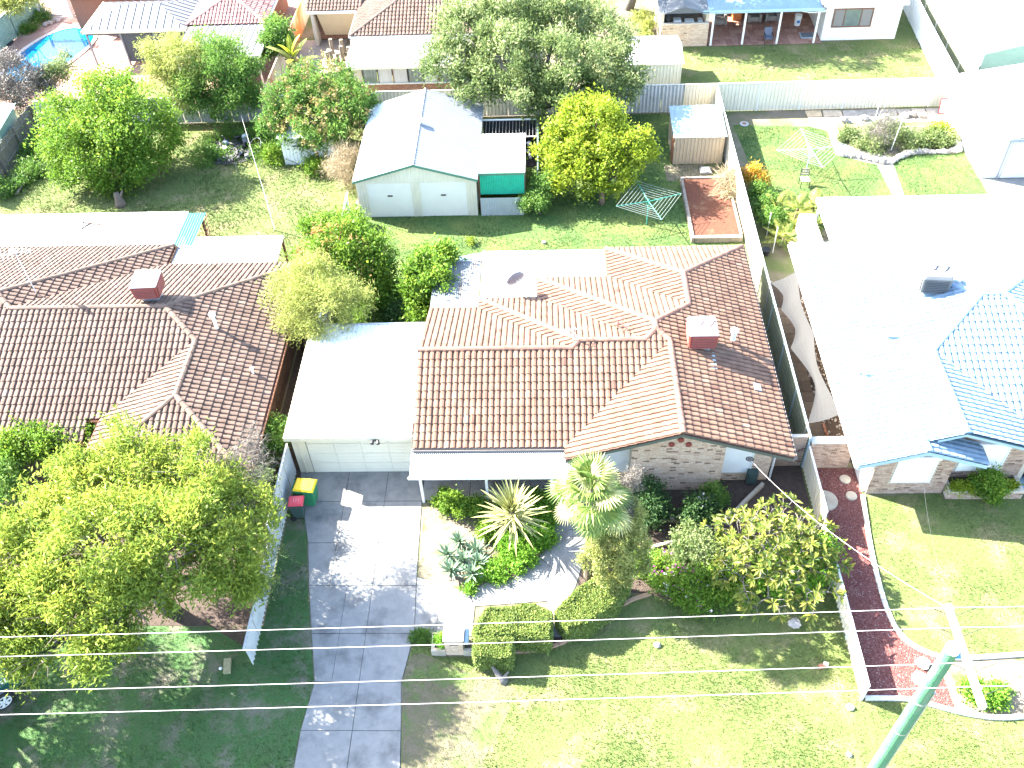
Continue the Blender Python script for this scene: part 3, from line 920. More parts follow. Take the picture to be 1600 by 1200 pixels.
F = (np.array([[0, 1, 4], [1, 2, 4], [2, 3, 4], [3, 0, 4]])[None]+(np.arange(n)*5)[:, None, None]).reshape(-1, 3)
np_obj('gravel', V, F, M_PEB, None, 'stuff', tone=np.repeat(rs.rand(n)**1.3, 4))

def kerb(name, label, pts, w, h, m, seg=0.9, sm=5, cat='garden edging'):
    """a kerb of separate blocks along a smooth line"""
    L = smooth_line(pts, sm)
    root = thing(name, (pts[0][0], pts[0][1], 0), label, cat)
    P = [Vector((p[0], p[1], 0)) for p in L]
    acc, cur = 0, [P[0]]
    def flush(cur):
        if len(cur) < 2: return
        l, r = [], []
        for i, p in enumerate(cur):
            d = (cur[min(i+1, len(cur)-1)]-cur[max(i-1, 0)]).normalized()
            s_ = Vector((-d.y, d.x, 0))*w/2
            l.append(p+s_); r.append(p-s_)
        rg = [tuple(q)[:2] for q in r+l[::-1]]
        hh = h+R.uniform(-0.008, 0.008)
        MB().prism(rg, -0.02, hh).build('kerb_block', m, root, bevel=0.012)
    for a, b in zip(P[:-1], P[1:]):
        acc += (b-a).length
        cur.append(b)
        if acc > seg:
            flush(cur)
            cur = [b + (b-a).normalized()*0.012]
            acc = 0
    flush(cur)
    return root
kerb('garden_edging', 'curved ochre concrete edging between the clipped hedges and the front lawn', [(-2.64, 14.95), (-1.4, 15.0), (-0.2, 15.12), (0.9, 15.6), (1.8, 16.25), (2.75, 16.92), (3.6, 17.24)], 0.14, 0.10, M_KERBR)
kerb('garden_edging', 'pale concrete edging curving through the dark bed below the brick gable', [(3.4, 20.0), (4.2, 20.35), (5.2, 20.3), (6.0, 20.1), (6.9, 20.6), (7.6, 21.3), (8.3, 22.0)], 0.13, 0.22, M_KERB)
kerb('garden_edging', 'short tan edging behind the frangipani in the front bed', [(3.2, 18.9), (4.0, 19.2), (4.9, 19.45)], 0.13, 0.18, M_KERB)
kerb('garden_edging', 'long white kerb between the red gravel path and the neighbouring lawn', [(12.02, 21.5), (11.72, 18.8), (11.68, 16.6), (11.97, 15.5), (12.75, 14.9), (13.6, 14.78), (15.5, 14.9), (18, 15.1), (22, 15.3)], 0.16, 0.09, M_KERBW, 1.2)
kerb('garden_edging', 'white kerb along the street side of the small flower bed past the gravel', [(10.15, 13.38), (11.4, 13.36), (12.1, 13.2), (13.1, 12.9), (14.2, 12.75), (16, 12.85), (22, 13.1)], 0.16, 0.09, M_KERBW, 1.2)
sheet('flower_bed', [(12.85, 14.75), (12.95, 13.1), (13.2, 13.0), (14.2, 12.85), (16, 12.95), (22, 13.2), (22, 15.15), (15.5, 14.8), (13.6, 14.7)], 0.010, M_SAND)
# ------------------------------------------------------------------ the main house
def bricks(wall, x0, x1, y, z0, top, m, singles=300, seed=1, bw=0.23, bh=0.076, j=0.011, dark=0.10, holes=(), depth=0.012, first_top=True):
    """running-bond bricks on a wall that faces the street; top = height or function of x"""
    rr = random.Random(seed)
    f = top if callable(top) else (lambda x: top)
    cells = []
    r_ = 0
    z = z0
    while z < 6:
        off = -bw/2 if r_ % 2 else 0
        x = x0+off
        anyb = False
        while x < x1-0.02:
            a, b = max(x, x0), min(x+bw-j, x1)
            x += bw
            if b-a < 0.04: continue
            if z+bh-j > min(f(a), f(b)): continue
            if any(hx0 < b and hx1 > a and hz0 < z+bh and hz1 > z for hx0, hx1, hz0, hz1 in holes): continue
            cells.append((a, b, z)); anyb = True
        z += bh+j*0.3; r_ += 1
        if z > max(f(x0), f((x0+x1)/2), f(x1)): break
    cells.sort(key=lambda c: -c[2] if first_top else c[2])
    rest = MB()
    meshes = {}
    for i, (a, b, z) in enumerate(cells):
        tn = rr.uniform(0.0, 0.12) if rr.random() < dark else rr.uniform(0.2, 1.0)
        pr = depth+rr.uniform(-0.003, 0.005)
        if i < singles:
            key = (round(b-a, 3), int(tn*7))
            if key not in meshes:
                t = MB().box(0, b-a, -0.02, 0.0, 0, bh-j, 0, tn)
                me = bpy.data.meshes.new('brick')
                me.from_pydata(t.v, [], t.f)
                me.materials.append(m)
                q = me.attributes.new('tone', 'FLOAT', 'FACE')
                q.data.foreach_set('value', [tn]*6)
                meshes[key] = me
            o = bpy.data.objects.new('brick', meshes[key])
            COL.objects.link(o); o.parent = wall
            o.location = Vector((a, y-pr+0.02, z)) - wloc(wall)
        else:
            rest.box(a, b, y-pr, y+0.004, z, z+bh-j, 0, tn)
    if rest.f:
        rest.build('brickwork', m, wall, 'stuff')

def shutter(parent, x0, x1, y, z0, z1, m=None, name='roller_shutter'):
    """a closed white roller shutter: slats, side guides and a head box"""
    m = m or M_WHITE
    mb = MB()
    n = max(6, int((z1-z0)/0.075))
    for i in range(n):
        a = z0+(z1-z0)*i/n; b = z0+(z1-z0)*(i+1)/n
        mb.hull([(x0, y-0.03, a), (x1, y-0.03, a), (x1, y, a), (x0, y, a)], [(x0, y-0.018, b-0.006), (x1, y-0.018, b-0.006), (x1, y, b-0.006), (x0, y, b-0.006)])
    s = mb.build(name, m, parent)
    MB().box(x0-0.05, x0, y-0.05, y, z0, z1).build('guide', m, s); MB().box(x1, x1+0.05, y-0.05, y, z0, z1).build('guide', m, s)
    MB().box(x0-0.06, x1+0.06, y-0.20, y, z1, z1+0.2).build('head_box', m, s, bevel=0.02)
    return s

def cooler(name, label, c, w, d, h, yaw, m_side, m_top, m_face, parent=None, straps=True):
    """a rooftop evaporative cooler on a duct, turned by yaw"""
    root = thing(name, c, label, 'air cooler')
    root.rotation_euler = (0, 0, yaw)
    MB().box(-w*0.3, w*0.3, -d*0.3, d*0.3, -0.5, 0.08).build('duct', M_STEEL, root, local=True)
    k = 0.9
    b = MB().hull([(-w/2*k, -d/2*k, 0.05), (w/2*k, -d/2*k, 0.05), (w/2*k, d/2*k, 0.05), (-w/2*k, d/2*k, 0.05)],
                  [(-w/2, -d/2, h*0.8), (w/2, -d/2, h*0.8), (w/2, d/2, h*0.8), (-w/2, d/2, h*0.8)])
    b.build('body', m_side, root, local=True, bevel=0.04)
    t = MB().hull([(-w/2-.02, -d/2-.02, h*0.8), (w/2+.02, -d/2-.02, h*0.8), (w/2+.02, d/2+.02, h*0.8), (-w/2-.02, d/2+.02, h*0.8)],
                  [(-w/2+.08, -d/2+.08, h), (w/2-.08, -d/2+.08, h), (w/2-.08, d/2-.08, h), (-w/2+.08, d/2-.08, h)])
    t.build('lid', m_top, root, local=True, bevel=0.05)
    # louvred pads on four sides
    for sx, sy in ((0, -1), (0, 1), (1, 0), (-1, 0)):
        mb = MB()
        n = 7
        half = (w if sx == 0 else d)/2*0.8
        base = MB()
        for i in range(n):
            z = 0.12+(h*0.8-0.2)*i/(n-1)
            kk = k+(1-k)*(z/(h*0.8))
            off = (d if sx == 0 else w)/2*kk+0.012
            if sx == 0:
                mb.obox((0, sy*off, z), (half, 0, 0), (0, 0.02, 0), (0, -sy*0.012, 0.022))
            else:
                mb.obox((sx*off, 0, z), (0, half, 0), (0.02, 0, 0), (-sx*0.012, 0, 0.022))
        z = h*0.42; kk = k+(1-k)*0.5; off = (d if sx == 0 else w)/2*kk+0.004
        if sx == 0: mb.obox((0, sy*off, z), (half, 0, 0), (0, 0.012, 0), (0, sy*0.02, h*0.3), 1)
        else: mb.obox((sx*off, 0, z), (0, half, 0), (0.012, 0, 0), (sx*0.02, 0, h*0.3), 1)
        mb.build('louvre', [m_face, M_DARK], root, local=True)
    if straps:
        for x in (-w*0.1, w*0.28):
            MB().tube([(x-0.12, -0.15-x*0.2, h+0.0), (x, -0.1, h+0.03), (x+0.1, 0.1, h+0.03), (x+0.18, 0.12, h+0.0)], 0.025, 6).build('lid_rib', m_side, root, local=True)
    return root

p = 0.345
EZ = 2.45
hz = lambda d: EZ+p*d
main = thing('brick_house', (1.9, 26, 0), 'brown tiled brick house in the middle with a gable to the street', 'house')
MF = [Face([(-5.1, 22), (.62, 22), (4.795, 26.175), (4.285, 26.685), (3.83, 26.23), (1.28, 26.23), (.965, 25.915), (-5.1, 25.915)], 'x', 22.0, 1),
      Face([(.62, 21.4), (4.795, 21.4), (4.795, 26.175), (.62, 22)], 'y', .62, 1),
      Face([(8.97, 21.4), (8.97, 33.85), (5.85, 30.73), (5.85, 28.68), (4.285, 27.115), (4.285, 26.685), (4.795, 26.175), (4.795, 21.4)], 'y', 8.97, -1),
      Face([(2.73, 33.85), (8.97, 33.85), (5.85, 30.73)], 'x', 33.85, -1),
      Face([(2.73, 33.85), (5.85, 30.73), (5.85, 28.68), (2.73, 31.8)], 'y', 2.73, 1),
      Face([(-.4, 31.8), (2.73, 31.8), (5.85, 28.68), (4.285, 27.115)], 'x', 31.8, -1),
      Face([(-.4, 31.8), (4.285, 27.115), (4.285, 26.685), (3.83, 26.23), (-.4, 30.46)], 'y', -.4, 1),
      Face([(-2.95, 30.46), (-.4, 30.46), (3.83, 26.23), (1.28, 26.23)], 'x', 30.46, -1),
      Face([(-2.95, 30.46), (1.28, 26.23), (.965, 25.915), (-2.95, 29.83)], 'y', -2.95, 1),
      Face([(-5.1, 29.83), (-2.95, 29.83), (.965, 25.915), (-5.1, 25.915)], 'x', 29.83, -1)]
RID = [((-5.1, 25.915, hz(3.915)), (.965, 25.915, hz(3.915))), ((.965, 25.915, hz(3.915)), (1.28, 26.23, hz(4.23))),
       ((1.28, 26.23, hz(4.23)), (3.83, 26.23, hz(4.23))), ((3.83, 26.23, hz(4.23)), (4.285, 26.685, hz(4.685))),
       ((4.285, 26.685, hz(4.685)), (4.285, 27.115, hz(4.685))), ((4.795, 26.175, hz(4.175)), (4.285, 26.685, hz(4.685))),
       ((4.795, 21.38, hz(4.175)), (4.795, 26.175, hz(4.175))), ((5.85, 28.68, hz(3.12)), (4.285, 27.115, hz(4.685))),
       ((5.85, 30.73, hz(3.12)), (5.85, 28.68, hz(3.12))), ((8.97, 33.85, hz(0)), (5.85, 30.73, hz(3.12))),
       ((2.73, 33.85, hz(0)), (5.85, 30.73, hz(3.12))), ((-.4, 31.8, hz(0)), (4.285, 27.115, hz(4.685))),
       ((-2.95, 30.46, hz(0)), (1.28, 26.23, hz(4.23)))]
M_FASC = mat('fascia_dark', (0.10, 0.12, 0.10), None, 3, 0.5)
M_GUT = mat('gutter_brown', (0.30, 0.26, 0.23), None, 3, 0.5)
tile_roof(main, MF, M_TILE, M_DECK, 300, RID, M_CAP, True,
          [((-5.1, 22, EZ), (.6, 22, EZ)), ((8.97, 21.4, EZ), (8.97, 33.85, EZ)), ((8.97, 33.85, EZ), (2.73, 33.85, EZ)), ((2.73, 31.8, EZ), (-.4, 31.8, EZ)), ((-.4, 30.46, EZ), (-2.95, 30.46, EZ)), ((-2.95, 29.83, EZ), (-5.1, 29.83, EZ))], M_GUT)
# verge boards of the street gable
for x0, x1 in ((0.62, 4.795), (8.97, 4.795)):
    z0, z1 = EZ, hz(4.175)
    MB().hull([(x0, 21.43, z0-0.24), (x1, 21.43, z1-0.24), (x1, 21.47, z1-0.24), (x0, 21.47, z0-0.24)], [(x0, 21.43, z0-0.065), (x1, 21.43, z1-0.065), (x1, 21.47, z1-0.065), (x0, 21.47, z0-0.065)]).build('verge_board', M_FASC, main)
# walls
wallz = lambda x, y=0: EZ+p*min(x-.62, 8.97-x)-0.08
body = MB()
body.prism([(1.1, 22.32), (3.1, 22.32), (3.1, 22.34), (4.795, 22.34), (6.5, 22.34), (8.5, 22.32), (8.5, 22.5), (4.795, 22.5), (1.1, 22.5)], 0, lambda x, y: wallz(x))
body.box(1.1, 1.3, 22.5, 23.0, 0, 2.4).box(-4.7, 1.12, 22.6, 22.8, 0, 2.4).box(-4.7, -4.5, 22.8, 29.4, 0, 2.42).box(8.3, 8.5, 22.5, 33.4, 0, 2.42)
body.box(-4.5, -2.6, 29.2, 29.4, 0, 2.42).box(-2.6, 0, 29.8, 30.0, 0, 2.42).box(0, 3.1, 31.1, 31.3, 0, 2.42).box(3.1, 8.3, 33.2, 33.4, 0, 2.42)
wall = body.build('wall', M_MORTAR, main)
fin = MB().prism([(3.1, 21.86), (4.795, 21.86), (6.55, 21.86), (6.55, 22.335), (4.795, 22.335), (3.1, 22.335)], 0, lambda x, y: wallz(x)).build('gable_wall', M_MORTAR, main)
bricks(fin, 3.1, 6.55, 21.86, 0.0, lambda x: wallz(x)-0.02, M_BRICK, 300, 4, dark=0.09)
# the sides of the gable wall and the recessed strip to its right
sb = MB()
for i in range(40):
    z = i*0.0793
    for k in range(2):
        y = 21.86+k*0.235+(0.06 if i % 2 else 0)
        if z < 2.9: sb.box(6.546, 6.562, y+0.005, min(y+0.22, 22.32), z, z+0.065, 0, R.uniform(0.15, 1))
sb.build('brickwork', M_BRICK, fin, 'stuff')
bricks(wall, 7.85, 8.5, 22.32, 0, lambda x: wallz(x)-0.03, M_BRICK, 0, 5)
bricks(wall, 6.56, 7.85, 22.32, 0, 0.45, M_BRICK, 0, 6)
bricks(wall, 1.1, 3.1, 22.32, 0, 0.6, M_BRICK, 0, 7)
bricks(wall, -4.7, 1.1, 22.6, 0, 2.38, M_BRICK, 0, 8)
shutter(main, 6.62, 7.75, 22.32, 0.5, 2.35)
shutter(main, 1.15, 3.04, 22.32, 0.6, 2.2, M_GREYPL)
for px, py in ((1049.5, 694), (1064, 687), (1076, 694)):
    q = at(px, py, 3.0)
    d = (q - Vector((0, 0, CAM_H)))
    q = Vector((0, 0, CAM_H)) + d*((21.83)/d.y)
    MB().tube([(q.x, 21.78, q.z), (q.x, 21.87, q.z)], [0.115, 0.115], 12).build('terracotta_vent', M_TERRA, main)
# front door, porch window under the verandah
dr = MB().box(-0.6, 0.3, 22.55, 22.598, 0.03, 2.1).build('door', M_BTIMB, main)
MB().tube([(0.2, 22.53, 1.0), (0.2, 22.53, 1.12)], 0.015, 6).build('handle', M_STEEL, dr)
w = MB().box(-3.6, -1.5, 22.57, 22.598, 0.8, 2.1).build('window', M_GLASS, main)
MB().box(-3.66, -1.44, 22.55, 22.597, 2.1, 2.16).box(-3.66, -1.44, 22.55, 22.597, 0.74, 0.8).box(-2.58, -2.52, 22.55, 22.597, 0.8, 2.1).build('window_frame', M_WHITE, w)
# flue, small vents and the tile skylight on the right-hand slope
q = at(1146, 527, 3.35)
fl = MB().lathe((q.x, q.y, q.z-0.1), [(0.12, 0), (0.10, 0.05), (0.10, 0.4), (0.17, 0.42), (0.17, 0.5), (0.04, 0.56)], 12)
fl.build('flue', M_GREYPL, main)
q = at(1184, 603, 2.9)
f = MF[2]
MB().obox((q.x, q.y, f.z(q.x, q.y)+0.07), f.T*0.16, f.U*0.2, f.N*0.04).build('roof_vent', mat('vent_grey', (0.16, 0.15, 0.16), None, 4, 0.5), main, bevel=0.01)

sw_ = thing('brick_wall', (9.2, 23.0, 0), 'narrow brick side wall between the central house and the olive fence', 'wall')
wq = MB().box(8.52, 9.93, 23.0, 23.15, 0, 1.75).build('wall_core', M_MORTAR, sw_)
bricks(wq, 8.52, 9.93, 23.0, 0, 1.75, M_BRICK2, 110, 18, dark=0.05)

# verandah roof with its posts
ver = thing('verandah', (-1.9, 21.2, 0), 'grey corrugated verandah roof on white posts along the front of the brown tiled brick house', 'verandah')
mb = MB()
corr(mb, (-5.15, 20.86, 2.19), (6.45, 0, 0), (0, 1.2, 0.18), 0.076, 0.017)
mb.build('roof_sheet', M_ZINC, ver)
MB().box(-5.2, 1.34, 20.78, 20.86, 2.1, 2.2).build('gutter', M_WHITE, ver, bevel=0.01)
MB().box(-5.15, 1.3, 21.28, 21.36, 2.08, 2.2).build('beam', M_WHITE, ver)
for px, py in ((662.5, 786), (763.2, 775), (862, 776)):
    q = at(px, py)
    MB().box(q.x-0.05, q.x+0.05, 21.28, 21.38, 0.02, 2.1).build('post', M_WHITE, ver)

# carport with its panel door
car = thing('carport', (-7.6, 25.6, 0), 'white flat roofed carport with a closed panel door beside the brown tiled house', 'carport')
mb = MB()
corr(mb, (-10.02, 22.5, 2.53), (4.85, 0, 0), (0, 6.28, 0.03), 0.19, 0.028, True)
mb.build('roof_sheet', M_WSTEEL, car)
MB().box(-10.08, -5.15, 22.44, 22.5, 2.4, 2.6).build('fascia', M_CREAM, car)
MB().box(-10.08, -10.02, 22.5, 28.8, 2.40, 2.6).build('fascia', M_CREAM, car)
MB().box(-10.08, -5.15, 28.78, 28.86, 2.40, 2.6).build('fascia', M_STEEL, car)
MB().box(-9.98, -9.86, 22.9, 28.7, 0, 2.5).build('wall', M_CREAM, car)
MB().box(-9.98, -9.45, 22.84, 22.9, 0, 2.42).box(-9.75, -9.7, 22.8, 22.84, 0, 2.42).build('side_panel', M_CREAM, car)
M_DOOR = mat('cream_door', (0.76, 0.71, 0.58), (0.71, 0.665, 0.545), 2, 0.5)
dd = MB().box(-9.42, -5.15, 22.86, 22.9, 0.02, 2.4).build('panel_door', M_DOOR, car)
for r_ in range(4):
    for c_ in range(4):
        x0 = -9.42+c_*1.065; z0 = 0.03+r_*0.593
        mb = MB().box(x0+0.008, x0+1.057, 22.835, 22.862, z0, z0+0.575)
        for g in range(3):
            mb.box(x0+0.05, x0+1.015, 22.827, 22.836, z0+0.1+g*0.17, z0+0.2+g*0.17)
        mb.build('panel', M_DOOR, dd)
for px, py in ((490, 676), (532, 676), (597, 673)):
    q = at(px, py, 2.6)
    MB().tube([(q.x, q.y, 2.52), (q.x, q.y, 2.72)], 0.012, 5).tube([(q.x-0.05, q.y, 2.6), (q.x+0.04, q.y, 2.66)], 0.012, 5).build('bracket', M_STEEL, car)
fl = thing('floodlight', (-6.55, 22.4, 2.35), 'small black twin floodlight on the carport fascia', 'light')
q = at(587, 684, 2.45)
MB().box(q.x-0.05, q.x+0.05, 22.38, 22.44, 2.43, 2.5).build('bracket', M_BLK, fl)
for s_ in (-1, 1):
    MB().tube([(q.x+s_*0.09, 22.42, 2.46), (q.x+s_*0.12, 22.27, 2.42)], [0.05, 0.08], 8).build('lamp_head', M_BLK, fl)

# patio roofs behind the house
pat = thing('patio_roof', (0, 32, 0), 'flat white steel patio roof behind the stepped tiled roof', 'patio roof')
mb = MB()
corr(mb, (-2.93, 30.6, 2.38), (2.5, 0, 0), (0, 3.15, 0.0), 0.19, 0.026, True)
corr(mb, (-0.43, 31.9, 2.38), (3.12, 0, 0), (0, 1.85, 0.0), 0.19, 0.026, True)
mb.build('roof_sheet', M_WSTEEL, pat)
MB().box(-2.98, 2.7, 33.75, 33.82, 2.3, 2.45).build('fascia', M_STEEL, pat)
for x in (-2.9, -0.2, 2.6):
    MB().box(x-0.04, x+0.04, 33.66, 33.74, 0, 2.36).build('post', M_WHITE, pat)
pat = thing('patio_roof', (-4, 31.5, 0), 'stained translucent corrugated patio roof partly under the leafy shrub', 'patio roof')
M_TRANS = mat('old_fibreglass', (0.15, 0.165, 0.175), (0.11, 0.125, 0.135), 2.0, 0.5, col3=(0.08, 0.06, 0.042), scale3=0.8, thr=(0.5, 0.7), stretch=(3, 0.7, 1))
mb = MB()
corr(mb, (-5.1, 29.95, 2.36), (2.1, 0, 0), (0, 3.35, -0.06), 0.095, 0.022)
mb.build('roof_sheet', M_TRANS, pat)
MB().box(-5.05, -2.95, 33.25, 33.33, 2.2, 2.34).build('beam', M_STEEL, pat)
for x in (-5.0, -3.05):
    MB().box(x-0.04, x+0.04, 33.2, 33.28, 0, 2.25).build('post', M_WHITE, pat)
sc = thing('shade_cloth', (-4, 33.7, 0), 'faded blue shade cloth stretched behind the translucent patio roof', 'shade cloth')
mb = MB()
M_SHBLUE = mat('blue_shade', (0.20, 0.30, 0.36), (0.14, 0.2, 0.25), 3, 0.9)
for i in range(6):
    x0, x1 = -4.9+i*0.33, -4.9+(i+1)*0.33
    dz = (0.0, -0.1, -0.16, -0.16, -0.1, 0.0, 0.02)
    mb.poly([(x0, 33.4, 2.25+dz[i]*0.6), (x1, 33.4, 2.25+dz[i+1]*0.6), (x1, 34.05+0.05*(i % 2), 2.15+dz[i+1]), (x0, 34.05+0.05*((i+1) % 2), 2.15+dz[i])])
mb.build('cloth', M_SHBLUE, sc)
MB().tube([(-4.9, 34.06, 0), (-4.9, 34.06, 2.2)], 0.03, 6).build('post', M_STEEL, sc)
MB().tube([(-2.9, 34.06, 0), (-2.9, 34.06, 2.3)], 0.03, 6).build('post', M_STEEL, sc)

# things on the main roof
q = at(1096, 545, 3.55)
cooler('roof_cooler', 'terracotta sided cooler with white lid on the right slope of the central roof', (6.05, 26.4, 3.62), 1.12, 1.05, 0.95, 0.0, M_TERRA, M_WHITE, M_TERRA)
MB().obox((6.45, 25.6, 3.35), (0.12, 0, -0.03), (0, 0.45, 0), (0, 0, 0.02)).build('flashing', M_BLUET, bpy.data.objects['roof_cooler'])
dish = thing('satellite_dish', (-1.2, 30.6, 2.5), 'grey satellite dish on a pole at the back edge of the central roof', 'satellite dish')
c = Vector((-1.35, 30.75, 3.35))
nrm = Vector((-0.45, 0.82, 0.2)).normalized()
a = nrm.orthogonal().normalized(); b = nrm.cross(a)
mb = MB()
k = len(mb.v); mb.v.append(tuple(c-nrm*0.1))
for i in range(1, 5):
    r = 0.42*i/4
    for j in range(20):
        t = 2*math.pi*j/20
        mb.v.append(tuple(c + (a*math.cos(t)+b*math.sin(t))*r - nrm*0.1*(1-(i/4)**2)))
for j in range(20):
    mb.f.append((0, 1+j, 1+(j+1) % 20)); mb.mi.append(0); mb.t.append(.5)
for i in range(3):
    for j in range(20):
        mb.f.append((1+i*20+j, 1+(i+1)*20+j, 1+(i+1)*20+(j+1) % 20, 1+i*20+(j+1) % 20)); mb.mi.append(0); mb.t.append(.5)
o = mb.build('reflector', mat('dish_grey', (0.20, 0.19, 0.20), None, 3, 0.5), dish, smooth=True)
sd = o.modifiers.new('thickness', 'SOLIDIFY'); sd.thickness = 0.02
MB().tube([(-1.3, 30.7, 2.45), (-1.3, 30.7, 3.2), c-nrm*0.1], 0.025, 7).build('mast', M_STEEL, dish)
MB().tube([c-nrm*0.08-b*0.36, c+nrm*0.38-b*0.05], 0.014, 6).build('feed_arm', M_STEEL, dish)
MB().tube([c+nrm*0.36-b*0.05, c+nrm*0.46-b*0.05], 0.035, 8).build('feed_horn', M_GREYPL, dish)

def aerial(name, label, base, h, yaw, n=7, boom=1.5, m=None, tilt=0.0, lay=False):
    m = m or M_STEEL
    r = thing(name, base, label, 'antenna')
    top = Vector(base)+Vector((0, 0, h))
    MB().tube([base, top], 0.022, 6).build('mast', m, r)
    d = Vector((math.cos(yaw), math.sin(yaw), tilt)); s_ = Vector((-math.sin(yaw), math.cos(yaw), 0))
    MB().tube([top-d*boom/2-Vector((0, 0, .08)), top+d*boom/2-Vector((0, 0, .08))], 0.014, 6).build('boom', m, r)
    for i in range(n):
        q = top-d*boom/2+d*boom*i/(n-1)-Vector((0, 0, .07))
        w = 0.45-0.25*i/(n-1)
        MB().tube([q-s_*w, q+s_*w], 0.009, 5).build('element', m, r)
    return r
M_OLDALU = mat('weathered_aluminium', (0.30, 0.24, 0.23), None, 5, 0.6)
q = at(965, 512, 3.6)
aerial('tv_antenna', 'rusty television antenna on the pale back slope of the central roof', (q.x, q.y, 3.5), 0.55, -0.9, 7, 0.95, mat('rusty_rod', (0.22, 0.10, 0.09), None, 5, 0.8))
q = at(897, 534, 3.85)
aerial('tv_antenna', 'thin grey aerial mast at the step in the ridge of the central roof', (q.x, q.y, 3.8), 0.75, 0.6, 4, 0.6, M_OLDALU)
# ------------------------------------------------------------------ the house on the left
lh = thing('brick_house', (-17, 27, 0), 'dark brown tiled house behind the big lime tree on the left', 'house')
LF = [Face([(-34, 22.75), (-18.1, 22.75), (-18.1, 23.64), (-17.53, 23.64), (-14.305, 26.865), (-15.835, 28.395), (-22.405, 28.395), (-23.155, 29.145), (-34, 29.145)], 'x', 23.64, 1),
      Face([(-17.53, 20.6), (-14.305, 23.825), (-14.305, 26.865), (-17.53, 23.64)], 'y', -17.53, 1),
      Face([(-17.53, 20.6), (-11.08, 20.6), (-14.305, 23.825)], 'x', 20.6, 1),
      Face([(-11.08, 20.6), (-11.08, 33.15), (-15.835, 28.395), (-14.305, 26.865), (-14.305, 23.825)], 'y', -11.08, -1),
      Face([(-17.65, 33.15), (-11.08, 33.15), (-15.835, 28.395), (-22.405, 28.395)], 'x', 33.15, -1),
      Face([(-17.65, 33.15), (-17.65, 34.65), (-23.155, 29.145), (-22.405, 28.395)], 'y', -17.65, -1),
      Face([(-34, 34.65), (-17.65, 34.65), (-23.155, 29.145), (-34, 29.145)], 'x', 34.65, -1)]
LR = [((-22.405, 28.395, hz(4.755)), (-15.835, 28.395, hz(4.755))), ((-14.305, 26.865, hz(3.225)), (-15.835, 28.395, hz(4.755))),
      ((-14.305, 23.825, hz(3.225)), (-14.305, 26.865, hz(3.225))), ((-17.53, 20.6, EZ), (-14.305, 23.825, hz(3.225))), ((-11.08, 20.6, EZ), (-14.305, 23.825, hz(3.225))),
      ((-11.08, 33.15, EZ), (-15.835, 28.395, hz(4.755))), ((-17.65, 34.65, EZ), (-23.155, 29.145, hz(5.505))), ((-22.405, 28.395, hz(4.755)), (-23.155, 29.145, hz(5.505))),
      ((-34, 29.145, hz(5.505)), (-23.155, 29.145, hz(5.505)))]
M_GUTR = mat('gutter_red_brown', (0.25, 0.12, 0.075), None, 3, 0.5)
tile_roof(lh, LF, M_TILE2, M_DECK, 300, LR, M_CAP2, True,
          [((-34, 22.75, 2.14), (-18.1, 22.75, 2.14)), ((-18.1, 23.64, EZ), (-17.6, 23.64, EZ)), ((-17.53, 23.64, EZ), (-17.53, 20.6, EZ)), ((-17.53, 20.6, EZ), (-11.08, 20.6, EZ)),
           ((-11.08, 20.6, EZ), (-11.08, 33.15, EZ)), ((-11.08, 33.15, EZ), (-17.65, 33.15, EZ)), ((-17.65, 33.2, EZ), (-17.65, 34.65, EZ)), ((-17.65, 34.65, EZ), (-34, 34.65, EZ))], M_GUTR)
wb = MB()
wb.box(-17.1, -11.5, 21.05, 32.7, 0, 2.42).box(-33.5, -17.1, 24.6, 32.7, 0, 2.42).box(-33.5, -18.1, 32.7, 34.2, 0, 2.42)
wl = wb.build('wall', M_MORTAR, lh)
sb = MB()
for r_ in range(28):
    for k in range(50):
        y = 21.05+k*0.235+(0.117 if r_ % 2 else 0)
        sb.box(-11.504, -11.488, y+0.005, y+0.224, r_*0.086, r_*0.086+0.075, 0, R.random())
sb.build('brickwork', tone_mat('brick_shaded', [(0, (0.05, 0.03, 0.022)), (1, (0.09, 0.055, 0.04))], 0, 0.9), wl, 'stuff')  # shade on this wall below the eave is put into the brick colour
for x in (-29.5, -26, -22.5, -18.3):
    MB().box(x-0.05, x+0.05, 22.72, 22.82, 0, 2.1).build('post', M_BTIMB, lh)
MB().box(-33, -18.1, 22.72, 22.8, 1.98, 2.1).build('beam', M_BTIMB, lh)
MB().obox((-17.9, 23.1, 2.0), (0.04, 0, 0), (0, 0.5, 0), (0, 0, 0.07)).build('beam', M_BTIMB, lh)
cooler('roof_cooler', 'terracotta cooler with flat white lid on the dark brown roof on the left', (-16.65, 29.2, 4.2), 1.1, 1.1, 0.85, 0.05, M_TERRA, M_WHITE, M_TERRA, straps=False)
q = at(340, 515, 3.35)
f = LF[3]
fl = thing('roof_flue', (q.x, q.y, f.z(q.x, q.y)), 'tall thin flue pipe on the shaded slope of the dark brown roof', 'flue')
MB().lathe((q.x, q.y, f.z(q.x, q.y)-0.1), [(0.10, 0), (0.07, 0.1), (0.07, 0.85), (0.14, 0.88), (0.14, 1.0), (0.03, 1.08)], 12).build('pipe', M_GREYPL, fl)
q = at(394, 578, 2.95)
fl = thing('roof_flue', (q.x, q.y, f.z(q.x, q.y)), 'short stubby vent pipe low on the shaded slope of the dark brown roof', 'flue')
MB().lathe((q.x, q.y, f.z(q.x, q.y)-0.05), [(0.07, 0), (0.05, 0.05), (0.05, 0.3), (0.08, 0.32), (0.08, 0.38)], 10).build('pipe', M_GREYPL, fl)
q = at(58, 460, 3.9)
r = aerial('tv_antenna', 'tall white aerial mast on the dark brown roof at the left edge', (q.x, q.y, 4.0), 2.2, 0.3, 8, 1.2, M_GREYPL)
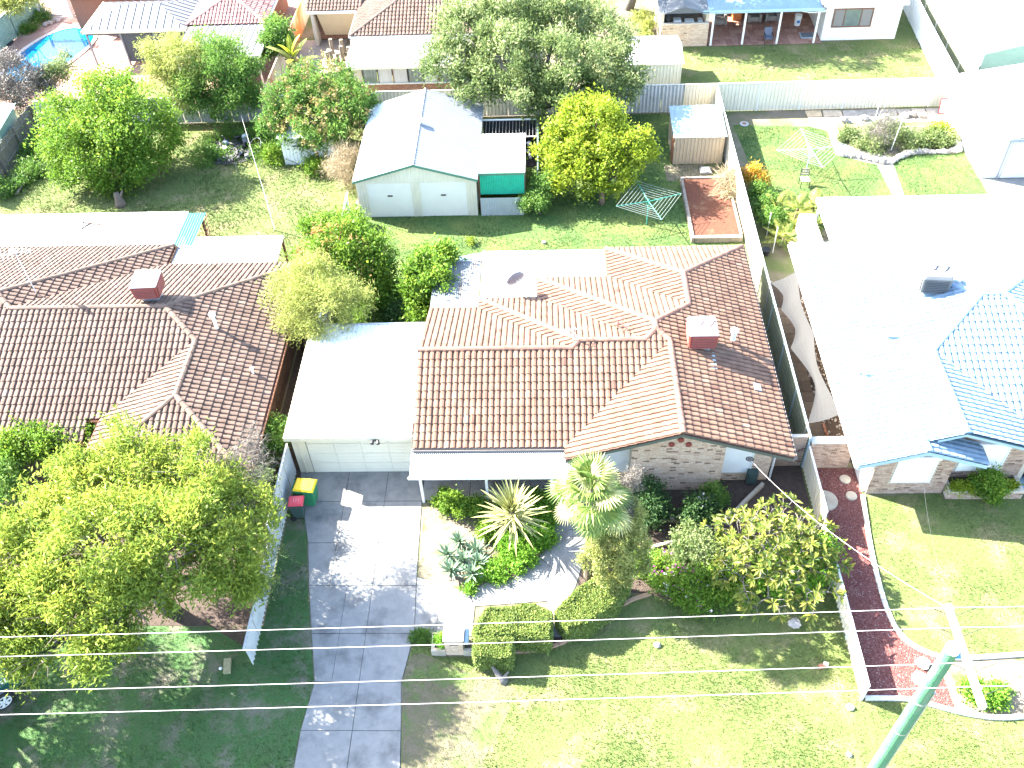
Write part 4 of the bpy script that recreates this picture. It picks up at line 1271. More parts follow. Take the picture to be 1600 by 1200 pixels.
MB().tube([(q.x, q.y, 6.1), (q.x+0.05, q.y-0.1, 6.35), (q.x+0.3, q.y-0.3, 6.35)], [0.09, 0.12, 0.05], 8).build('amplifier', mat('mauve_plastic', (0.42, 0.36, 0.40), None, 4, 0.6), r)

pat = thing('patio_roof', (-24, 36, 0), 'weathered white patio roof with turquoise ends behind the dark brown roof', 'patio roof')
mb = MB()
corr(mb, (-34, 34.75, 2.36), (16.2, 0, 0), (0, 2.8, -0.04), 0.12, 0.02)
mb.build('roof_sheet', M_WSTEEL, pat)
mb = MB()
corr(mb, (-17.78, 34.75, 2.355), (0.9, 0, 0), (0, 2.65, -0.04), 0.12, 0.02)
corr(mb, (-27.9, 37.0, 2.35), (1.1, 0, 0), (-0.6, 0.65, -0.02), 0.12, 0.02)
mb.build('coloured_sheet', M_TURQ, pat)
for x in (-30, -26, -22, -17.2):
    MB().box(x-0.05, x+0.05, 37.35, 37.45, 0, 2.3).build('post', M_BTIMB, pat)
MB().box(-34, -16.9, 37.36, 37.42, 2.18, 2.3).build('beam', M_BTIMB, pat)
mb = MB()
for i in range(5):
    mb.obox((-17.0+0.02, 36.9+0.1*i, 1.0+0.25*i), (0.02, 0, 0), (0, 0.4, 0), (0, 0, 0.03))
mb.build('lattice', M_BTIMB, pat)
pat = thing('patio_roof', (-15, 34.3, 0), 'small streaky white patio roof beside the red tipped tree', 'patio roof')
mb = MB()
corr(mb, (-17.5, 33.25, 2.38), (5.0, 0, 0), (-0.08, 2.2, -0.05), 0.11, 0.02)
mb.build('roof_sheet', mat('streaked_sheet', (0.20, 0.21, 0.21), (0.15, 0.16, 0.16), 3, 0.5, col3=(0.06, 0.085, 0.085), scale3=1.6, thr=(0.56, 0.72), stretch=(3, 0.25, 1)), pat)
for x in (-17.3, -12.7):
    MB().box(x-0.05, x+0.05, 35.3, 35.4, 0, 2.3).build('post', M_BTIMB, pat)
# broken frame lying on the patio roof
br = thing('broken_frame', (-22.5, 36.9, 2.4), 'dark broken bits of a frame lying on the white patio roof on the left', 'debris')
M_DRIFT = mat('weathered_stick', (0.13, 0.10, 0.085), None, 4, 0.9)
for (x0, y0), (x1, y1), w in (((114, 341), (131, 347), .05), ((130, 348), (141, 349), .05), ((141, 349), (156, 351), .06), ((141, 349), (127, 358), .05), ((138, 346), (145, 348), .04)):
    MB().tube([at(x0, y0, 2.45), at(x1, y1, 2.5)], w, 5).build('rod', M_DRIFT, br)

# ------------------------------------------------------------------ the house on the right
rh = thing('brick_house', (16, 28, 0), 'pale blue tiled house on the right with white shutters and a planter', 'house')
RF = [Face([(11.18, 21.0), (13.48, 21.0), (13.48, 21.45), (14.81, 21.45), (14.81, 25.63), (17.155, 27.975), (11.18, 33.95)], 'y', 11.18, 1),
      Face([(13.48, 21.0), (15.78, 21.0), (15.78, 22.0), (13.48, 22.0)], 'y', 15.78, -1),
      Face([(14.81, 21.45), (18.44, 21.45), (18.44, 22.0), (14.81, 25.63)], 'y', 18.44, -1),
      Face([(18.44, 22), (23.98, 22), (18.0, 27.98), (17.155, 27.975), (14.81, 25.63)], 'x', 22.0, 1),
      Face([(23.98, 22), (23.98, 33.95), (18.0, 27.975)], 'y', 23.98, -1),
      Face([(11.18, 33.95), (23.98, 33.95), (18.0, 27.975), (17.155, 27.975)], 'x', 33.95, -1)]
RR = [((13.48, 20.98, hz(2.3)), (13.48, 21.9, hz(2.3))), ((14.81, 21.43, hz(3.63)), (14.81, 25.63, hz(3.63))), ((14.81, 25.63, hz(3.63)), (17.155, 27.975, hz(5.975))),
      ((17.155, 27.975, hz(5.975)), (18.0, 27.975, hz(5.975))), ((23.98, 22, EZ), (18.0, 27.975, hz(5.975))), ((23.98, 33.95, EZ), (18.0, 27.975, hz(5.975))), ((11.18, 33.95, EZ), (17.155, 27.975, hz(5.975)))]
tile_roof(rh, RF, M_TILE3, M_DECK3, 300, RR, M_CAP3, True,
          [((11.18, 33.95, EZ), (11.18, 21.0, EZ)), ((18.44, 22.0, EZ), (23.98, 22, EZ)), ((23.98, 33.95, EZ), (11.18, 33.95, EZ)), ((15.78, 21.0, EZ), (15.78, 22.0, EZ))], M_WHITE)
def verge(root, x0, x1, y, z0, z1, m, t=0.2):
    MB().hull([(x0, y, z0-t), (x1, y, z1-t), (x1, y+0.04, z1-t), (x0, y+0.04, z0-t)], [(x0, y, z0-0.02), (x1, y, z1-0.02), (x1, y+0.04, z1-0.02), (x0, y+0.04, z0-0.02)]).build('verge_board', m, root)
verge(rh, 11.18, 13.48, 20.99, EZ, hz(2.3), M_BLUET); verge(rh, 15.78, 13.48, 20.99, EZ, hz(2.3), M_BLUET)
verge(rh, 13.9, 14.81, 21.46, hz(2.72), hz(3.63), M_BLUET); verge(rh, 18.44, 14.81, 21.46, EZ, hz(3.63), M_BLUET)
wz1 = lambda x, y=0: EZ+p*min(x-11.18, 15.78-x)-0.09
wz2 = lambda x, y=0: EZ+p*min(x-11.18, 18.44-x)-0.09
bay = MB().prism([(12.15, 21.62), (13.48, 21.62), (15.02, 21.62), (15.02, 22.2), (13.48, 22.2), (12.15, 22.2)], 0, wz1).build('bay_wall', M_MORTAR, rh)
wb = MB().prism([(13.0, 22.12), (14.81, 22.12), (17.9, 22.12), (17.9, 22.5), (14.81, 22.5), (13.0, 22.5)], 0, wz2)
wb.box(12.15, 12.4, 22.2, 33.3, 0, 2.42).box(12.4, 23.2, 33.05, 33.3, 0, 2.42).box(17.9, 18.1, 22.12, 23.6, 0, 2.42).box(18.1, 23.2, 23.5, 23.7, 0, 2.42).box(23.0, 23.2, 23.7, 33.05, 0, 2.42)
wl = wb.build('wall', M_MORTAR, rh)
bricks(bay, 12.15, 15.02, 21.62, 0, lambda x: wz1(x)-0.02, M_BRICK2, 180, 14, dark=0.04, holes=[(13.0, 14.25, 0.7, 2.3)])
bricks(wl, 15.03, 17.9, 22.12, 0, lambda x: wz2(x)-0.02, M_BRICK2, 120, 15, dark=0.04, holes=[(15.45, 17.0, 0.75, 2.4)])
shutter(rh, 12.95, 14.3, 21.62, 0.72, 2.2)
shutter(rh, 15.5, 17.05, 22.12, 0.75, 2.3)
MB().box(12.02, 12.15, 21.7, 23.6, 0, 2.3).build('corner_post', M_WHITE, rh)
po = MB().box(18.15, 19.1, 23.44, 23.49, 0.1, 2.1).build('screen_door', M_SCREEN, rh)
mn = mat('navy_cover', (0.035, 0.045, 0.075), None, 4, 0.5)
st = MB().prism([(18.0, 21.6), (20, 21.3), (20, 23.4), (18.1, 23.4)], 0.0, 0.1).build('step', M_BLUET, rh)
pot = thing('covered_barbecue', (18.6, 22.2, 0.1), 'navy covered rounded shape at the porch past the planter at the right edge', 'barbecue')
MB().blob((18.75, 22.3, 0.75), 0.65, 0.75, 0.8, 12, 8, 0.03).build('cover', mn, pot, smooth=True)
MB().box(18.45, 19.0, 22.0, 22.6, 0.08, 0.5).build('base', M_BLK, pot)
# brick planter with its plants
pl = thing('planter_box', (16.4, 21.7, 0), 'low brick planter box below the second white shutter of the pale blue roofed house', 'planter')
for nm, (a, b, c, d) in (('planter_wall', (15.1, 17.9, 21.32, 21.46)), ('planter_wall', (15.1, 15.24, 21.46, 22.1)), ('planter_wall', (17.76, 17.9, 21.46, 22.1))):
    wq = MB().box(a, b, c, d, 0, 0.45).build(nm, M_MORTAR, pl)
    if b-a > 1: bricks(wq, a, b, c, 0, 0.44, M_BRICK2, 60, 16, dark=0.02, depth=0.006)
MB().box(15.24, 17.76, 21.46, 22.1, 0, 0.36).build('soil', M_BED, pl)
# left side: brick screen wall, shade sail, paving
sw = thing('brick_wall', (11, 22.95, 0), 'low tan brick screen wall with pale capping at the end of the gravel path', 'wall')
wq = MB().box(10.12, 11.75, 22.9, 23.12, 0, 1.5).build('wall_core', M_MORTAR, sw)
bricks(wq, 10.12, 11.75, 22.9, 0, 1.5, M_BRICK2, 130, 17, dark=0.03)
for i in range(7):
    MB().box(10.08+i*0.245, 10.08+i*0.245+0.238, 22.84, 23.17, 1.5, 1.57).build('capping', M_KERBW, sw)
sheet('side_paving_bed', [(10.08, 23.1), (12.1, 23.1), (12.1, 34), (10.08, 34)], 0.008, M_BED)
pv = sheet('side_paving', [(10.1, 24.0), (11.25, 24.0), (11.25, 32.4), (10.1, 32.4)], 0.012, M_JOINT)
me_p = []
for i in range(14):
    for k in range(2):
        x0 = 10.13+k*0.56; y0 = 24.05+i*0.59
        mb = MB().box(x0, x0+0.54, y0, y0+0.57, 0.0, 0.04+R.uniform(-0.004, 0.004), 0, R.random())
        mb.build('paver', M_PAVER, pv)
mb = MB()
for i in range(420):
    x, y = R.uniform(11.25, 12.1), R.uniform(23.2, 33)
    s_ = R.uniform(0.025, 0.07)
    mb.blob((x, y, 0.03), s_, s_, s_*0.6, 5, 3, 0.25, 0, R.random())
mb.build('river_stones', M_STONE, None, 'stuff')
mb = MB()
for i in range(16):
    mb.obox((11.3+R.uniform(-.02, .02), 24.0+i*0.12 if i < 10 else 23.9, 0.05), (0.05, 0, 0), (0, 0.055, 0), (0, 0, 0.05), 0, R.random())
tag(mb.build('brick_edging', M_BRICKR), 'short line of red edging bricks under the shade sail', 'edging')
sail = thing('shade_sail', (10.7, 28, 0), 'grey beige scalloped shade sail strung between the fence and the pale blue roof', 'shade sail')
left = smooth_line([(9.98, 31.8), (10.35, 30.9), (10.12, 30.0)], 6)[:-1]+smooth_line([(10.12, 30.0), (10.5, 28.8), (10.1, 27.65)], 6)[:-1]+smooth_line([(10.1, 27.65), (10.62, 25.5), (9.95, 23.45)], 8)
right = smooth_line([(11.2, 32.3), (10.95, 30.2), (11.12, 28.3)], 12)[:-1]+smooth_line([(11.12, 28.3), (10.85, 26.2), (11.2, 23.7)], 8)
nL = len(left)
mb = MB()
G = []
for i in range(nL):
    t = i/(nL-1)
    rr_ = right[min(int(round(t*(len(right)-1))), len(right)-1)]
    l = left[i]
    row = []
    for k in range(7):
        s_ = k/6
        x = l[0]+(rr_[0]-l[0])*s_; y = l[1]+(rr_[1]-l[1])*s_
        z = 2.0+0.25*s_-0.10*math.sin(math.pi*s_)+0.05*math.sin(t*9)
        row.append((x, y, z))
    G.append(row)
for i in range(nL-1):
    for k in range(6):
        mb.poly([G[i][k], G[i+1][k], G[i+1][k+1], G[i][k+1]])
o = mb.build('sail_cloth', M_SAIL, sail, smooth=True)
for q in ((9.98, 31.8), (9.95, 23.45)):
    MB().tube([(q[0], q[1], 0), (q[0], q[1], 2.05)], 0.03, 7).build('post', M_STEEL, sail)
# patio roof behind
pat = thing('patio_roof', (17, 36, 0), 'wide flat white patio roof behind the pale blue tiled house', 'patio roof')
mb = MB()
corr(mb, (13.15, 34.05, 2.42), (11, 0, 0), (0, 3.5, -0.02), 0.19, 0.025, True)
mb.build('roof_sheet', M_WSTEEL, pat)
MB().box(13.1, 24.2, 37.5, 37.58, 2.28, 2.45).build('gutter', M_STEEL, pat)
MB().box(13.09, 13.15, 34.05, 37.5, 2.28, 2.45).build('fascia', M_WHITE, pat)
for x in (13.3, 17, 20.5, 24):
    MB().box(x-0.05, x+0.05, 37.35, 37.45, 0, 2.35).build('post', M_WHITE, pat)
MB().box(12.4, 13.1, 33.4, 37.4, 0, 1.6).build('side_wall', M_WHITE, pat)
cooler('roof_cooler', 'white cooler with dark grille and blue shadow on the pale blue tiled roof', (15.6, 29.0, 4.05), 1.15, 1.1, 0.95, -0.1, mat('cooler_grey', (0.13, 0.13, 0.13), None, 3, 0.5), mat('cooler_lid', (0.20, 0.20, 0.20), None, 3, 0.5), M_SCREEN)
for px, py, lb in ((1385, 530, 'upper bent vent pipe on the sunlit slope of the pale blue tiled roof'), (1340, 590, 'lower small vent pipe on the sunlit slope of the pale blue tiled roof')):
    q = at(px, py, 3.3); f = RF[0]
    q = at(px, py, f.z(q.x, q.y)); zz = f.z(q.x, q.y)
    v = thing('roof_vent', (q.x, q.y, zz), lb, 'vent')
    MB().tube([(q.x, q.y, zz-0.1), (q.x, q.y, zz+0.35), (q.x+0.12, q.y-0.08, zz+0.42)], 0.06, 9).build('pipe', M_GREYPL, v)
    MB().lathe((q.x, q.y, zz), [(0.16, 0), (0.09, 0.06)], 10).build('flashing', M_BLUET, v)
# ------------------------------------------------------------------ houses along the back
def plain_tiles(root, faces, ridges, m, cap, eaves, gut, seed, single=0):
    return tile_roof(root, faces, m, M_DECK, single, ridges, cap, False, eaves, gut, seed)

# house behind, centre: brick wall with blind, hip roof, white patio with windows
hb = thing('brick_house', (-9, 58, 0), 'brown tiled house with a beige blind and white patio behind the long shed', 'house')
BF = [Face([(-12.25, 55.75), (-3.0, 55.75), (-7.625, 60.375)], 'x', 55.75, 1), Face([(-12.25, 55.75), (-7.625, 60.375), (-7.625, 65), (-12.25, 65)], 'y', -12.25, 1),
      Face([(-3.0, 55.75), (-3.0, 65), (-7.625, 65), (-7.625, 60.375)], 'y', -3.0, -1),
      Face([(-15.7, 59.5), (-12.0, 59.5), (-12.0, 65), (-15.7, 65)], 'x', 59.5, 1)]
plain_tiles(hb, BF, [((-12.25, 55.75, EZ), (-7.625, 60.375, hz(4.625))), ((-3.0, 55.75, EZ), (-7.625, 60.375, hz(4.625))), ((-7.625, 60.375, hz(4.625)), (-7.625, 65, hz(4.625)))], M_TILE2, M_CAP2,
            [((-12.25, 55.75, EZ), (-3.0, 55.75, EZ)), ((-12.25, 65, EZ), (-12.25, 55.75, EZ)), ((-15.7, 59.5, EZ), (-12.4, 59.5, EZ))], M_WHITE, 31)
wl = MB().box(-11.8, -3.4, 56.2, 65, 0, 2.4).box(-15.5, -11.8, 60.6, 65, 0, 2.4).box(-15.5, -15.3, 59.6, 60.6, 0, 2.4).build('wall', M_MORTAR, hb)
bricks(wl, -15.5, -12.0, 60.6, 0, 2.4, M_BRICKR, 0, 32, dark=0.05)
MB().hull([(-14.9, 60.3, 0.45), (-13.1, 60.3, 0.45), (-13.1, 60.33, 0.45), (-14.9, 60.33, 0.45)], [(-15.1, 59.62, 2.35), (-12.4, 59.62, 2.35), (-12.4, 59.65, 2.35), (-15.1, 59.65, 2.35)]).build('blind', M_BEIGEB, hb)
pt = thing('patio_room', (-9.5, 53.8, 0), 'white roofed enclosed patio with a row of curtained windows above red brick', 'patio')
mb = MB()
corr(mb, (-12.1, 51.95, 2.32), (7.6, 0, 0), (0, 3.8, 0.08), 0.16, 0.02)
mb.build('roof_sheet', M_GSTEEL, pt)
MB().box(-12.15, -4.5, 51.88, 51.95, 2.2, 2.36).build('gutter', M_CREAM, pt)
wq = MB().box(-11.2, -4.6, 52.5, 52.7, 0, 0.95).box(-11.75, -11.2, 52.5, 52.7, 0, 2.25).build('wall', M_MORTAR, pt)
bricks(wq, -11.2, -4.6, 52.5, 0, 0.93, M_BRICKR, 0, 33, dark=0.03)
MB().box(-11.22, -4.6, 52.4, 52.6, 0.95, 1.0).build('sill', M_WHITE, pt)
M_CURT = mat('curtain', (0.62, 0.60, 0.58), (0.45, 0.43, 0.42), 3, 0.8, stretch=(4, 1, 0.2))
for i in range(7):
    x0 = -11.15+i*0.93
    wdw = MB().box(x0+0.05, x0+0.88, 52.5, 52.53, 1.02, 2.2).build('window_pane', M_CURT if i in (1, 2, 4) else M_GLASS, pt)
    MB().box(x0, x0+0.05, 52.46, 52.56, 1.0, 2.22).build('mullion', M_BTIMB if i % 3 == 2 else M_BLK, pt)
    if i in (0, 3, 5):
        MB().box(x0+0.2, x0+0.75, 52.535, 52.56, 1.02, 2.2).build('curtain', M_CURT, pt)
g = 'round timber stumps beside the brick wall with the beige blind'
for k, (px, py) in enumerate(((520, 83), (536, 83), (519, 96), (536, 94), (547, 92), (553, 82), (514, 101), (530, 103))):
    q = at(px, py)
    h = R.uniform(0.7, 1.0)
    s_ = thing('timber_stump', (q.x, q.y, 0), ['left timber stump of the back row', 'right timber stump of the back row', 'left timber stump of the middle row', 'middle timber stump of the middle row', 'timber stump standing nearest the white patio roof', 'timber stump in the corner by the house wall', 'leftmost timber stump of the front row', 'right timber stump of the front row'][k]+' near the beige blind', 'stump', g)
    MB().tube([(q.x, q.y, 0), (q.x, q.y, h)], 0.13, 9).build('log', M_TIMBER, s_)
sheet('yard_soil', [(-17.0, 51), (-12, 51), (-12, 60.5), (-16.6, 60.5)], 0.006, M_GROUND)
sheet('yard_paving', [(-16.5, 55.5), (-13.5, 55.5), (-13.5, 60.5), (-16.5, 60.5)], 0.010, mat('old_paving', (0.22, 0.19, 0.16), (0.3, 0.25, 0.2), 4, 0.9))

# house with the pool
ha = thing('brick_house', (-20, 61, 0), 'reddish tiled house with wide white verandahs beside the swimming pool', 'house')
AF = [Face([(-23.3, 57.9), (-18.1, 57.9), (-20.7, 60.5)], 'x', 57.9, 1), Face([(-23.3, 57.9), (-20.7, 60.5), (-20.7, 66), (-23.3, 66)], 'y', -23.3, 1), Face([(-18.1, 57.9), (-18.1, 66), (-20.7, 66), (-20.7, 60.5)], 'y', -18.1, -1),
      Face([(-33, 62.5), (-23.3, 62.5), (-23.3, 67), (-33, 67)], 'x', 62.5, 1)]
M_TILE4 = tone_mat('roof_tile_mauve', [(0, (0.16, 0.08, 0.075)), (0.5, (0.26, 0.145, 0.13)), (1, (0.34, 0.23, 0.2))], 0, 0.8, noise=(2, 0.8, 1.1))
plain_tiles(ha, AF, [((-23.3, 57.9, EZ), (-20.7, 60.5, hz(2.6))), ((-18.1, 57.9, EZ), (-20.7, 60.5, hz(2.6))), ((-20.7, 60.5, hz(2.6)), (-20.7, 66, hz(2.6)))], M_TILE4, M_TILE4,
            [((-18.1, 57.9, EZ), (-18.1, 66, EZ))], M_WHITE, 41)
MB().box(-22.9, -18.6, 58.4, 66, 0, 2.4).box(-33, -22.9, 63, 66, 0, 2.4).build('wall', M_BRICKR, ha)
pt = thing('verandah', (-26.5, 59, 0), 'white hipped steel pavilion roof with dark mesh screens beside the pool', 'verandah')
mb = MB()
b0, b1 = (-30.1, 57.5), (-23.4, 57.5)
def hipsheet(A, B, T1, T2, n):
    """one hipped slope with ribs running straight up it"""
    A, B, T1, T2 = map(Vector, (A, B, T1, T2))
    e = B-A
    nrm = e.cross(T1-A).normalized()
    if nrm.z < 0: nrm = -nrm
    t1, t2 = (T1-A).dot(e)/e.length_squared, (T2-A).dot(e)/e.length_squared
    up = T1-A-e*t1
    mb.poly([A, B, T2, T1])
    ax = e.normalized()*0.035
    for i in range(1, n):
        s_ = i/n
        f = min(1.0, s_/max(t1, 1e-3), (1-s_)/max(1-t2, 1e-3))
        a = A+e*s_; d = a+up*f
        mb.hull([a-ax, a+ax, d+ax, d-ax], [q+nrm*0.045 for q in (a-ax*.6, a+ax*.6, d+ax*.6, d-ax*.6)])
hipsheet((-30.1, 57.5, 2.42), (-23.2, 57.5, 2.42), (-28.0, 59.7, 3.2), (-25.4, 59.7, 3.2), 13)
hipsheet((-30.1, 61.9, 2.42), (-30.1, 57.5, 2.42), (-28.0, 59.7, 3.2), (-28.0, 59.72, 3.2), 10)
hipsheet((-23.2, 57.5, 2.42), (-23.2, 61.9, 2.42), (-25.4, 59.7, 3.2), (-25.4, 59.72, 3.2), 10)
hipsheet((-23.2, 61.9, 2.42), (-30.1, 61.9, 2.42), (-25.4, 59.7, 3.2), (-28.0, 59.7, 3.2), 13)
mb.build('roof_sheet', M_GSTEEL, pt)
MB().box(-30.15, -23.2, 57.42, 57.5, 2.28, 2.44).box(-30.18, -30.1, 57.42, 61.9, 2.28, 2.44).build('gutter', M_CREAM, pt)
M_DPOST = mat('grey_post', (0.22, 0.23, 0.25), None, 3, 0.5)
for x, y in ((-29.95, 57.6), (-27.7, 57.6), (-25.5, 57.6), (-23.4, 57.6), (-29.95, 61.7)):
    MB().box(x-0.05, x+0.05, y-0.05, y+0.05, 0, 2.35).build('post', M_DPOST, pt)
MB().box(-27.65, -25.55, 57.6, 57.62, 0.25, 2.3).build('mesh_screen', M_SCREEN, pt)
MB().box(-25.45, -23.45, 57.6, 57.62, 0.25, 2.3).build('mesh_screen', M_SCREEN, pt)
MB().box(-29.9, -27.75, 57.6, 57.62, 2.1, 2.3).build('rolled_screen', M_SCREEN, pt)
pt = thing('verandah', (-20, 55.8, 0), 'flat white ribbed verandah roof in front of the reddish tiled house', 'verandah')
mb = MB()
corr(mb, (-23.1, 53.8, 2.33), (5.4, 0, 0), (0, 4.1, 0.1), 0.45, 0.035, True)
mb.build('roof_sheet', M_GSTEEL, pt)
MB().box(-23.15, -17.7, 53.72, 53.8, 2.2, 2.36).build('gutter', M_GREYPL, pt)
MB().box(-17.7, -17.64, 53.72, 57.9, 2.2, 2.36).build('fascia', M_WHITE, pt)
for x, y in ((-22.9, 53.9), (-17.85, 53.9), (-17.85, 57.7)):
    MB().box(x-0.05, x+0.05, y-0.05, y+0.05, 0, 2.3).build('post', M_WHITE, pt)
sheet('pool_paving', [(-38, 52), (-17.2, 52), (-16.9, 67), (-40, 69), (-40, 56)], 0.006, mat('brick_paving', (0.34, 0.20, 0.15), (0.26, 0.145, 0.11), 5, 0.9, 0.2, 30, col3=(0.44, 0.32, 0.26), scale3=0.5, thr=(0.5, 0.7)))
sheet('pool_lawn', [(-30, 51), (-22, 51), (-22, 55.5), (-28, 55.2)], 0.010, M_LAWN)
# pool: outline in plan, coping blocks, sunk basin, water
PO_ = [(-36.3, 57.9), (-35.9, 60.2), (-35.1, 62.2), (-34.0, 63.2), (-32.7, 63.0), (-31.7, 61.9), (-31.6, 60.6), (-31.9, 59.2), (-32.4, 57.6), (-33.2, 56.2), (-34.6, 55.6), (-35.8, 56.3)]
PL = smooth_line(PO_, 5, True)
pool = thing('swimming_pool', (-34, 59.5, 0), 'bright blue kidney shaped swimming pool with brick surround', 'swimming pool')
mw = bpy.data.materials.new('pool_water'); mw.use_nodes = True
b = mw.node_tree.nodes['Principled BSDF']
b.inputs['Base Color'].default_value = (0.02, 0.46, 0.78, 1); b.inputs['Roughness'].default_value = 0.08
nt = mw.node_tree
nz = nt.nodes.new('ShaderNodeTexNoise'); nz.inputs['Scale'].default_value = 1.6; nz.inputs['Detail'].default_value = 3
bp = nt.nodes.new('ShaderNodeBump'); bp.inputs['Strength'].default_value = 0.15; bp.inputs['Distance'].default_value = 0.05
nt.links.new(nz.outputs['Fac'], bp.inputs['Height']); nt.links.new(bp.outputs[0], b.inputs['Normal'])
rp = nt.nodes.new('ShaderNodeValToRGB')
rp.color_ramp.elements[0].position = 0.35; rp.color_ramp.elements[0].color = (0.0, 0.085, 0.25, 1)
rp.color_ramp.elements[1].position = 0.65; rp.color_ramp.elements[1].color = (0.0, 0.18, 0.33, 1)
n2 = nt.nodes.new('ShaderNodeTexNoise'); n2.inputs['Scale'].default_value = 0.45
g2 = nt.nodes.new('ShaderNodeNewGeometry')
nt.links.new(g2.outputs['Position'], n2.inputs['Vector']); nt.links.new(n2.outputs['Fac'], rp.inputs[0]); nt.links.new(rp.outputs[0], b.inputs['Base Color'])
mb = MB()
for t in tessellate_polygon([[Vector((x, y, 0)) for x, y in PL]]):
    q = [(PL[i][0], PL[i][1], 0.03) for i in t]
    a = (q[1][0]-q[0][0])*(q[2][1]-q[0][1])-(q[1][1]-q[0][1])*(q[2][0]-q[0][0])
    mb.poly(q if a > 0 else q[::-1])
mb.build('water', mw, pool)
cx = sum(q[0] for q in PL)/len(PL); cy = sum(q[1] for q in PL)/len(PL)
M_COPE = mat('pool_coping', (0.60, 0.52, 0.45), (0.5, 0.42, 0.36), 3, 0.8)
for i in range(0, len(PL), 1):
    a = Vector((*PL[i], 0)); b_ = Vector((*PL[(i+1) % len(PL)], 0))
    oa = (a-Vector((cx, cy, 0))).normalized()*0.3; ob = (b_-Vector((cx, cy, 0))).normalized()*0.3
    MB().hull([a, b_, b_+ob, a+oa], [v+Vector((0, 0, 0.07)) for v in (a, b_, b_+ob, a+oa)]).build('coping_stone', M_COPE, pool)
# pool fence with bars
pf = thing('pool_fence', (-34.5, 65, 0), 'grey barred pool fence at the far end of the blue pool', 'fence')
for i in range(34):
    x = -36.6+i*0.12
    MB().box(x-0.015, x+0.015, 65.2, 65.23, 0.1, 1.9).build('bar', M_DPOST, pf)
MB().box(-36.7, -32.5, 65.19, 65.24, 1.9, 1.95).box(-36.7, -32.5, 65.19, 65.24, 0.1, 0.15).build('rail', M_DPOST, pf)
for x in (-36.7, -34.3, -32.5):
    MB().box(x-0.05, x+0.05, 65.1, 65.3, 0, 2.3).build('post', M_GREYPL, pf)
fence('metal_fence', 'pale green sheet fence along the left side of the blue pool', [(-38.2, 56.5), (-37.3, 62.2), (-36.9, 66)], 1.8, M_GREEN, None, 2.4, 0.2, 0.03)
um = thing('folded_umbrella', at(12, 69), 'black folded umbrella in a heavy base at the left end of the pool', 'umbrella')
q = at(12, 69)
MB().box(q.x-0.35, q.x+0.35, q.y-0.35, q.y+0.35, 0.0, 0.12).build('base', M_BLK, um, bevel=0.04)
MB().tube([(q.x, q.y, 0.1), (q.x, q.y, 1.0), (q.x, q.y, 1.9), (q.x, q.y, 2.3)], [0.05, 0.04, 0.16, 0.03], 8).build('canopy', M_BLK, um)
ta = thing('garden_bench', (-31.8, 64.2, 0), 'pale low garden bench beside the barred pool fence', 'bench')
MB().box(-32.4, -31.2, 64.0, 64.45, 0.40, 0.46).build('seat', M_GREYPL, ta)
for x in (-32.3, -31.3):
    MB().box(x-0.04, x+0.04, 64.05, 64.4, 0, 0.4).build('leg', M_GREYPL, ta)
rb = thing('rock_border', (-36, 62.8, 0), 'few pale rocks edging the green bed beside the pool', 'rocks')
for i in range(7):
    q = at(72+i*4.2, 41-i*1.6+R.uniform(-1, 1))
    MB().blob((q.x, q.y, 0.12), 0.17, 0.15, 0.16, 7, 4, 0.2, 0, R.random()).build('rock', M_STONE, rb)

# house top right with patio
hc = thing('brick_house', (16, 61, 0), 'white walled house with a blue patio roof beyond the long cream fence', 'house')
MB().box(18.2, 23.0, 58.6, 66, 0, 2.5).build('wall', M_WWALL, hc)
MB().box(10.8, 18.2, 63.2, 66, 0, 2.5).build('wall', mat('patio_back_wall', (0.24, 0.19, 0.16), (0.2, 0.16, 0.13), 3, 0.9), hc)
mb = MB()
corr(mb, (17.75, 58.35, 2.5), (5.5, 0, 0), (0, 7.5, 1.2), 0.2, 0.03, True)
mb.build('roof', M_WSTEEL, hc)
MB().box(17.9, 23.25, 58.28, 58.35, 2.38, 2.52).build('fascia', M_WHITE, hc)
w = MB().box(18.75, 21.15, 58.57, 58.6, 0.95, 2.05).build('window', M_GLASS, hc)
MB().box(18.68, 18.75, 58.54, 58.6, 0.88, 2.12).box(21.15, 21.22, 58.54, 58.6, 0.88, 2.12).box(18.75, 21.15, 58.54, 58.6, 2.05, 2.12).box(18.75, 21.15, 58.54, 58.6, 0.88, 0.95).box(19.4, 19.44, 58.54, 58.6, 0.95, 2.05).box(20.45, 20.49, 58.54, 58.6, 0.95, 2.05).build('window_frame', M_BTIMB, w)
MB().box(18.78, 19.38, 58.56, 58.575, 0.96, 2.04).box(20.5, 21.12, 58.56, 58.575, 0.96, 2.04).build('insect_screen', mat('grey_mesh', (0.2, 0.19, 0.18), None, 20, 0.8), w)
mb = MB()
corr(mb, (10.2, 58.2, 2.35), (7.6, 0, 0), (0, 5.2, 0.35), 0.1, 0.02)
mb.build('patio_sheet', M_BLUER, hc)
MB().box(10.2, 17.9, 58.1, 58.2, 2.22, 2.38).build('gutter', M_BLUET, hc)
for x in (10.95, 13.0, 15.25, 17.65):
    MB().box(x-0.06, x+0.06, 58.2, 58.32, 0, 2.3).build('post', M_WHITE, hc)
MB().tube([(16.0, 58.2, 2.3), (17.0, 58.15, 2.12), (17.9, 58.15, 2.15), (18.3, 58.3, 2.3)], 0.03, 6).build('hose', M_WHITE, hc)
po = sheet('patio_floor', [(10.8, 58.15), (18.2, 58.15), (18.2, 63.2), (10.8, 63.2)], 0.010, M_JOINT)
for i in range(18):
    for k in range(12):
        x0, y0 = 10.82+i*0.41, 58.2+k*0.41
        if x0+0.395 < 18.2:
            MB().box(x0, x0+0.395, y0, y0+0.395, 0, 0.05+R.uniform(-.003, .003), 0, R.random()).build('floor_tile', M_PAVRED, po)
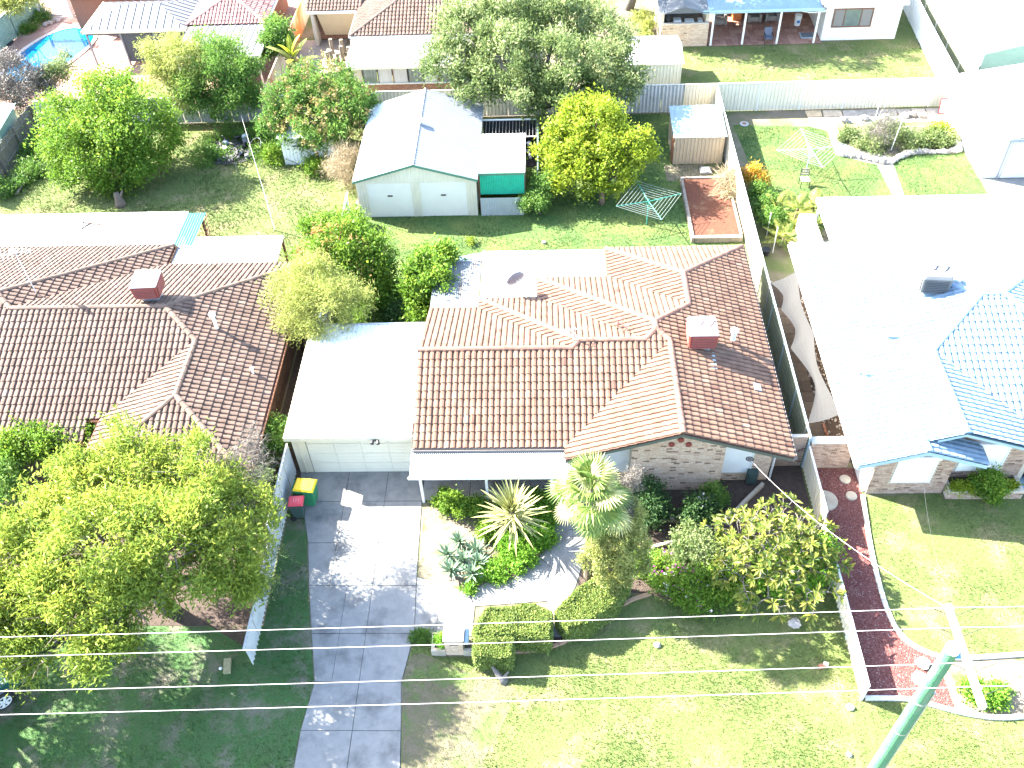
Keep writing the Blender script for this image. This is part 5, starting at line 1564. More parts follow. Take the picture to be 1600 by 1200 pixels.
bo = thing('brick_outhouse', (9, 60, 0), 'small red brick outhouse with an open shelf and steel roof', 'outhouse')
wq = MB().box(7.62, 10.7, 58.25, 58.45, 0, 1.55).box(7.62, 7.8, 58.45, 62, 0, 2.3).box(10.5, 10.7, 58.45, 62, 0, 2.3).box(7.8, 10.5, 61.8, 62, 0, 2.3).build('wall', M_MORTAR, bo)
bricks(wq, 7.62, 10.7, 58.25, 0, 1.53, M_BRICK, 0, 43, dark=0.02)
MB().box(7.8, 10.5, 58.45, 61.8, 1.2, 1.3).build('shelf', M_TIMBER, bo)
mb = MB()
corr(mb, (7.4, 58.0, 2.32), (3.2, 0, 0), (0, 4.2, 0.5), 0.1, 0.02)
mb.build('roof_sheet', M_ZINC, bo)
mb2 = MB().hull([(7.7, 58.02, 2.34), (10.3, 58.02, 2.34), (9.0, 58.02, 2.75)], [(8.2, 60.0, 2.6), (9.8, 60.0, 2.6), (9.0, 60.0, 2.95)])
mb2.build('roof_gable', M_ZINC, bo)
for k, (x, w_, c) in enumerate(((8.1, .28, M_BLK), (8.7, .5, M_GREYPL), (9.5, .6, M_WWALL), (10.2, .3, M_GREYPL))):
    b_ = thing('storage_box', (x, 58.9, 1.3), ['black speaker like box on the outhouse shelf', 'grey carton on the outhouse shelf next to the black box', 'wide cream bundle on the outhouse shelf', 'small pale carton at the right end of the outhouse shelf'][k], 'box')
    MB().box(x-w_/2, x+w_/2, 58.6, 59.1, 1.3, 1.3+[.45, .3, .22, .25][k]).build('carton', c, b_, bevel=0.02)
    MB().box(x-w_/2+.02, x+w_/2-.02, 58.59, 58.6, 1.34, 1.42).build('label_strip', M_DARK, b_)
# armchairs, stove, chair, bucket on the patio
M_UPH = mat('grey_upholstery', (0.24, 0.22, 0.20), (0.18, 0.165, 0.15), 6, 0.95)
def armchair(q, label):
    r = thing('armchair', (q[0], q[1], 0.05), label, 'armchair', 'grey armchairs on the tiled patio')
    x, y = q
    MB().box(x-0.3, x+0.3, y-0.35, y+0.3, 0.12, 0.45).build('seat', M_UPH, r, bevel=0.06)
    MB().hull([(x-0.42, y+0.25, 0.12), (x+0.42, y+0.25, 0.12), (x+0.42, y+0.45, 0.12), (x-0.42, y+0.45, 0.12)], [(x-0.38, y+0.38, 0.98), (x+0.38, y+0.38, 0.98), (x+0.38, y+0.56, 0.98), (x-0.38, y+0.56, 0.98)]).build('backrest', M_UPH, r, bevel=0.06)
    for s_ in (-1, 1):
        MB().box(x+s_*0.38-0.09, x+s_*0.38+0.09, y-0.38, y+0.3, 0.08, 0.62).build('arm', M_UPH, r, bevel=0.05)
    return r
armchair((11.95, 61.3), 'grey armchair nearest the outhouse on the tiled patio')
armchair((14.3, 61.6), 'grey armchair just right of the orange cabinet')
armchair((15.5, 61.7), 'grey armchair farthest from the outhouse')
oc = thing('orange_cabinet', (13.2, 61.9, 0.05), 'orange wooden cabinet between the armchairs on the tiled patio', 'cabinet')
mo = mat('orange_wood', (0.45, 0.15, 0.04), (0.36, 0.11, 0.03), 4, 0.5)
MB().box(12.9, 13.5, 61.7, 62.2, 0.05, 0.85).build('body', mo, oc, bevel=0.015)
MB().box(12.95, 13.19, 61.68, 61.7, 0.1, 0.8).build('door', mo, oc); MB().box(13.21, 13.45, 61.68, 61.7, 0.1, 0.8).build('door', mo, oc)
ch = thing('garden_chair', (14.7, 58.5, 0), 'dark blue garden chair standing at the edge of the tiled patio', 'chair')
x, y = 14.7, 58.35
mc = mat('blue_mesh', (0.13, 0.15, 0.2), None, 9, 0.7)
MB().box(x-0.25, x+0.25, y-0.25, y+0.25, 0.42, 0.46).build('seat', mc, ch)
MB().hull([(x-0.25, y+0.22, 0.46), (x+0.25, y+0.22, 0.46), (x+0.25, y+0.25, 0.46), (x-0.25, y+0.25, 0.46)], [(x-0.25, y+0.36, 0.95), (x+0.25, y+0.36, 0.95), (x+0.25, y+0.39, 0.95), (x-0.25, y+0.39, 0.95)]).build('backrest', mc, ch)
for sx in (-1, 1):
    for sy in (-1, 1):
        MB().tube([(x+sx*0.25, y+sy*0.24, 0), (x+sx*0.25, y+sy*0.24, 0.63)], 0.018, 6).build('leg', M_BLK, ch)
    MB().box(x+sx*0.25-0.025, x+sx*0.25+0.025, y-0.25, y+0.27, 0.63, 0.66).build('armrest', M_BLK, ch)
bk = thing('white_bucket', (17.0, 60.9, 0.05), 'white bucket with a blue label on the tiled patio', 'bucket')
q = at(1245, 40)
MB().lathe((q.x, q.y, 0.05), [(0.2, 0), (0.24, 0.65), (0.255, 0.65), (0.255, 0.7)], 14).build('tub', M_WHITE, bk)
MB().box(q.x-0.09, q.x+0.09, q.y-0.235, q.y-0.20, 0.28, 0.45).build('label_patch', mat('blue_print', (0.03, 0.18, 0.5), None, 3, 0.5), bk)
mt = thing('door_mat', (17.4, 59.3, 0.05), 'grey blue mat in a tray by the white wall', 'mat')
MB().box(17.0, 17.9, 58.85, 59.6, 0.05, 0.09).build('tray', M_BLUET, mt)
MB().box(17.06, 17.84, 58.91, 59.54, 0.09, 0.115).build('pile', mat('grey_mat', (0.16, 0.17, 0.18), None, 20, 0.95), mt)

# sheds to the far right
sd = thing('steel_shed', (27, 56, 0), 'broad white steel roof with a pale green gable at the top right corner', 'shed')
mb = MB()
corr(mb, (25.75, 66, 2.45), (0, -14.5, 0), (4.8, 0, 1.1), 0.2, 0.02, True)
mb.build('roof', M_WHITE, sd)
MB().box(25.8, 32, 51.7, 66, 0, 2.4).build('wall', M_GREEN, sd)
MB().hull([(25.9, 51.6, 2.35), (32.2, 51.6, 2.35), (30.5, 51.6, 3.5)], [(25.9, 51.7, 2.35), (32.2, 51.7, 2.35), (30.5, 51.7, 3.5)]).build('gable', M_GREEN, sd)
MB().hull([(25.75, 51.45, 2.4), (30.55, 51.45, 3.5), (30.55, 51.6, 3.5), (25.75, 51.6, 2.4)], [(25.75, 51.45, 2.48), (30.55, 51.45, 3.58), (30.55, 51.6, 3.58), (25.75, 51.6, 2.48)]).build('barge_board', M_GREEN, sd)
sd = thing('steel_shed', (26, 45.5, 0), 'tall white shed with a roller door at the end of the rock edged garden', 'shed')
MB().box(23.3, 31, 42.5, 48.9, 0, 2.35).build('wall', M_WHITE, sd)
mb = MB()
corr(mb, (23.1, 49.2, 2.42), (0, -7.0, 0), (4.5, 0, 0.7), 0.2, 0.02, True)
mb.build('roof', M_WHITE, sd)
rd = MB()
for i in range(26):
    z = 0.05+i*0.085
    rd.hull([(24.3, 42.44, z), (30, 42.44, z), (30, 42.49, z), (24.3, 42.49, z)], [(24.3, 42.46, z+0.075), (30, 42.46, z+0.075), (30, 42.49, z+0.075), (24.3, 42.49, z+0.075)])
rd.build('roller_door', M_WSTEEL, sd)
MB().tube([(24.1, 42.4, 2.25), (30, 42.4, 2.25)], 0.05, 8).build('rail', M_STEEL, sd)
MB().box(24.12, 24.17, 42.42, 42.5, 0, 2.2).build('door_frame', M_STEEL, sd)
sheet('shed_slab', [(23.3, 42.4), (31, 42.4), (31, 38), (23.2, 38)], 0.02, M_CONC)
sd = thing('garden_shed', (6.7, 54, 0), 'white shed with a small dark window behind the big grey green tree', 'shed')
MB().box(5.0, 8.3, 52.4, 55.6, 0, 1.9).build('wall', M_CREAM, sd)
mb = MB()
corr(mb, (4.9, 52.2, 1.92), (3.5, 0, 0), (0, 1.9, 0.42), 0.2, 0.025, True)
mb.build('roof', M_WSTEEL, sd)
mb = MB()
corr(mb, (4.9, 55.9, 1.95), (3.5, 0, 0), (0, -1.85, 0.39), 0.2, 0.025, True)
mb.build('roof', M_ZINC, sd)
mb = MB()
corr(mb, (5.9, 52.37, 0), (2.4, 0, 0), (0, 0, 1.88), 0.2, 0.025, True)
mb.build('cladding', M_CREAM, sd)
w = MB().box(5.15, 5.8, 52.33, 52.38, 0.9, 1.5).build('window', M_DARK, sd)
for i in range(4):
    MB().obox((5.47, 52.31, 0.97+i*0.15), (0.3, 0, 0), (0, 0.02, 0.015), (0, -0.01, 0.03)).build('louvre', M_GLASS, w)
# ------------------------------------------------------------------ fences
fence('side_fence', 'corrugated grey fence with a stepped top along the driveway', [(-10.2, 22.9), (-10.2, 18.98), (-10.17, 14.5)], [1.75, 1.2], M_ASB, M_ASB, 1.0, 0.19, 0.055, False, post=False, flip=True)
fence('side_fence', 'white steel fence running between the frangipani garden and the red gravel path', [(10.03, 22.9), (10.03, 19.8), (10.03, 13.35)], [1.35, 1.0], M_CREAM, M_WHITE, 2.37, 0.2, 0.03, True)
fence('side_fence', 'olive steel fence with pale rail between the two central roofs', [(10.0, 33.4), (10.0, 22.95)], 1.8, M_OLIVE, M_BLUET, 2.37, 0.2, 0.03, True)
fence('side_fence', 'cream steel fence beside the raised red soil bed and beige garden shed', [(10.05, 49.9), (10.0, 33.4)], 1.8, M_CREAM, M_WHITE, 2.37, 0.2, 0.03, True)
fence('rear_fence', 'short grey corrugated fence section under the big grey green tree', [(8.2, 49.95), (5.6, 49.95), (-10.0, 49.95)], 1.8, M_ASB, M_ASB, 1.3, 0.2, 0.05, False, post=False)
fence('rear_fence', 'short cream steel fence section behind the beige garden shed', [(10.0, 49.95), (8.25, 49.95)], 1.8, M_CREAM, M_CREAM, 2.4, 0.2, 0.03, True)
fence('rear_fence', 'long pale cream steel fence behind the rock edged garden', [(25.2, 50.0), (10.1, 49.95)], 1.8, M_CREAM, M_WHITE, 2.37, 0.2, 0.03, True)
fence('rear_fence', 'grey corrugated fence behind the lime tree and the heap of bicycles', [(-10.0, 49.95), (-30.9, 49.95)], 1.7, M_ASB, M_ASB, 1.0, 0.2, 0.05, False, post=False)
fence('side_fence', 'weathered white fence piece beside the front corner of the long shed', [(-10.3, 40.0), (-10.2, 36.0), (-10.15, 29.3)], 1.6, M_ASB, M_WHITE, 1.0, 0.2, 0.05, False, post=False)
fence('side_fence', 'white wall like fence with orange stains at the far right of the lawn', [(24.0, 49.9), (24.3, 56.2), (24.9, 66)], 1.8, M_WWALL, M_WHITE, 2.4, 0.2, 0.01, True)
fence('side_fence', 'olive slatted fence against the broad white steel roof at the top right', [(25.5, 51.3), (25.45, 66)], 1.8, M_OLIVE, M_WHITE, 2.4, 0.15, 0.04, True)
fence('side_fence', 'grey corrugated fence end below the pale green gable at the top right', [(28.5, 50.6), (25.3, 50.2)], 1.8, M_ASB, M_WHITE, 1.6, 0.2, 0.04, False, post=False)
wf = fence('side_fence', 'cream fence streaked with rust between the two reddish brown tiled houses', [(-16.75, 66), (-16.85, 50.2)], 1.75, M_RUST, M_RUST, 1.6, 0.3, 0.008, True, post=False)
# timber paling fence at the far left
pf = thing('paling_fence', (-31, 47, 0), 'old grey timber paling fence at the left edge of the back lawns', 'fence')
n = 0
y = 42.0
while y < 49.8:
    h = 1.62+R.uniform(-0.06, 0.06)
    w_ = R.uniform(0.125, 0.155)
    x = -31.0+R.uniform(-0.01, 0.01)
    MB().hull([(x-0.012, y, 0), (x+0.012, y, 0), (x+0.012, y+w_, 0), (x-0.012, y+w_, 0)], [(x-0.012, y+R.uniform(-.01, .01), h), (x+0.012, y, h), (x+0.012, y+w_, h), (x-0.012, y+w_, h)]).build('paling', M_TIMBER, pf)
    y += w_+0.012
for z in (0.4, 1.2):
    MB().box(-30.985, -30.93, 42, 49.8, z, z+0.08).build('rail', M_TIMBER, pf)
for y in (42.1, 44.6, 47.1, 49.6):
    MB().box(-30.93, -30.83, y, y+0.1, 0, 1.6).build('fence_post', M_TIMBER, pf)
gs = thing('garden_shed', (-33, 48, 0), 'pale green steel shed roof at the left edge behind the paling fence', 'shed')
MB().box(-36, -31.3, 46.2, 48.6, 0, 1.95).build('wall', M_GREEN, gs)
mb = MB(); corr(mb, (-36.2, 46.0, 1.98), (5.1, 0, 0), (0, 2.8, 0.25), 0.2, 0.03, True)
mb.build('roof', M_GREEN, gs)
# small white shed under the flowering tree
ws = thing('garden_shed', (-13.4, 46, 0), 'small white panelled shed under the orange flowering tree', 'shed')
MB().box(-14.85, -11.9, 45.2, 48.0, 0, 1.75).build('wall', M_WHITE, ws)
mb = MB(); corr(mb, (-14.85, 45.17, 0), (2.95, 0, 0), (0, 0, 1.75), 0.2, 0.025, True)
mb.build('cladding', M_WHITE, ws)
mb = MB(); corr(mb, (-15.0, 45.05, 1.76), (3.2, 0, 0), (0, 3.0, 0.2), 0.2, 0.03, True)
mb.build('roof', M_WSTEEL, ws)
MB().box(-14.2, -13.4, 45.1, 45.14, 1.2, 1.25).build('bolt', M_BLK, ws)

# ------------------------------------------------------------------ the long shed and its lean-to
sh = thing('double_garage', (-6.7, 43.5, 0), 'long cream steel garage with two roller doors and green trim', 'garage')
SX0, SX1, SY0, SY1, SE_, SA = -9.78, -3.58, 39.98, 47.2, 2.35, 3.28
apx = (SX0+SX1)/2
wq = MB().prism([(SX0, SY0), (apx, SY0), (SX1, SY0), (SX1, SY0+0.06), (apx, SY0+0.06), (SX0, SY0+0.06)], 2.1, lambda x, y: SE_+(SA-SE_)*(1-abs(x-apx)/3.1)-0.05)
wq.box(SX0, SX0+0.55, SY0, SY0+0.06, 0, 2.1).box(-6.95, -6.5, SY0, SY0+0.06, 0, 2.1).box(-4.1, SX1, SY0, SY0+0.06, 0, 2.1)
wq.box(SX0, SX0+0.06, SY0+0.06, SY1, 0, SE_).box(SX1-0.06, SX1, SY0+0.06, SY1, 0, SE_)
wq.prism([(SX0, SY1), (apx, SY1), (SX1, SY1), (SX1, SY1+0.06), (apx, SY1+0.06), (SX0, SY1+0.06)], 0, lambda x, y: SE_+(SA-SE_)*(1-abs(x-apx)/3.1)-0.05)
wq.build('wall', M_CREAM, sh)
mb = MB()
for a, b in ((SX0, SX0+0.55), (-6.95, -6.5), (-4.1, SX1)):
    corr(mb, (a, SY0-0.004, 0.02), (b-a, 0, 0), (0, 0, 2.1), 0.14, 0.022, True)
for i in range(30):
    x0 = SX0+i*(SX1-SX0)/30; x1 = x0+(SX1-SX0)/30
    zt = SE_+(SA-SE_)*(1-abs((x0+x1)/2-apx)/3.1)-0.12
    mb.hull([(x0+0.05, SY0-0.02, 2.14), (x1-0.03, SY0-0.02, 2.14), (x1, SY0-0.002, 2.14), (x0, SY0-0.002, 2.14)], [(x0+0.05, SY0-0.02, zt), (x1-0.03, SY0-0.02, zt), (x1, SY0-0.002, zt), (x0, SY0-0.002, zt)])
mb.build('cladding', M_CREAM, sh)
for a, b in ((SX0+0.55, -6.95), (-6.5, -4.1)):
    mb = MB()
    for i in range(27):
        z = 0.02+i*0.077
        mb.hull([(a, SY0+0.005, z), (b, SY0+0.005, z), (b, SY0+0.05, z), (a, SY0+0.05, z)], [(a, SY0+0.022, z+0.066), (b, SY0+0.022, z+0.066), (b, SY0+0.05, z+0.066), (a, SY0+0.05, z+0.066)])
    d_ = mb.build('roller_door', M_DOOR, sh)
    MB().box((a+b)/2-0.13, (a+b)/2+0.13, SY0-0.03, SY0+0.01, 1.3, 1.36).build('handle', M_BLK, d_)
for s_ in (0, 1):
    x0, x1 = (SX0-0.12, apx) if s_ == 0 else (SX1+0.12, apx)
    mb = MB()
    if s_ == 0: corr(mb, (x0, SY1+0.2, SE_-0.03), (0, SY0-SY1-0.4, 0), (x1-x0, 0, SA-SE_+0.03), 0.11, 0.02)
    else: corr(mb, (x0, SY0-0.2, SE_-0.03), (0, SY1-SY0+0.4, 0), (x1-x0, 0, SA-SE_+0.03), 0.24, 0.05)
    mb.build('roof', M_WSTEEL if s_ == 0 else mat('roof_slope_shaded', (0.20, 0.215, 0.23), (0.165, 0.18, 0.195), 1.5, 0.42), sh)  # slope away from the sun painted darker, its shade put into the colour
    MB().hull([(x0, SY0-0.2, SE_-0.14), (x1, SY0-0.2, SA-0.11), (x1, SY0-0.16, SA-0.11), (x0, SY0-0.16, SE_-0.14)], [(x0, SY0-0.2, SE_-0.0), (x1, SY0-0.2, SA+0.03), (x1, SY0-0.16, SA+0.03), (x0, SY0-0.16, SE_-0.0)]).build('barge_board', M_TRIMG, sh)
MB().tube([(apx, SY0-0.2, SA+0.03), (apx, SY1+0.2, SA+0.03)], 0.05, 6).build('ridge', M_WSTEEL, sh)
wv = thing('roof_ventilator', (apx, 44.6, SA), 'small pale ventilator on the ridge of the long garage', 'vent')
MB().lathe((apx, 43.7, SA), [(0.1, 0), (0.1, 0.12), (0.2, 0.16), (0.22, 0.3), (0.1, 0.4)], 12).build('cowl', M_WHITE, wv)
lt = thing('lean_to', (-2.3, 42.3, 0), 'flat white lean-to with a green mesh front beside the long garage', 'lean-to')
mb = MB(); corr(mb, (-3.5, 40.45, 2.3), (2.45, 0, 0), (0, 3.7, 0.02), 0.2, 0.015, True)
mb.build('roof', M_WSTEEL, lt)
MB().box(-3.5, -1.05, 40.38, 40.45, 2.18, 2.32).build('fascia', M_TRIMG, lt)
mb = MB(); corr(mb, (-3.4, 40.3, 1.1), (2.3, 0, 0), (0, 0.1, 1.08), 0.09, 0.02)
mb.build('mesh_panel', M_SHADEG, lt)
mb = MB(); corr(mb, (-3.4, 39.95, 0.0), (2.25, 0, 0), (0, 0, 1.12), 0.09, 0.022)
mb.build('zinc_panel', mat('pale_zinc', (0.46, 0.49, 0.47), (0.38, 0.40, 0.38), 1.5, 0.5), lt)
for x in (-3.45, -1.1):
    MB().box(x-0.04, x+0.04, 40.4, 40.48, 0, 2.3).build('post', M_BTIMB, lt)
MB().box(-1.12, -1.06, 40.5, 44.1, 0, 2.25).build('side_panel', M_OLIVE, lt)
cg = thing('bird_cage', (-2, 45.3, 0), 'dark wire aviary with a pale top rail behind the flat white lean-to', 'cage')
for i in range(17):
    x = -3.45+i*0.185
    MB().tube([(x, 44.5, 1.9), (x, 46.3, 1.9)], 0.012, 4).build('wire', M_STEEL, cg)
MB().tube([(-3.5, 46.3, 1.9), (-0.45, 46.3, 1.9)], 0.05, 6).tube([(-3.5, 44.5, 1.9), (-0.45, 44.5, 1.9)], 0.03, 6).build('top_rail', M_WHITE, cg)
MB().box(-3.5, -0.5, 46.3, 46.35, 0, 1.9).box(-3.5, -0.5, 44.4, 46.3, 0, 0.05).build('back_wall', M_DARK, cg)
mb = MB()
for i in range(22):
    mb.blob((R.uniform(-3.3, -0.7), R.uniform(44.6, 46.1), R.uniform(0.1, 0.9)), R.uniform(.06, .16), R.uniform(.06, .16), R.uniform(.05, .12), 6, 4, 0.25)
mb.build('stored_pots', M_GREYPL, cg, 'stuff')
fence('yard_screen', 'short olive steel screen beside the dark wire aviary', [(-0.4, 46.4), (-0.42, 41.5)], 1.75, M_OLIVE, M_GREEN, 1.6, 0.2, 0.03, True)
# beige garden shed
gs = thing('garden_shed', (8.4, 45.7, 0), 'beige garden shed with pale blue skillion roof beside the lemon tree', 'shed')
M_BEIGE = mat('beige_steel', (0.34, 0.28, 0.205), (0.30, 0.25, 0.18), 1.5, 0.55)
MB().box(7.08, 9.78, 44.4, 47.1, 0, 1.72).build('wall', M_BEIGE, gs)
mb = MB(); corr(mb, (7.08, 44.385, 0.02), (2.7, 0, 0), (0, 0, 1.7), 0.19, 0.022, True)
mb.build('cladding', M_BEIGE, gs)
mb = MB(); corr(mb, (6.98, 44.3, 1.74), (2.9, 0, 0), (0, 2.9, 0.28), 0.4, 0.02, True)
mb.build('roof', mat('pale_blue_roof', (0.24, 0.32, 0.335), (0.21, 0.285, 0.30), 1.5, 0.45), gs)
MB().box(7.03, 7.08, 44.5, 45.3, 0.05, 1.65).build('door', M_BTIMB, gs)
# raised bed
rb = thing('raised_bed', (8.8, 40, 0), 'timber edged raised bed of bare red soil by the cream side fence', 'garden bed')
MB().box(7.45, 9.75, 37.55, 42.6, 0, 0.24).build('soil', mat('red_soil', (0.115, 0.042, 0.024), (0.085, 0.034, 0.02), 4, 0.95, 0.7, 25, col3=(0.16, 0.095, 0.055), scale3=1.2, thr=(0.55, 0.72)), rb)
for a in ((7.3, 7.45, 37.3, 40.0), (7.3, 7.45, 40.02, 42.75), (7.47, 9.85, 37.3, 37.55), (7.47, 9.85, 42.6, 42.75), (9.75, 9.88, 37.57, 42.58)):
    MB().box(*a, 0, 0.32+R.uniform(-.02, .02)).build('sleeper', M_TIMBER, rb, bevel=0.02)
sheet('shed_apron', [(6.6, 42.8), (9.9, 42.8), (9.9, 44.35), (6.6, 44.35)], 0.008, M_SAND)
bk = thing('concrete_block', (8.7, 43.6, 0), 'grey concrete block lying in front of the beige garden shed', 'block')
MB().box(8.5, 9.1, 43.3, 43.9, 0, 0.15).build('slab', M_CONC, bk, bevel=0.02)
MB().box(8.58, 9.02, 43.36, 43.84, 0.15, 0.19).build('lid', M_KERBW, bk)

def hoist(name, label, c, h, rad, yaw, m, tilt=0.0, rings=6):
    r = thing(name, c, label, 'clothesline')
    C = Vector(c); top = C+Vector((0, 0, h))
    MB().tube([C, top+Vector((0, 0, 0.15))], 0.03, 8).build('pole', m, r)
    ends = []
    for k in range(4):
        a = yaw+k*math.pi/2
        e = top+Vector((math.cos(a)*rad, math.sin(a)*rad, 0.10+tilt*math.cos(a)))
        ends.append(e)
        MB().tube([top, e], [0.022, 0.014], 6).tube([C+Vector((0, 0, h-0.45)), top.lerp(e, 0.4)], 0.010, 5).build('arm', m, r)
    mb = MB()
    for i in range(rings):
        t = 0.3+0.7*i/(rings-1)
        for k in range(4):
            a, b = top.lerp(ends[k], t), top.lerp(ends[(k+1) % 4], t)
            mb.tube([a, (a+b)/2-Vector((0, 0, 0.02)), b], 0.0085, 4)
    mb.build('line', mat('line_grey', (0.26, 0.30, 0.28), None, 3, 0.6), r)
    MB().tube([C+Vector((0.0, 0, 0.95)), C+Vector((0.12, -0.1, 0.95)), C+Vector((0.12, -0.1, 0.75))], 0.014, 5).build('crank', M_BTIMB, r)
    return r
hoist('rotary_clothesline', 'green rotary clothesline on the shaded lawn beside the raised red bed', (5.2, 38.9, 0), 1.45, 1.75, 0.28, mat('green_pole', (0.05, 0.25, 0.2), None, 3, 0.5))
hoist('rotary_clothesline', 'pale blue rotary clothesline over the sunny lawn of the rock edged garden', (14.2, 43.3, 0), 1.5, 1.9, 0.1, mat('pale_blue_pole', (0.42, 0.55, 0.62), None, 3, 0.5))
ch = thing('garden_chair', (13.85, 42.0, 0), 'small slatted garden chair under the pale blue clothesline', 'chair')
x, y = 13.85, 42.1
for i in range(4):
    MB().box(x-0.22+i*0.115, x-0.22+i*0.115+0.1, y-0.22, y+0.22, 0.42, 0.45).build('slat', M_WHITE, ch)
for i in range(3):
    MB().box(x-0.22, x+0.22, y+0.22, y+0.25, 0.55+i*0.14, 0.63+i*0.14).build('back_slat', M_TIMBER, ch)
for sx in (-1, 1):
    MB().tube([(x+sx*0.22, y-0.22, 0), (x+sx*0.22, y-0.22, 0.44)], 0.02, 5).build('leg', M_BLK, ch)
    MB().tube([(x+sx*0.22, y+0.22, 0), (x+sx*0.22, y+0.25, 0.98)], 0.02, 5).build('leg', M_BLK, ch)
dc = thing('drain_cover', (11.67, 48.46, 0), 'round grey drain cover in the lawn by the long cream fence', 'cover')
MB().lathe((11.67, 48.46, 0), [(0.27, 0), (0.27, 0.04), (0.2, 0.05)], 18).build('rim', M_STEEL, dc)
MB().lathe((11.67, 48.46, 0.05), [(0.12, 0), (0.12, 0.01)], 12).build('cap', M_BRICKR, dc)
# flagstones
fs = sheet('flagstone_path', [(15.4, 48.1), (23.6, 48.3), (23.6, 49.8), (15.4, 49.8)], 0.006, M_SAND)
M_FLAG = tone_mat('flagstone', [(0, (0.30, 0.27, 0.23)), (0.6, (0.44, 0.38, 0.32)), (1, (0.55, 0.40, 0.22))], 0, 0.9, noise=(3, 0.8, 1.1))
x = 15.5
while x < 23.2:
    w_ = R.uniform(0.8, 1.25)
    for y0 in (48.25, 49.02):
        j = lambda: R.uniform(-0.07, 0.07)
        q = [(x+j(), y0+j()), (x+w_-0.06+j(), y0+j()), (x+w_-0.06+j(), y0+0.7+j()), (x+j(), y0+0.7+j())]
        mb = MB().hull([(a, b, 0) for a, b in q], [(a, b, 0.035) for a, b in q], 0, R.random())
        mb.build('flagstone', M_FLAG, fs)
    x += w_
# rock edged bed
BEDP = smooth_line([(16.4, 45.1), (17.36, 44.7), (18.76, 44.1), (19.6, 44.6), (20.56, 45.05), (21.8, 45.0), (22.9, 45.2), (23.1, 46.5), (22.8, 47.7), (20.5, 47.9), (18.2, 47.9), (16.9, 47.6), (16.3, 46.4)], 5, True)
sheet('rock_garden_soil', [q[:2] for q in BEDP], 0.012, M_SAND)
rb = thing('rock_border', (19.5, 44.6, 0), 'curving border of rounded rocks along the front of the far right garden bed', 'rocks')
for i, q in enumerate(BEDP[:36]):
    s_ = R.uniform(0.14, 0.24)
    MB().blob((q[0], q[1], s_*0.5), s_*1.2, s_, s_*0.85, 8, 5, 0.16, 0, R.random()).build('rock', M_STONE, rb)
for i, (px, py) in enumerate(((1318, 190), (1350, 188), (1382, 186), (1412, 184), (1425, 182), (1440, 184))):
    q = at(px, py)
    MB().blob((q.x, q.y, 0.14), 0.3, 0.24, 0.2, 8, 5, 0.16, 0, R.random()).build('rock', M_STONE, rb)
sheet('sandy_path', [(15.2, 48.2), (16.3, 47.5), (16.2, 45.0), (18.2, 44.0), (18.3, 41.1), (18.9, 41.1), (19.1, 44.2), (19.6, 44.5), (18.5, 45.0), (16.9, 46.0), (16.9, 48.2)], 0.016, mat('pale_path', (0.55, 0.50, 0.43), (0.47, 0.42, 0.36), 2, 0.95))
for k, (px, py, ht, lb) in enumerate(((1362, 205, 1.9, 'left white garden stake among the plants of the rock edged bed'), (1392, 235, 2.2, 'right white leaning stake among the plants of the rock edged bed'))):
    q = at(px, py)
    st = thing('garden_stake', (q.x, q.y, 0), lb, 'stake')
    MB().tube([(q.x, q.y, 0), (q.x+0.15*k, q.y, ht)], 0.025, 5).build('rod', M_WHITE, st)
    MB().tube([(q.x-0.25, q.y, ht*0.8), (q.x+0.35, q.y+0.05, ht*0.95)], 0.018, 5).build('cross_rod', M_TIMBER, st)
sg = thing('red_frame', (23.4, 48.9, 0), 'red and white tilted frame leaning by the flagstones', 'frame')
q = at(1474, 178)
mred = mat('red_paint', (0.5, 0.03, 0.06), None, 3, 0.5)
a, b, c, d = (Vector((q.x-0.3, q.y, 0.05)), Vector((q.x+0.4, q.y-0.1, 0.05)), Vector((q.x+0.45, q.y+0.25, 0.8)), Vector((q.x-0.25, q.y+0.35, 0.8)))
MB().hull([a, b, c, d], [v+Vector((0, 0.03, 0.01)) for v in (a, b, c, d)]).build('panel', M_WHITE, sg)
for u, v in ((a, b), (b, c), (c, d), (d, a)):
    MB().tube([u-Vector((0, .02, 0)), v-Vector((0, .02, 0))], 0.03, 4).build('edge_strip', mred, sg)

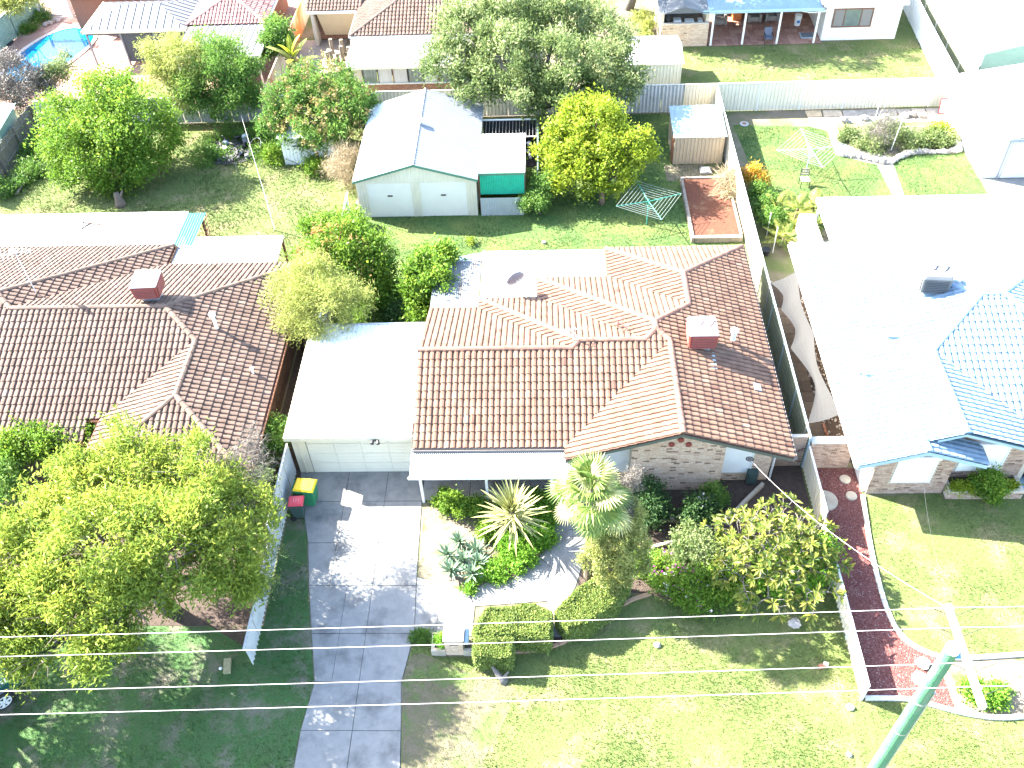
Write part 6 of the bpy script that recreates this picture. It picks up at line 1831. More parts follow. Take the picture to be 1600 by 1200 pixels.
# ------------------------------------------------------------------ left back yard: heap of bikes, timber, stump, prop
hp = Vector((-18.2, 46.3, 0))
def wheel(mb, c, r, ax, rt=0.035, mi=0):
    c = Vector(c); ax = Vector(ax).normalized(); a = ax.orthogonal().normalized(); b = ax.cross(a)
    mb.tube([c+(a*math.cos(t)+b*math.sin(t))*r for t in [2*math.pi*k/16 for k in range(17)]], rt, 6, mi, cap=False)
    for k in range(6):
        t = math.pi*k/6
        d_ = (a*math.cos(t)+b*math.sin(t))*r
        mb.tube([c-d_, c+d_], 0.008, 4, 1)
def bike(label, c, yaw, lean, m_frame, small=False, group=None):
    r_ = thing('motorbike' if not small else 'bicycle', c, label, 'motorbike' if not small else 'bicycle', group)
    r_.rotation_euler = (lean, 0, yaw)
    w_ = MB(); R0 = 0.3
    for x in (-0.65, 0.65):
        q = MB(); wheel(q, (x, 0, R0), R0, (0, 1, 0), 0.055 if not small else 0.025); q.build('wheel', [M_BLK, mat('dull_steel', (0.15, 0.15, 0.16), None, 5, 0.5, metal=0.5)], r_, local=True)
    MB().tube([(-0.65, 0, R0), (-0.1, 0, 0.42), (0.35, 0, 0.75), (0.65, 0, R0)], 0.03, 6).tube([(-0.1, 0, 0.42), (-0.3, 0, 0.72), (0.35, 0, 0.75)], 0.03, 6).build('frame', M_BLK, r_, local=True)
    MB().tube([(0.35, -0.3, 0.98), (0.33, 0, 0.9), (0.35, 0.3, 0.98)], 0.018, 6).tube([(0.33, 0, 0.9), (0.4, 0, 0.7)], 0.02, 6).build('handlebar', mat('dull_steel', (0.15, 0.15, 0.16)), r_, local=True)
    MB().blob((-0.3, 0, 0.76), 0.32 if not small else .14, 0.11 if not small else .07, 0.07, 8, 5, 0.03).build('seat', M_BLK, r_, local=True, smooth=True)
    if not small:
        MB().blob((0.12, 0, 0.72), 0.25, 0.13, 0.14, 8, 6, 0.03).build('tank', m_frame, r_, local=True, smooth=True)
        MB().box(-0.15, 0.2, -0.14, 0.14, 0.25, 0.52).build('engine', mat('dull_steel', (0.15, 0.15, 0.16)), r_, local=True, bevel=0.03)
    return r_
bike('old motorbike with a silver tank lying in the weeds of the left back yard', (-17.4, 46.9, 0.15), 0.5, -1.0, M_GREYPL)
bike('dark old motorbike leaning at the left end of the heap in the weeds', (-18.7, 46.2, 0.1), 2.6, 0.9, mat('navy_tank', (0.03, 0.05, 0.1), None, 3, 0.3))
bike('rusty bicycle lying flat across the front of the heap in the weeds', (-18.0, 45.6, 0.12), 0.1, 1.3, M_RUST, True)
bt = thing('oval_tub', (-16.9, 46.6, 0), 'oval olive tub tipped up at the right end of the heap', 'tub')
q = MB()
c = Vector((-16.75, 46.5, 0.45)); nn = Vector((-0.2, -0.5, 0.6)).normalized(); a = nn.orthogonal().normalized(); b = nn.cross(a)
rg = lambda s_, h: [c+nn*h+a*math.cos(t)*0.5*s_+b*math.sin(t)*0.36*s_ for t in [2*math.pi*k/18 for k in range(18)]]
o_, i_, bt_ = rg(1, 0.12), rg(0.9, 0.12), rg(0.75, -0.12)
for k in range(18):
    j = (k+1) % 18
    q.poly([o_[k], o_[j], i_[j], i_[k]], 1); q.poly([i_[k], i_[j], bt_[j], bt_[k]], 0); q.poly([o_[j], o_[k], bt_[k]+nn*-.04, bt_[j]+nn*-.04], 1)
q.poly(bt_, 0)
q.build('basin', [mat('olive_basin', (0.09, 0.09, 0.015), None, 3, 0.5), mat('pale_rim', (0.25, 0.25, 0.24), None, 3, 0.5)], bt)
mb = MB()
for i in range(60):
    a = R.uniform(0, 6.28); rr_ = R.uniform(0.2, 1.4)
    s_ = R.uniform(0.05, 0.16)
    mb.obox((-18.0+rr_*math.cos(a), 46.2+0.6*rr_*math.sin(a), R.uniform(0.04, 0.3)), (s_, s_*0.3, 0.02), (-s_*0.3, s_*0.7, 0.03), (0.01, 0.02, s_*0.4), R.choice((0, 0, 0, 1)))
mb.build('scrap_bits', [M_BLK, mat('dull_scrap', (0.10, 0.10, 0.11), None, 4, 0.6)], None, 'stuff')
tp = thing('timber_pile', (-29.9, 44.3, 0), 'pile of long grey timbers in the grass beside the paling fence', 'timber pile')
for i in range(9):
    y0 = 42.7+R.uniform(-.3, .3)
    x0 = -30.4+i*0.12+R.uniform(-.05, .05)
    MB().obox((x0, y0+1.4, 0.08+0.06*(i % 3)), (0.05, 0.02, 0), (0.12*R.uniform(-1, 1), 1.4+R.uniform(-.3, .2), 0.02), (0, 0, 0.03)).build('beam', M_TIMBER, tp)
sp = thing('tree_stump', (-23.3, 41.6, 0), 'broken tree stump on the sunny lawn behind the white patio roof', 'stump')
MB().tube([(-23.3, 41.5, -0.05), (-23.3, 41.55, 0.2), (-23.33, 41.6, 0.5), (-23.36, 41.62, 0.75)], [0.36, 0.25, 0.2, 0.13], 10).build('bole', M_BARK, sp, smooth=True)
MB().tube([(-23.3, 41.5, 0.3), (-23.0, 41.7, 0.8)], [0.12, 0.05], 7).build('broken_limb', M_BARK, sp)
pr = thing('clothes_prop', (-14.5, 39.3, 0), 'white clothes prop post with a long line on the sunny left lawn', 'post')
a = at(429, 360); b = at(404, 285)
MB().tube([(a.x, a.y, 0), (a.x, a.y, 2.1)], 0.035, 6).build('post', M_WHITE, pr)
MB().tube([(a.x, a.y, 2.05), (-17.5, 47.5, 1.9)], 0.006, 4).build('line', M_WHITE, pr)
# ------------------------------------------------------------------ trees and shrubs
def lob(*a):
    """lobes from (pixel x, pixel y, height of centre, radius, [radius z])"""
    out = []
    for t in a:
        q = at(t[0], t[1], t[2])
        out.append((q.x, q.y, t[2], t[3], t[3], t[4] if len(t) > 4 else t[3]*0.8))
    return out
DEN = 1.0
# the big lime tree at the front left
lt = lob((200, 745, 5.0, 1.8), (305, 745, 5.2, 1.6), (110, 790, 4.8, 1.7), (60, 870, 4.6, 1.8), (170, 850, 5.7, 1.9), (270, 850, 5.3, 1.8), (350, 850, 4.4, 1.4), (120, 950, 4.6, 1.6), (40, 950, 4.2, 1.6), (200, 945, 4.6, 1.3), (70, 1025, 4.0, 1.1), (155, 1015, 4.2, 0.9), (372, 800, 4.2, 1.2), (355, 905, 3.4, 1.0), (15, 1000, 3.6, 1.0), (390, 900, 2.6, 0.8), (245, 935, 3.0, 0.9))
tr = plant('lime_tree', 'big spreading yellow green tree covering the left front yard', 'tree', at(262, 950).to_2d(), lt, int(100000*DEN), 0.16, 0.05, L_LIME, M_BARKG, 0.26, 3, clump=26, rc=0.19, shell=0.35, out=0.7, up=0.3, twig=5)
mb = MB()
rr = random.Random(4)
for l in lt:
    for k in range(16):
        d = Vector((rr.gauss(0, 1), rr.gauss(0, 1), abs(rr.gauss(0, .8)))).normalized()
        a = Vector(l[:3])+Vector((d.x*l[3], d.y*l[4], d.z*l[5]))*0.45
        b = Vector(l[:3])+Vector((d.x*l[3], d.y*l[4], d.z*l[5]))*rr.uniform(0.9, 1.06)
        m_ = a.lerp(b, .5)+Vector((rr.uniform(-.15, .15), rr.uniform(-.15, .15), rr.uniform(0, .12)))
        mb.tube([a, m_, b], [0.018, 0.012, 0.005], 4)
mb.build('bare_twigs', M_BARK, tr)
dl = lob((378, 735, 4.2, 0.9), (385, 800, 3.4, 0.8), (388, 690, 4.4, 0.6))
V, F, T = leaf_cloud(dl, 4200, 0.26, 0.014, seed=8, clump=12, rc=0.16, shell=0.3)
np_obj('dead_sprays', V, F, L_DEAD, tr, tone=T)
# the street tree that shades the verge from beyond the left edge, and gums behind the far patio
plant('street_tree', 'tall verge tree whose shade covers the lower left lawn', 'tree', (-21.8, 14.4), [(-20.3, 12.2, 5.4, 2.0, 2.0, 1.5), (-19.8, 14.6, 5.6, 1.8, 1.8, 1.4), (-18.6, 10.6, 5.4, 1.6, 1.6, 1.3), (-22.3, 15.6, 5.6, 2.2, 2.2, 1.6), (-20.6, 17.0, 5.5, 1.7, 1.7, 1.4), (-22.8, 17.8, 5.4, 1.8, 1.8, 1.4), (-21.6, 10.2, 5.0, 1.8, 1.8, 1.4), (-17.6, 8.9, 5.6, 1.3, 1.3, 1.1), (-19.5, 8.3, 5.6, 1.5, 1.5, 1.2)], 34000, 0.2, 0.06, L_LIME, M_BARKG, 0.2, 5, clump=20, rc=0.25)
plant('gum_tree', 'tall tree beyond the far patio whose shade falls on its lawn', 'tree', (6, 64), [(4, 62, 6.4, 2.2), (8, 62, 6.8, 2.2), (12, 62, 6.6, 2.0), (6, 60.5, 7.2, 1.5), (10, 60.2, 7.4, 1.6), (14, 60.5, 7.2, 1.5)], 16000, 0.3, 0.09, L_GREY, M_BARKG, 0.3, 6, clump=16, rc=0.3)
# other trees at the left edge
plant('shrub', 'bright green climber spilling over the front gutter of the dark brown house', 'climber', at(60, 740).to_2d(), lob((30, 690, 1.9, 0.8), (75, 690, 1.9, 0.7), (110, 695, 1.7, 0.6), (15, 700, 1.8, 0.6), (133, 668, 2.15, 0.3), (52, 676, 2.2, 0.3), (95, 677, 2.2, 0.25)), 15000, 0.11, 0.06, L_BRIGHT, M_BARK, 0.05, 12, clump=18, rc=0.14)
plant('shrub', 'blue green shrub at the left edge below the flowering climber', 'shrub', at(8, 790).to_2d(), lob((5, 745, 1.5, 0.8), (15, 770, 1.1, 0.7), (-5, 790, 1.0, 0.8)), 6500, 0.11, 0.06, L_GREEN, M_BARK, 0.05, 13, clump=18, rc=0.15)
plant('shrub', 'rounded dark green shrub between the corrugated fence and the dark brown roof', 'shrub', at(428, 730).to_2d(), lob((432, 680, 1.5, 0.6), (425, 705, 1.2, 0.65), (436, 665, 1.7, 0.4)), 7000, 0.09, 0.06, L_GREEN, M_BARK, 0.05, 14, clump=18, rc=0.13)
plant('shrub', 'bottlebrush shrub with red tips against the stepped fence', 'shrub', at(405, 830).to_2d(), lob((400, 765, 2.0, 0.8), (408, 810, 1.4, 0.6), (410, 870, 1.1, 0.7), (415, 920, 0.8, 0.5)), 9000, 0.10, 0.03, L_GREY, M_BARK, 0.05, 15, clump=18, rc=0.15)
# back left yard
plant('citrus_tree', 'large rounded bright green tree on the lawn of the left back yard', 'tree', at(175, 285).to_2d(), lob((165, 165, 3.6, 2.0), (120, 200, 2.8, 1.9), (215, 190, 3.0, 2.0), (160, 225, 2.4, 2.1), (110, 225, 1.8, 1.6), (235, 220, 2.1, 1.6), (175, 255, 1.4, 1.7), (120, 262, 1.2, 1.2), (225, 250, 1.4, 1.4), (170, 140, 3.8, 1.3), (90, 180, 2.8, 1.2)), 52000, 0.15, 0.08, L_BRIGHT, M_BARK, 0.2, 21, clump=18, rc=0.24, shell=0.62)
plant('weeping_tree', 'pale feathery weeping tree in front of the pool pavilion', 'tree', at(300, 182).to_2d(), lob((262, 90, 4.0, 1.3), (250, 120, 3.2, 1.1), (290, 100, 3.8, 1.5), (275, 140, 2.4, 1.2)), 24000, 0.17, 0.03, L_PALE, M_BARKG, 0.14, 22, clump=22, rc=0.25, droop=0.5)
plant('peppertree', 'broad green tree hanging over the grey corrugated back fence', 'tree', at(345, 180).to_2d(), lob((350, 100, 3.6, 1.7), (385, 125, 2.9, 1.3), (320, 130, 2.9, 1.5), (360, 150, 2.2, 1.5), (390, 150, 1.9, 1.0), (330, 75, 3.8, 1.0), (310, 160, 1.6, 1.0)), 32000, 0.17, 0.05, L_GREEN, M_BARK, 0.15, 23, clump=18, rc=0.24)
plant('papaya_tree', 'small drooping leaved tree between the reddish roof and the rust streaked fence', 'tree', at(430, 92).to_2d(), lob((432, 45, 2.8, 0.75), (425, 70, 2.0, 0.8), (437, 60, 2.4, 0.7)), 5000, 0.26, 0.07, L_GREEN, M_BARK, 0.08, 24, clump=14, rc=0.2, droop=0.5)
plant('dry_shrub', 'large brown grey half dead shrub at the shallow end of the pool', 'shrub', at(30, 165).to_2d(), lob((20, 120, 2.0, 1.5), (50, 145, 1.5, 1.3), (5, 145, 1.6, 1.2), (65, 120, 1.8, 0.7), (10, 100, 2.4, 0.8)), 15000, 0.22, 0.035, L_DEAD, M_BARKG, 0.1, 25, clump=16, rc=0.25)
plant('shrub', 'pale olive wispy shrub between the pool and the large bright green tree', 'shrub', at(85, 165).to_2d(), lob((85, 115, 1.8, 0.8), (105, 100, 1.9, 0.7), (70, 135, 1.3, 0.7)), 7000, 0.15, 0.04, L_GREY, M_BARK, 0.06, 26, clump=16, rc=0.2)
plant('crepe_myrtle', 'pale yellow leafed young tree in the pool side bed', 'tree', at(36, 32).to_2d(), lob((20, 5, 2.5, 0.8), (40, 2, 2.6, 0.8), (5, 2, 2.6, 0.6)), 6000, 0.15, 0.07, L_PALE, M_BARKG, 0.09, 27, clump=14, rc=0.2)
plant('ground_cover', 'low dark green ground cover in the pool side bed', 'plants', at(45, 45).to_2d(), lob((35, 48, 0.1, 0.8, .25), (55, 30, 0.1, 1.0, .3), (45, 40, 0.1, 0.9, .3), (62, 22, 0.1, 0.7, .3)), 9000, 0.15, 0.05, L_GREEN, M_BARK, 0.03, 28, clump=12, rc=0.15)
plant('shrub', 'low pale shrub behind the pool pavilion roof', 'shrub', at(158, 10).to_2d(), lob((155, 3, 1.0, 0.8), (170, 2, 1.0, 0.6)), 3000, 0.16, 0.06, L_PALE, M_BARK, 0.05, 29, clump=12, rc=0.2)
ft = lob((500, 130, 3.3, 1.6), (455, 165, 2.6, 1.4), (545, 160, 2.7, 1.4), (500, 190, 2.3, 1.6), (460, 205, 1.8, 1.1), (540, 205, 1.8, 1.2), (500, 222, 1.5, 1.0), (430, 195, 2.0, 0.8))
tr = plant('flowering_tree', 'rounded tree dotted with peach flower clusters over the small white shed', 'tree', at(500, 258).to_2d(), ft, 34000, 0.17, 0.06, L_GREEN, M_BARK, 0.14, 31, clump=16, rc=0.2, shell=0.65)
V, F, T = leaf_cloud(ft, 6500, 0.11, 0.09, seed=32, clump=13, rc=0.075, shell=0.97, low=-0.4, bough=400)
np_obj('blossom', V, F, L_ORANGE, tr, tone=T)
plant('dry_vine', 'straw coloured dry vine at the left wall of the long garage', 'vine', at(540, 290).to_2d(), lob((540, 245, 1.6, 0.55), (530, 265, 1.3, 0.5), (545, 280, 0.9, 0.45), (522, 262, 1.0, 0.4)), 5000, 0.32, 0.012, L_STRAW, M_BARKG, 0.03, 33, clump=10, rc=0.2)
# big grey-green tree
bt = lob((800, 30, 5.2, 2.2), (730, 60, 4.6, 2.1), (870, 40, 4.9, 2.0), (940, 60, 4.3, 1.9), (700, 105, 3.9, 1.7), (790, 90, 4.6, 2.0), (870, 100, 4.4, 2.1), (950, 110, 3.7, 1.9), (740, 135, 3.3, 1.4), (820, 140, 3.3, 1.6), (900, 145, 3.2, 1.7), (970, 140, 2.8, 1.3), (860, 165, 2.4, 1.3), (720, 25, 5.0, 1.2), (790, 5, 5.5, 1.2), (940, 25, 4.6, 1.1))
plant('silvery_tree', 'huge grey green tree with pale tips behind the long garage', 'tree', at(850, 215).to_2d(), bt, 84000, 0.18, 0.07, L_GREY, M_BARKG, 0.3, 41, clump=20, rc=0.2, shell=0.6, up=0.6, bough=26, tip=0.6)
lm = lob((930, 195, 3.3, 1.5), (885, 225, 2.6, 1.2), (985, 235, 2.6, 1.3), (930, 240, 2.3, 1.5), (870, 265, 1.8, 1.0), (905, 275, 1.6, 1.2), (960, 275, 1.7, 1.1), (1010, 245, 2.2, 0.8), (900, 180, 3.4, 0.7), (955, 175, 3.5, 0.7), (860, 245, 2.1, 0.7))
plant('lemon_tree', 'bright yellow green lemon tree in front of the huge grey green tree', 'tree', at(940, 318).to_2d(), lm, 36000, 0.15, 0.085, L_YEL, M_BARK, 0.15, 42, clump=18, rc=0.2, shell=0.6)
plant('shrub', 'dark green shrub at the foot of the green mesh lean-to', 'shrub', at(845, 335).to_2d(), lob((845, 300, 1.0, 0.8), (835, 320, 0.7, 0.7), (860, 285, 1.2, 0.6)), 7500, 0.11, 0.05, L_GREEN, M_BARK, 0.05, 43, clump=16, rc=0.16)
# between the left house and the carport
rt = lob((540, 385, 2.9, 1.3), (500, 395, 2.6, 1.1), (580, 400, 2.4, 1.1), (545, 425, 2.0, 1.2), (500, 360, 2.6, 0.8), (590, 430, 1.6, 0.9), (545, 350, 2.9, 0.8), (560, 480, 1.2, 0.6), (575, 460, 1.2, 0.8))
tr = plant('photinia_tree', 'green bushy tree with reddish tips behind the carport', 'tree', at(560, 470).to_2d(), rt, 34000, 0.15, 0.065, L_BRIGHT, M_BARK, 0.13, 44, clump=16, rc=0.2, shell=0.6)
V, F, T = leaf_cloud(rt[:4], 1300, 0.14, 0.06, seed=45, clump=14, rc=0.12, shell=0.97, low=0.0)
np_obj('red_tips', V, F, leafmat('leaf_red_tip', (0.2, 0.09, 0.03), (0.28, 0.14, 0.06), (0.34, 0.2, 0.1)), tr, tone=T)
plant('feathery_tree', 'pale yellow feathery tree touching the left corner of the carport roof', 'tree', at(475, 545).to_2d(), lob((490, 435, 4.0, 1.2), (455, 460, 3.6, 1.0), (500, 470, 3.6, 1.3), (540, 465, 3.3, 1.1), (470, 490, 3.0, 1.0), (520, 495, 3.0, 1.0), (485, 515, 2.8, 0.6)), 36000, 0.15, 0.022, L_PALE, M_BARKG, 0.12, 46, clump=22, rc=0.18, shell=0.5)
plant('leafy_shrub', 'round leaved light green shrub over the translucent patio roof', 'shrub', at(655, 510).to_2d(), lob((665, 420, 2.3, 0.9), (650, 445, 2.0, 0.8), (690, 405, 2.4, 0.6), (660, 475, 1.5, 0.7), (680, 440, 2.3, 0.7), (655, 490, 1.0, 0.5)), 17000, 0.12, 0.10, L_BRIGHT, M_BARK, 0.08, 47, clump=16, rc=0.17, shell=0.6)
plant('shrub', 'low shaded bush beside the carport rear corner', 'shrub', at(640, 500).to_2d(), lob((645, 490, 0.6, 0.6), (620, 495, 0.5, 0.5)), 3500, 0.11, 0.06, L_DARK, M_BARK, 0.04, 48, clump=14, rc=0.14)
plant('shrub', 'low leafy bush below the reddish tipped tree', 'shrub', at(605, 480).to_2d(), lob((603, 478, 0.6, 0.5), (610, 455, 0.6, 0.5)), 3500, 0.11, 0.05, L_GREEN, M_BARK, 0.04, 49, clump=14, rc=0.14)
# front garden, right part
plant('conifer_shrub', 'upright olive conifer bush with grey dead branches beside the fan palm', 'conifer', (2.25, 17.4), lob((950, 815, 3.7, 0.5), (980, 822, 3.7, 0.5), (940, 850, 2.9, 0.6), (970, 852, 3.0, 0.65), (995, 845, 3.0, 0.45), (930, 872, 2.2, 0.5), (985, 875, 2.2, 0.55), (955, 885, 1.9, 0.65), (960, 905, 1.0, 0.6), (990, 800, 4.1, 0.35)), 38000, 0.07, 0.035, L_CONIF, M_BARKG, 0.1, 51, clump=30, rc=0.075, shell=0.75)
dd = bpy.data.objects['conifer_shrub']
V, F, T = leaf_cloud(lob((985, 760, 4.7, 0.30, 0.5), (972, 790, 4.3, 0.36), (992, 740, 5.0, 0.2)), 6500, 0.12, 0.014, seed=52, clump=12, rc=0.10, shell=0.3)
np_obj('dead_branches', V, F, L_DEAD, dd, tone=T)
plant('dark_shrub', 'dark green round shrub at the left foot of the brick gable', 'shrub', at(1015, 800).to_2d(), lob((1013, 775, 0.9, 0.6), (1018, 800, 0.6, 0.6), (1008, 790, 0.8, 0.5)), 8000, 0.10, 0.05, L_DARK, M_BARK, 0.05, 53, clump=14, rc=0.13)
wf = lob((1085, 800, 0.6, 0.6), (1100, 795, 0.6, 0.55), (1080, 812, 0.4, 0.5))
tr = plant('dark_shrub', 'dark shrub with tiny white flowers in the bed below the brick gable', 'shrub', at(1088, 815).to_2d(), wf, 8000, 0.08, 0.05, L_DARK, M_BARK, 0.05, 54, clump=14, rc=0.12)
V, F, T = leaf_cloud(wf, 90, 0.06, 0.06, seed=55, clump=3, rc=0.03, shell=1.0)
np_obj('blossom', V, F, L_WFLOW, tr, 'stuff', tone=T)
plant('dark_shrub', 'small green shrub at the right foot of the brick gable', 'shrub', at(1115, 790).to_2d(), lob((1115, 775, 0.5, 0.42), (1122, 782, 0.4, 0.35)), 4500, 0.08, 0.05, L_GREEN, M_BARK, 0.04, 56, clump=14, rc=0.11)
mf = lob((1075, 905, 0.7, 0.8), (1040, 890, 0.7, 0.7), (1090, 930, 0.5, 0.6), (1120, 900, 0.8, 0.8), (1010, 880, 0.5, 0.5), (1150, 930, 0.6, 0.6), (1060, 925, 0.4, 0.5))
tr = plant('flowering_shrub', 'bright green shrub speckled with magenta and white flowers at the lawn edge', 'shrub', at(1080, 935).to_2d(), mf, 24000, 0.09, 0.05, L_BRIGHT, M_BARK, 0.06, 57, clump=16, rc=0.14)
V, F, T = leaf_cloud(mf[:3], 380, 0.07, 0.07, seed=58, clump=6, rc=0.07, shell=1.0, low=-0.3, bough=30); np_obj('magenta_flowers', V, F, L_MAG, tr, 'stuff', tone=T)
V, F, T = leaf_cloud(mf, 160, 0.07, 0.07, seed=59, clump=3, rc=0.05, shell=1.0, low=-0.3); np_obj('white_flowers', V, F, L_WFLOW, tr, 'stuff', tone=T)
plant('pale_shrub', 'pale grey green shrub standing behind the magenta flowers', 'shrub', at(1090, 880).to_2d(), lob((1085, 850, 1.4, 0.65), (1105, 865, 1.2, 0.6), (1080, 870, 1.0, 0.6)), 12000, 0.09, 0.045, L_GREY, M_BARK, 0.06, 60, clump=16, rc=0.13)
plant('shrub', 'lush green shrub under the right side of the frangipani', 'shrub', at(1250, 920).to_2d(), lob((1240, 870, 0.9, 0.8), (1265, 890, 0.8, 0.7), (1200, 890, 0.7, 0.7), (1280, 860, 1.1, 0.6), (1165, 885, 0.7, 0.7)), 18000, 0.10, 0.06, L_COVER, M_BARK, 0.06, 61, clump=16, rc=0.15)

# frangipani: forking grey limbs with a whorl of long leaves on every tip
fr = thing('frangipani', (7.7, 17.65, 0), 'wide sparse frangipani with bare forking limbs and yellowing leaves', 'tree')
rr = random.Random(77)
wood = MB(); tips = []
def grow(p, d, L, r, k):
    e = p+d*L
    wood.tube([p, p.lerp(e, .5)+Vector((rr.uniform(-.04, .04), rr.uniform(-.04, .04), 0.02)), e], [r, r*0.85, r*0.72], 7)
    if k == 0:
        tips.append((e, d)); return
    n = 3 if rr.random() < 0.55 else 2
    a0 = rr.uniform(0, 6.28)
    for i in range(n):
        a = a0+i*6.28/n+rr.uniform(-.4, .4)
        o = d.orthogonal().normalized(); b = d.cross(o)
        nd = (d*0.62+(o*math.cos(a)+b*math.sin(a))*0.75+Vector((0, 0, 0.12))).normalized()
        if nd.z < 0.05: nd.z = 0.1; nd.normalize()
        grow(e, nd, L*rr.uniform(0.68, 0.92), r*0.72, k-1)
b0 = Vector((7.7, 17.65, 0))
for dx, dy, h in ((-.45, .15, 1.0), (.5, .2, 1.0), (0.0, .5, .9), (.1, -.3, .9), (0.7, .5, .8), (-.7, .1, .8)):
    grow(Vector((b0.x, b0.y, 0)), Vector((dx, dy, h)).normalized(), 0.95, 0.06, 4)
wood.build('limbs', M_BARKG, fr, smooth=True)
Vs, Ts = [], []
for e, d in tips:
    for i in range(rr.randint(13, 19)):
        a = rr.uniform(0, 6.28); o = d.orthogonal().normalized(); b = d.cross(o)
        ld = (d*0.45+(o*math.cos(a)+b*math.sin(a))*0.9+Vector((0, 0, 0.1))).normalized()
        s_ = ld.cross(Vector((0, 0, 1)))
        if s_.length < 1e-3: continue
        s_.normalize(); L_ = rr.uniform(0.2, 0.36); w_ = L_*0.14
        q0 = e+ld*0.02
        Vs += [q0, q0+ld*L_*.55+s_*w_, q0+ld*L_-Vector((0, 0, .04)), q0+ld*L_*.55-s_*w_]; Ts.append(rr.random())
np_obj('leaves', np.array([tuple(v) for v in Vs]), np.arange(len(Vs)).reshape(-1, 4), leafmat('leaf_frangipani', (0.04, 0.07, 0.012), (0.10, 0.125, 0.02), (0.22, 0.205, 0.045)), fr, tone=Ts)

# clipped hedges
def hedge(label, quad, h, n, seed):
    """leaves over the top and sides of a clipped block, with twiggy shade inside"""
    rs = np.random.RandomState(seed)
    cx = sum(q[0] for q in quad)/len(quad); cy = sum(q[1] for q in quad)/len(quad)
    r_ = thing('hedge', (cx, cy, 0), label, 'hedge')
    ins = [(cx+(x-cx)*0.9, cy+(y-cy)*0.9) for x, y in quad]
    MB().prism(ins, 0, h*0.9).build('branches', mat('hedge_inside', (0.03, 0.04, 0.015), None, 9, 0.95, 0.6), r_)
    P, D = [], []
    xs = [q[0] for q in quad]; ys_ = [q[1] for q in quad]
    X = min(xs)+(max(xs)-min(xs))*rs.rand(n*2); Y = min(ys_)+(max(ys_)-min(ys_))*rs.rand(n*2)
    ok = inside_np(quad, X, Y); X, Y = X[ok][:n], Y[ok][:n]
    bump = 0.05*np.sin(X*5)*np.sin(Y*4.3+1)+0.03*np.sin(X*11+Y*7)
    P.append(np.stack([X, Y, h+bump-0.07*rs.rand(len(X))], 1)); D.append(np.tile([0, 0, 1.0], (len(X), 1)))
    for i in range(len(quad)):
        a, b = np.array(quad[i]), np.array(quad[(i+1) % len(quad)])
        L_ = np.linalg.norm(b-a); m = int(n*0.35*L_)
        t = rs.rand(m)[:, None]; q = a+(b-a)*t
        nrm = np.array([(b-a)[1], -(b-a)[0]])/L_
        if np.dot(nrm, (a+b)/2-np.array([cx, cy])) < 0: nrm = -nrm
        q = q+nrm*(rs.rand(m)[:, None]*0.08-0.05+0.03*np.sin(t*L_*6))
        z = 0.05+(h-0.02)*rs.rand(m)
        q = q+nrm*(-0.12*np.clip((z-h*0.8)/(h*0.2), 0, 1)**2)[:, None]
        P.append(np.concatenate([q, z[:, None]], 1)); D.append(np.tile([nrm[0], nrm[1], 0.3], (m, 1)))
    P, D = np.concatenate(P), np.concatenate(D)
    m = len(P)
    d = rs.normal(size=(m, 3))*0.8+D*0.8; d /= np.linalg.norm(d, axis=1)[:, None]
    nn = D+rs.normal(size=(m, 3))*0.7
    s_ = np.cross(d, nn); s_ /= np.linalg.norm(s_, axis=1)[:, None]
    le = 0.075*(0.6+0.8*rs.rand(m))[:, None]; wi = le*0.62
    V = np.stack([P, P+d*le*.5+s_*wi*.5, P+d*le, P+d*le*.5-s_*wi*.5], 1).reshape(-1, 3)
    V[:, 2] = np.maximum(V[:, 2], 0.02)
    np_obj('foliage', V, np.arange(len(V)).reshape(-1, 4), L_HEDGE, r_, tone=rs.rand(m)*0.8+0.2*rs.rand(m))
    return r_
hedge('square clipped hedge block beside the letterbox', [(-2.5, 15.12), (-1.22, 15.1), (-0.07, 14.95), (0.05, 15.9), (-0.54, 16.25), (-2.17, 16.08), (-2.6, 15.3)], 1.06, 13000, 71)
hedge('square corner of clipped hedge at the street end of the garden by the letterbox', [(-2.55, 14.42), (-1.35, 14.3), (-1.24, 15.05), (-2.5, 15.08)], 1.0, 7000, 72)
hedge('long curved clipped hedge right of the white path', [(0.2, 16.0), (0.55, 15.4), (1.17, 15.5), (2.18, 16.25), (2.75, 17.1), (2.6, 17.55), (1.81, 17.45), (1.01, 16.9)], 1.06, 15000, 73)

# ground covers of the left front bed
plant('ground_cover', 'glossy bright green ground cover along the curved path under the yucca', 'plants', at(850, 850).to_2d(), lob((850, 812, 0.15, 0.5, .25), (848, 840, 0.15, 0.45, .25), (825, 865, 0.15, 0.5, .25), (800, 880, 0.12, 0.5, .22), (840, 785, 0.15, 0.45, .3), (775, 895, 0.1, 0.4, .2), (800, 855, 0.12, 0.5, .25), (815, 830, 0.15, 0.5, .25)), 22000, 0.085, 0.05, L_COVER, M_BARK, 0.02, 81, clump=16, rc=0.10, low=-0.1)
plant('shrub', 'small bright shrub near the first verandah post', 'shrub', at(710, 805).to_2d(), lob((705, 785, 0.45, 0.42), (722, 795, 0.4, 0.35), (692, 778, 0.35, 0.3)), 6500, 0.08, 0.05, L_BRIGHT, M_BARK, 0.03, 82, clump=14, rc=0.1)
plant('shrub', 'loose yellow green shrub left of the spiky yucca', 'shrub', at(755, 815).to_2d(), lob((745, 795, 0.4, 0.4), (770, 810, 0.35, 0.4), (760, 830, 0.3, 0.35)), 6500, 0.09, 0.045, L_BRIGHT, M_BARK, 0.03, 83, clump=14, rc=0.1)
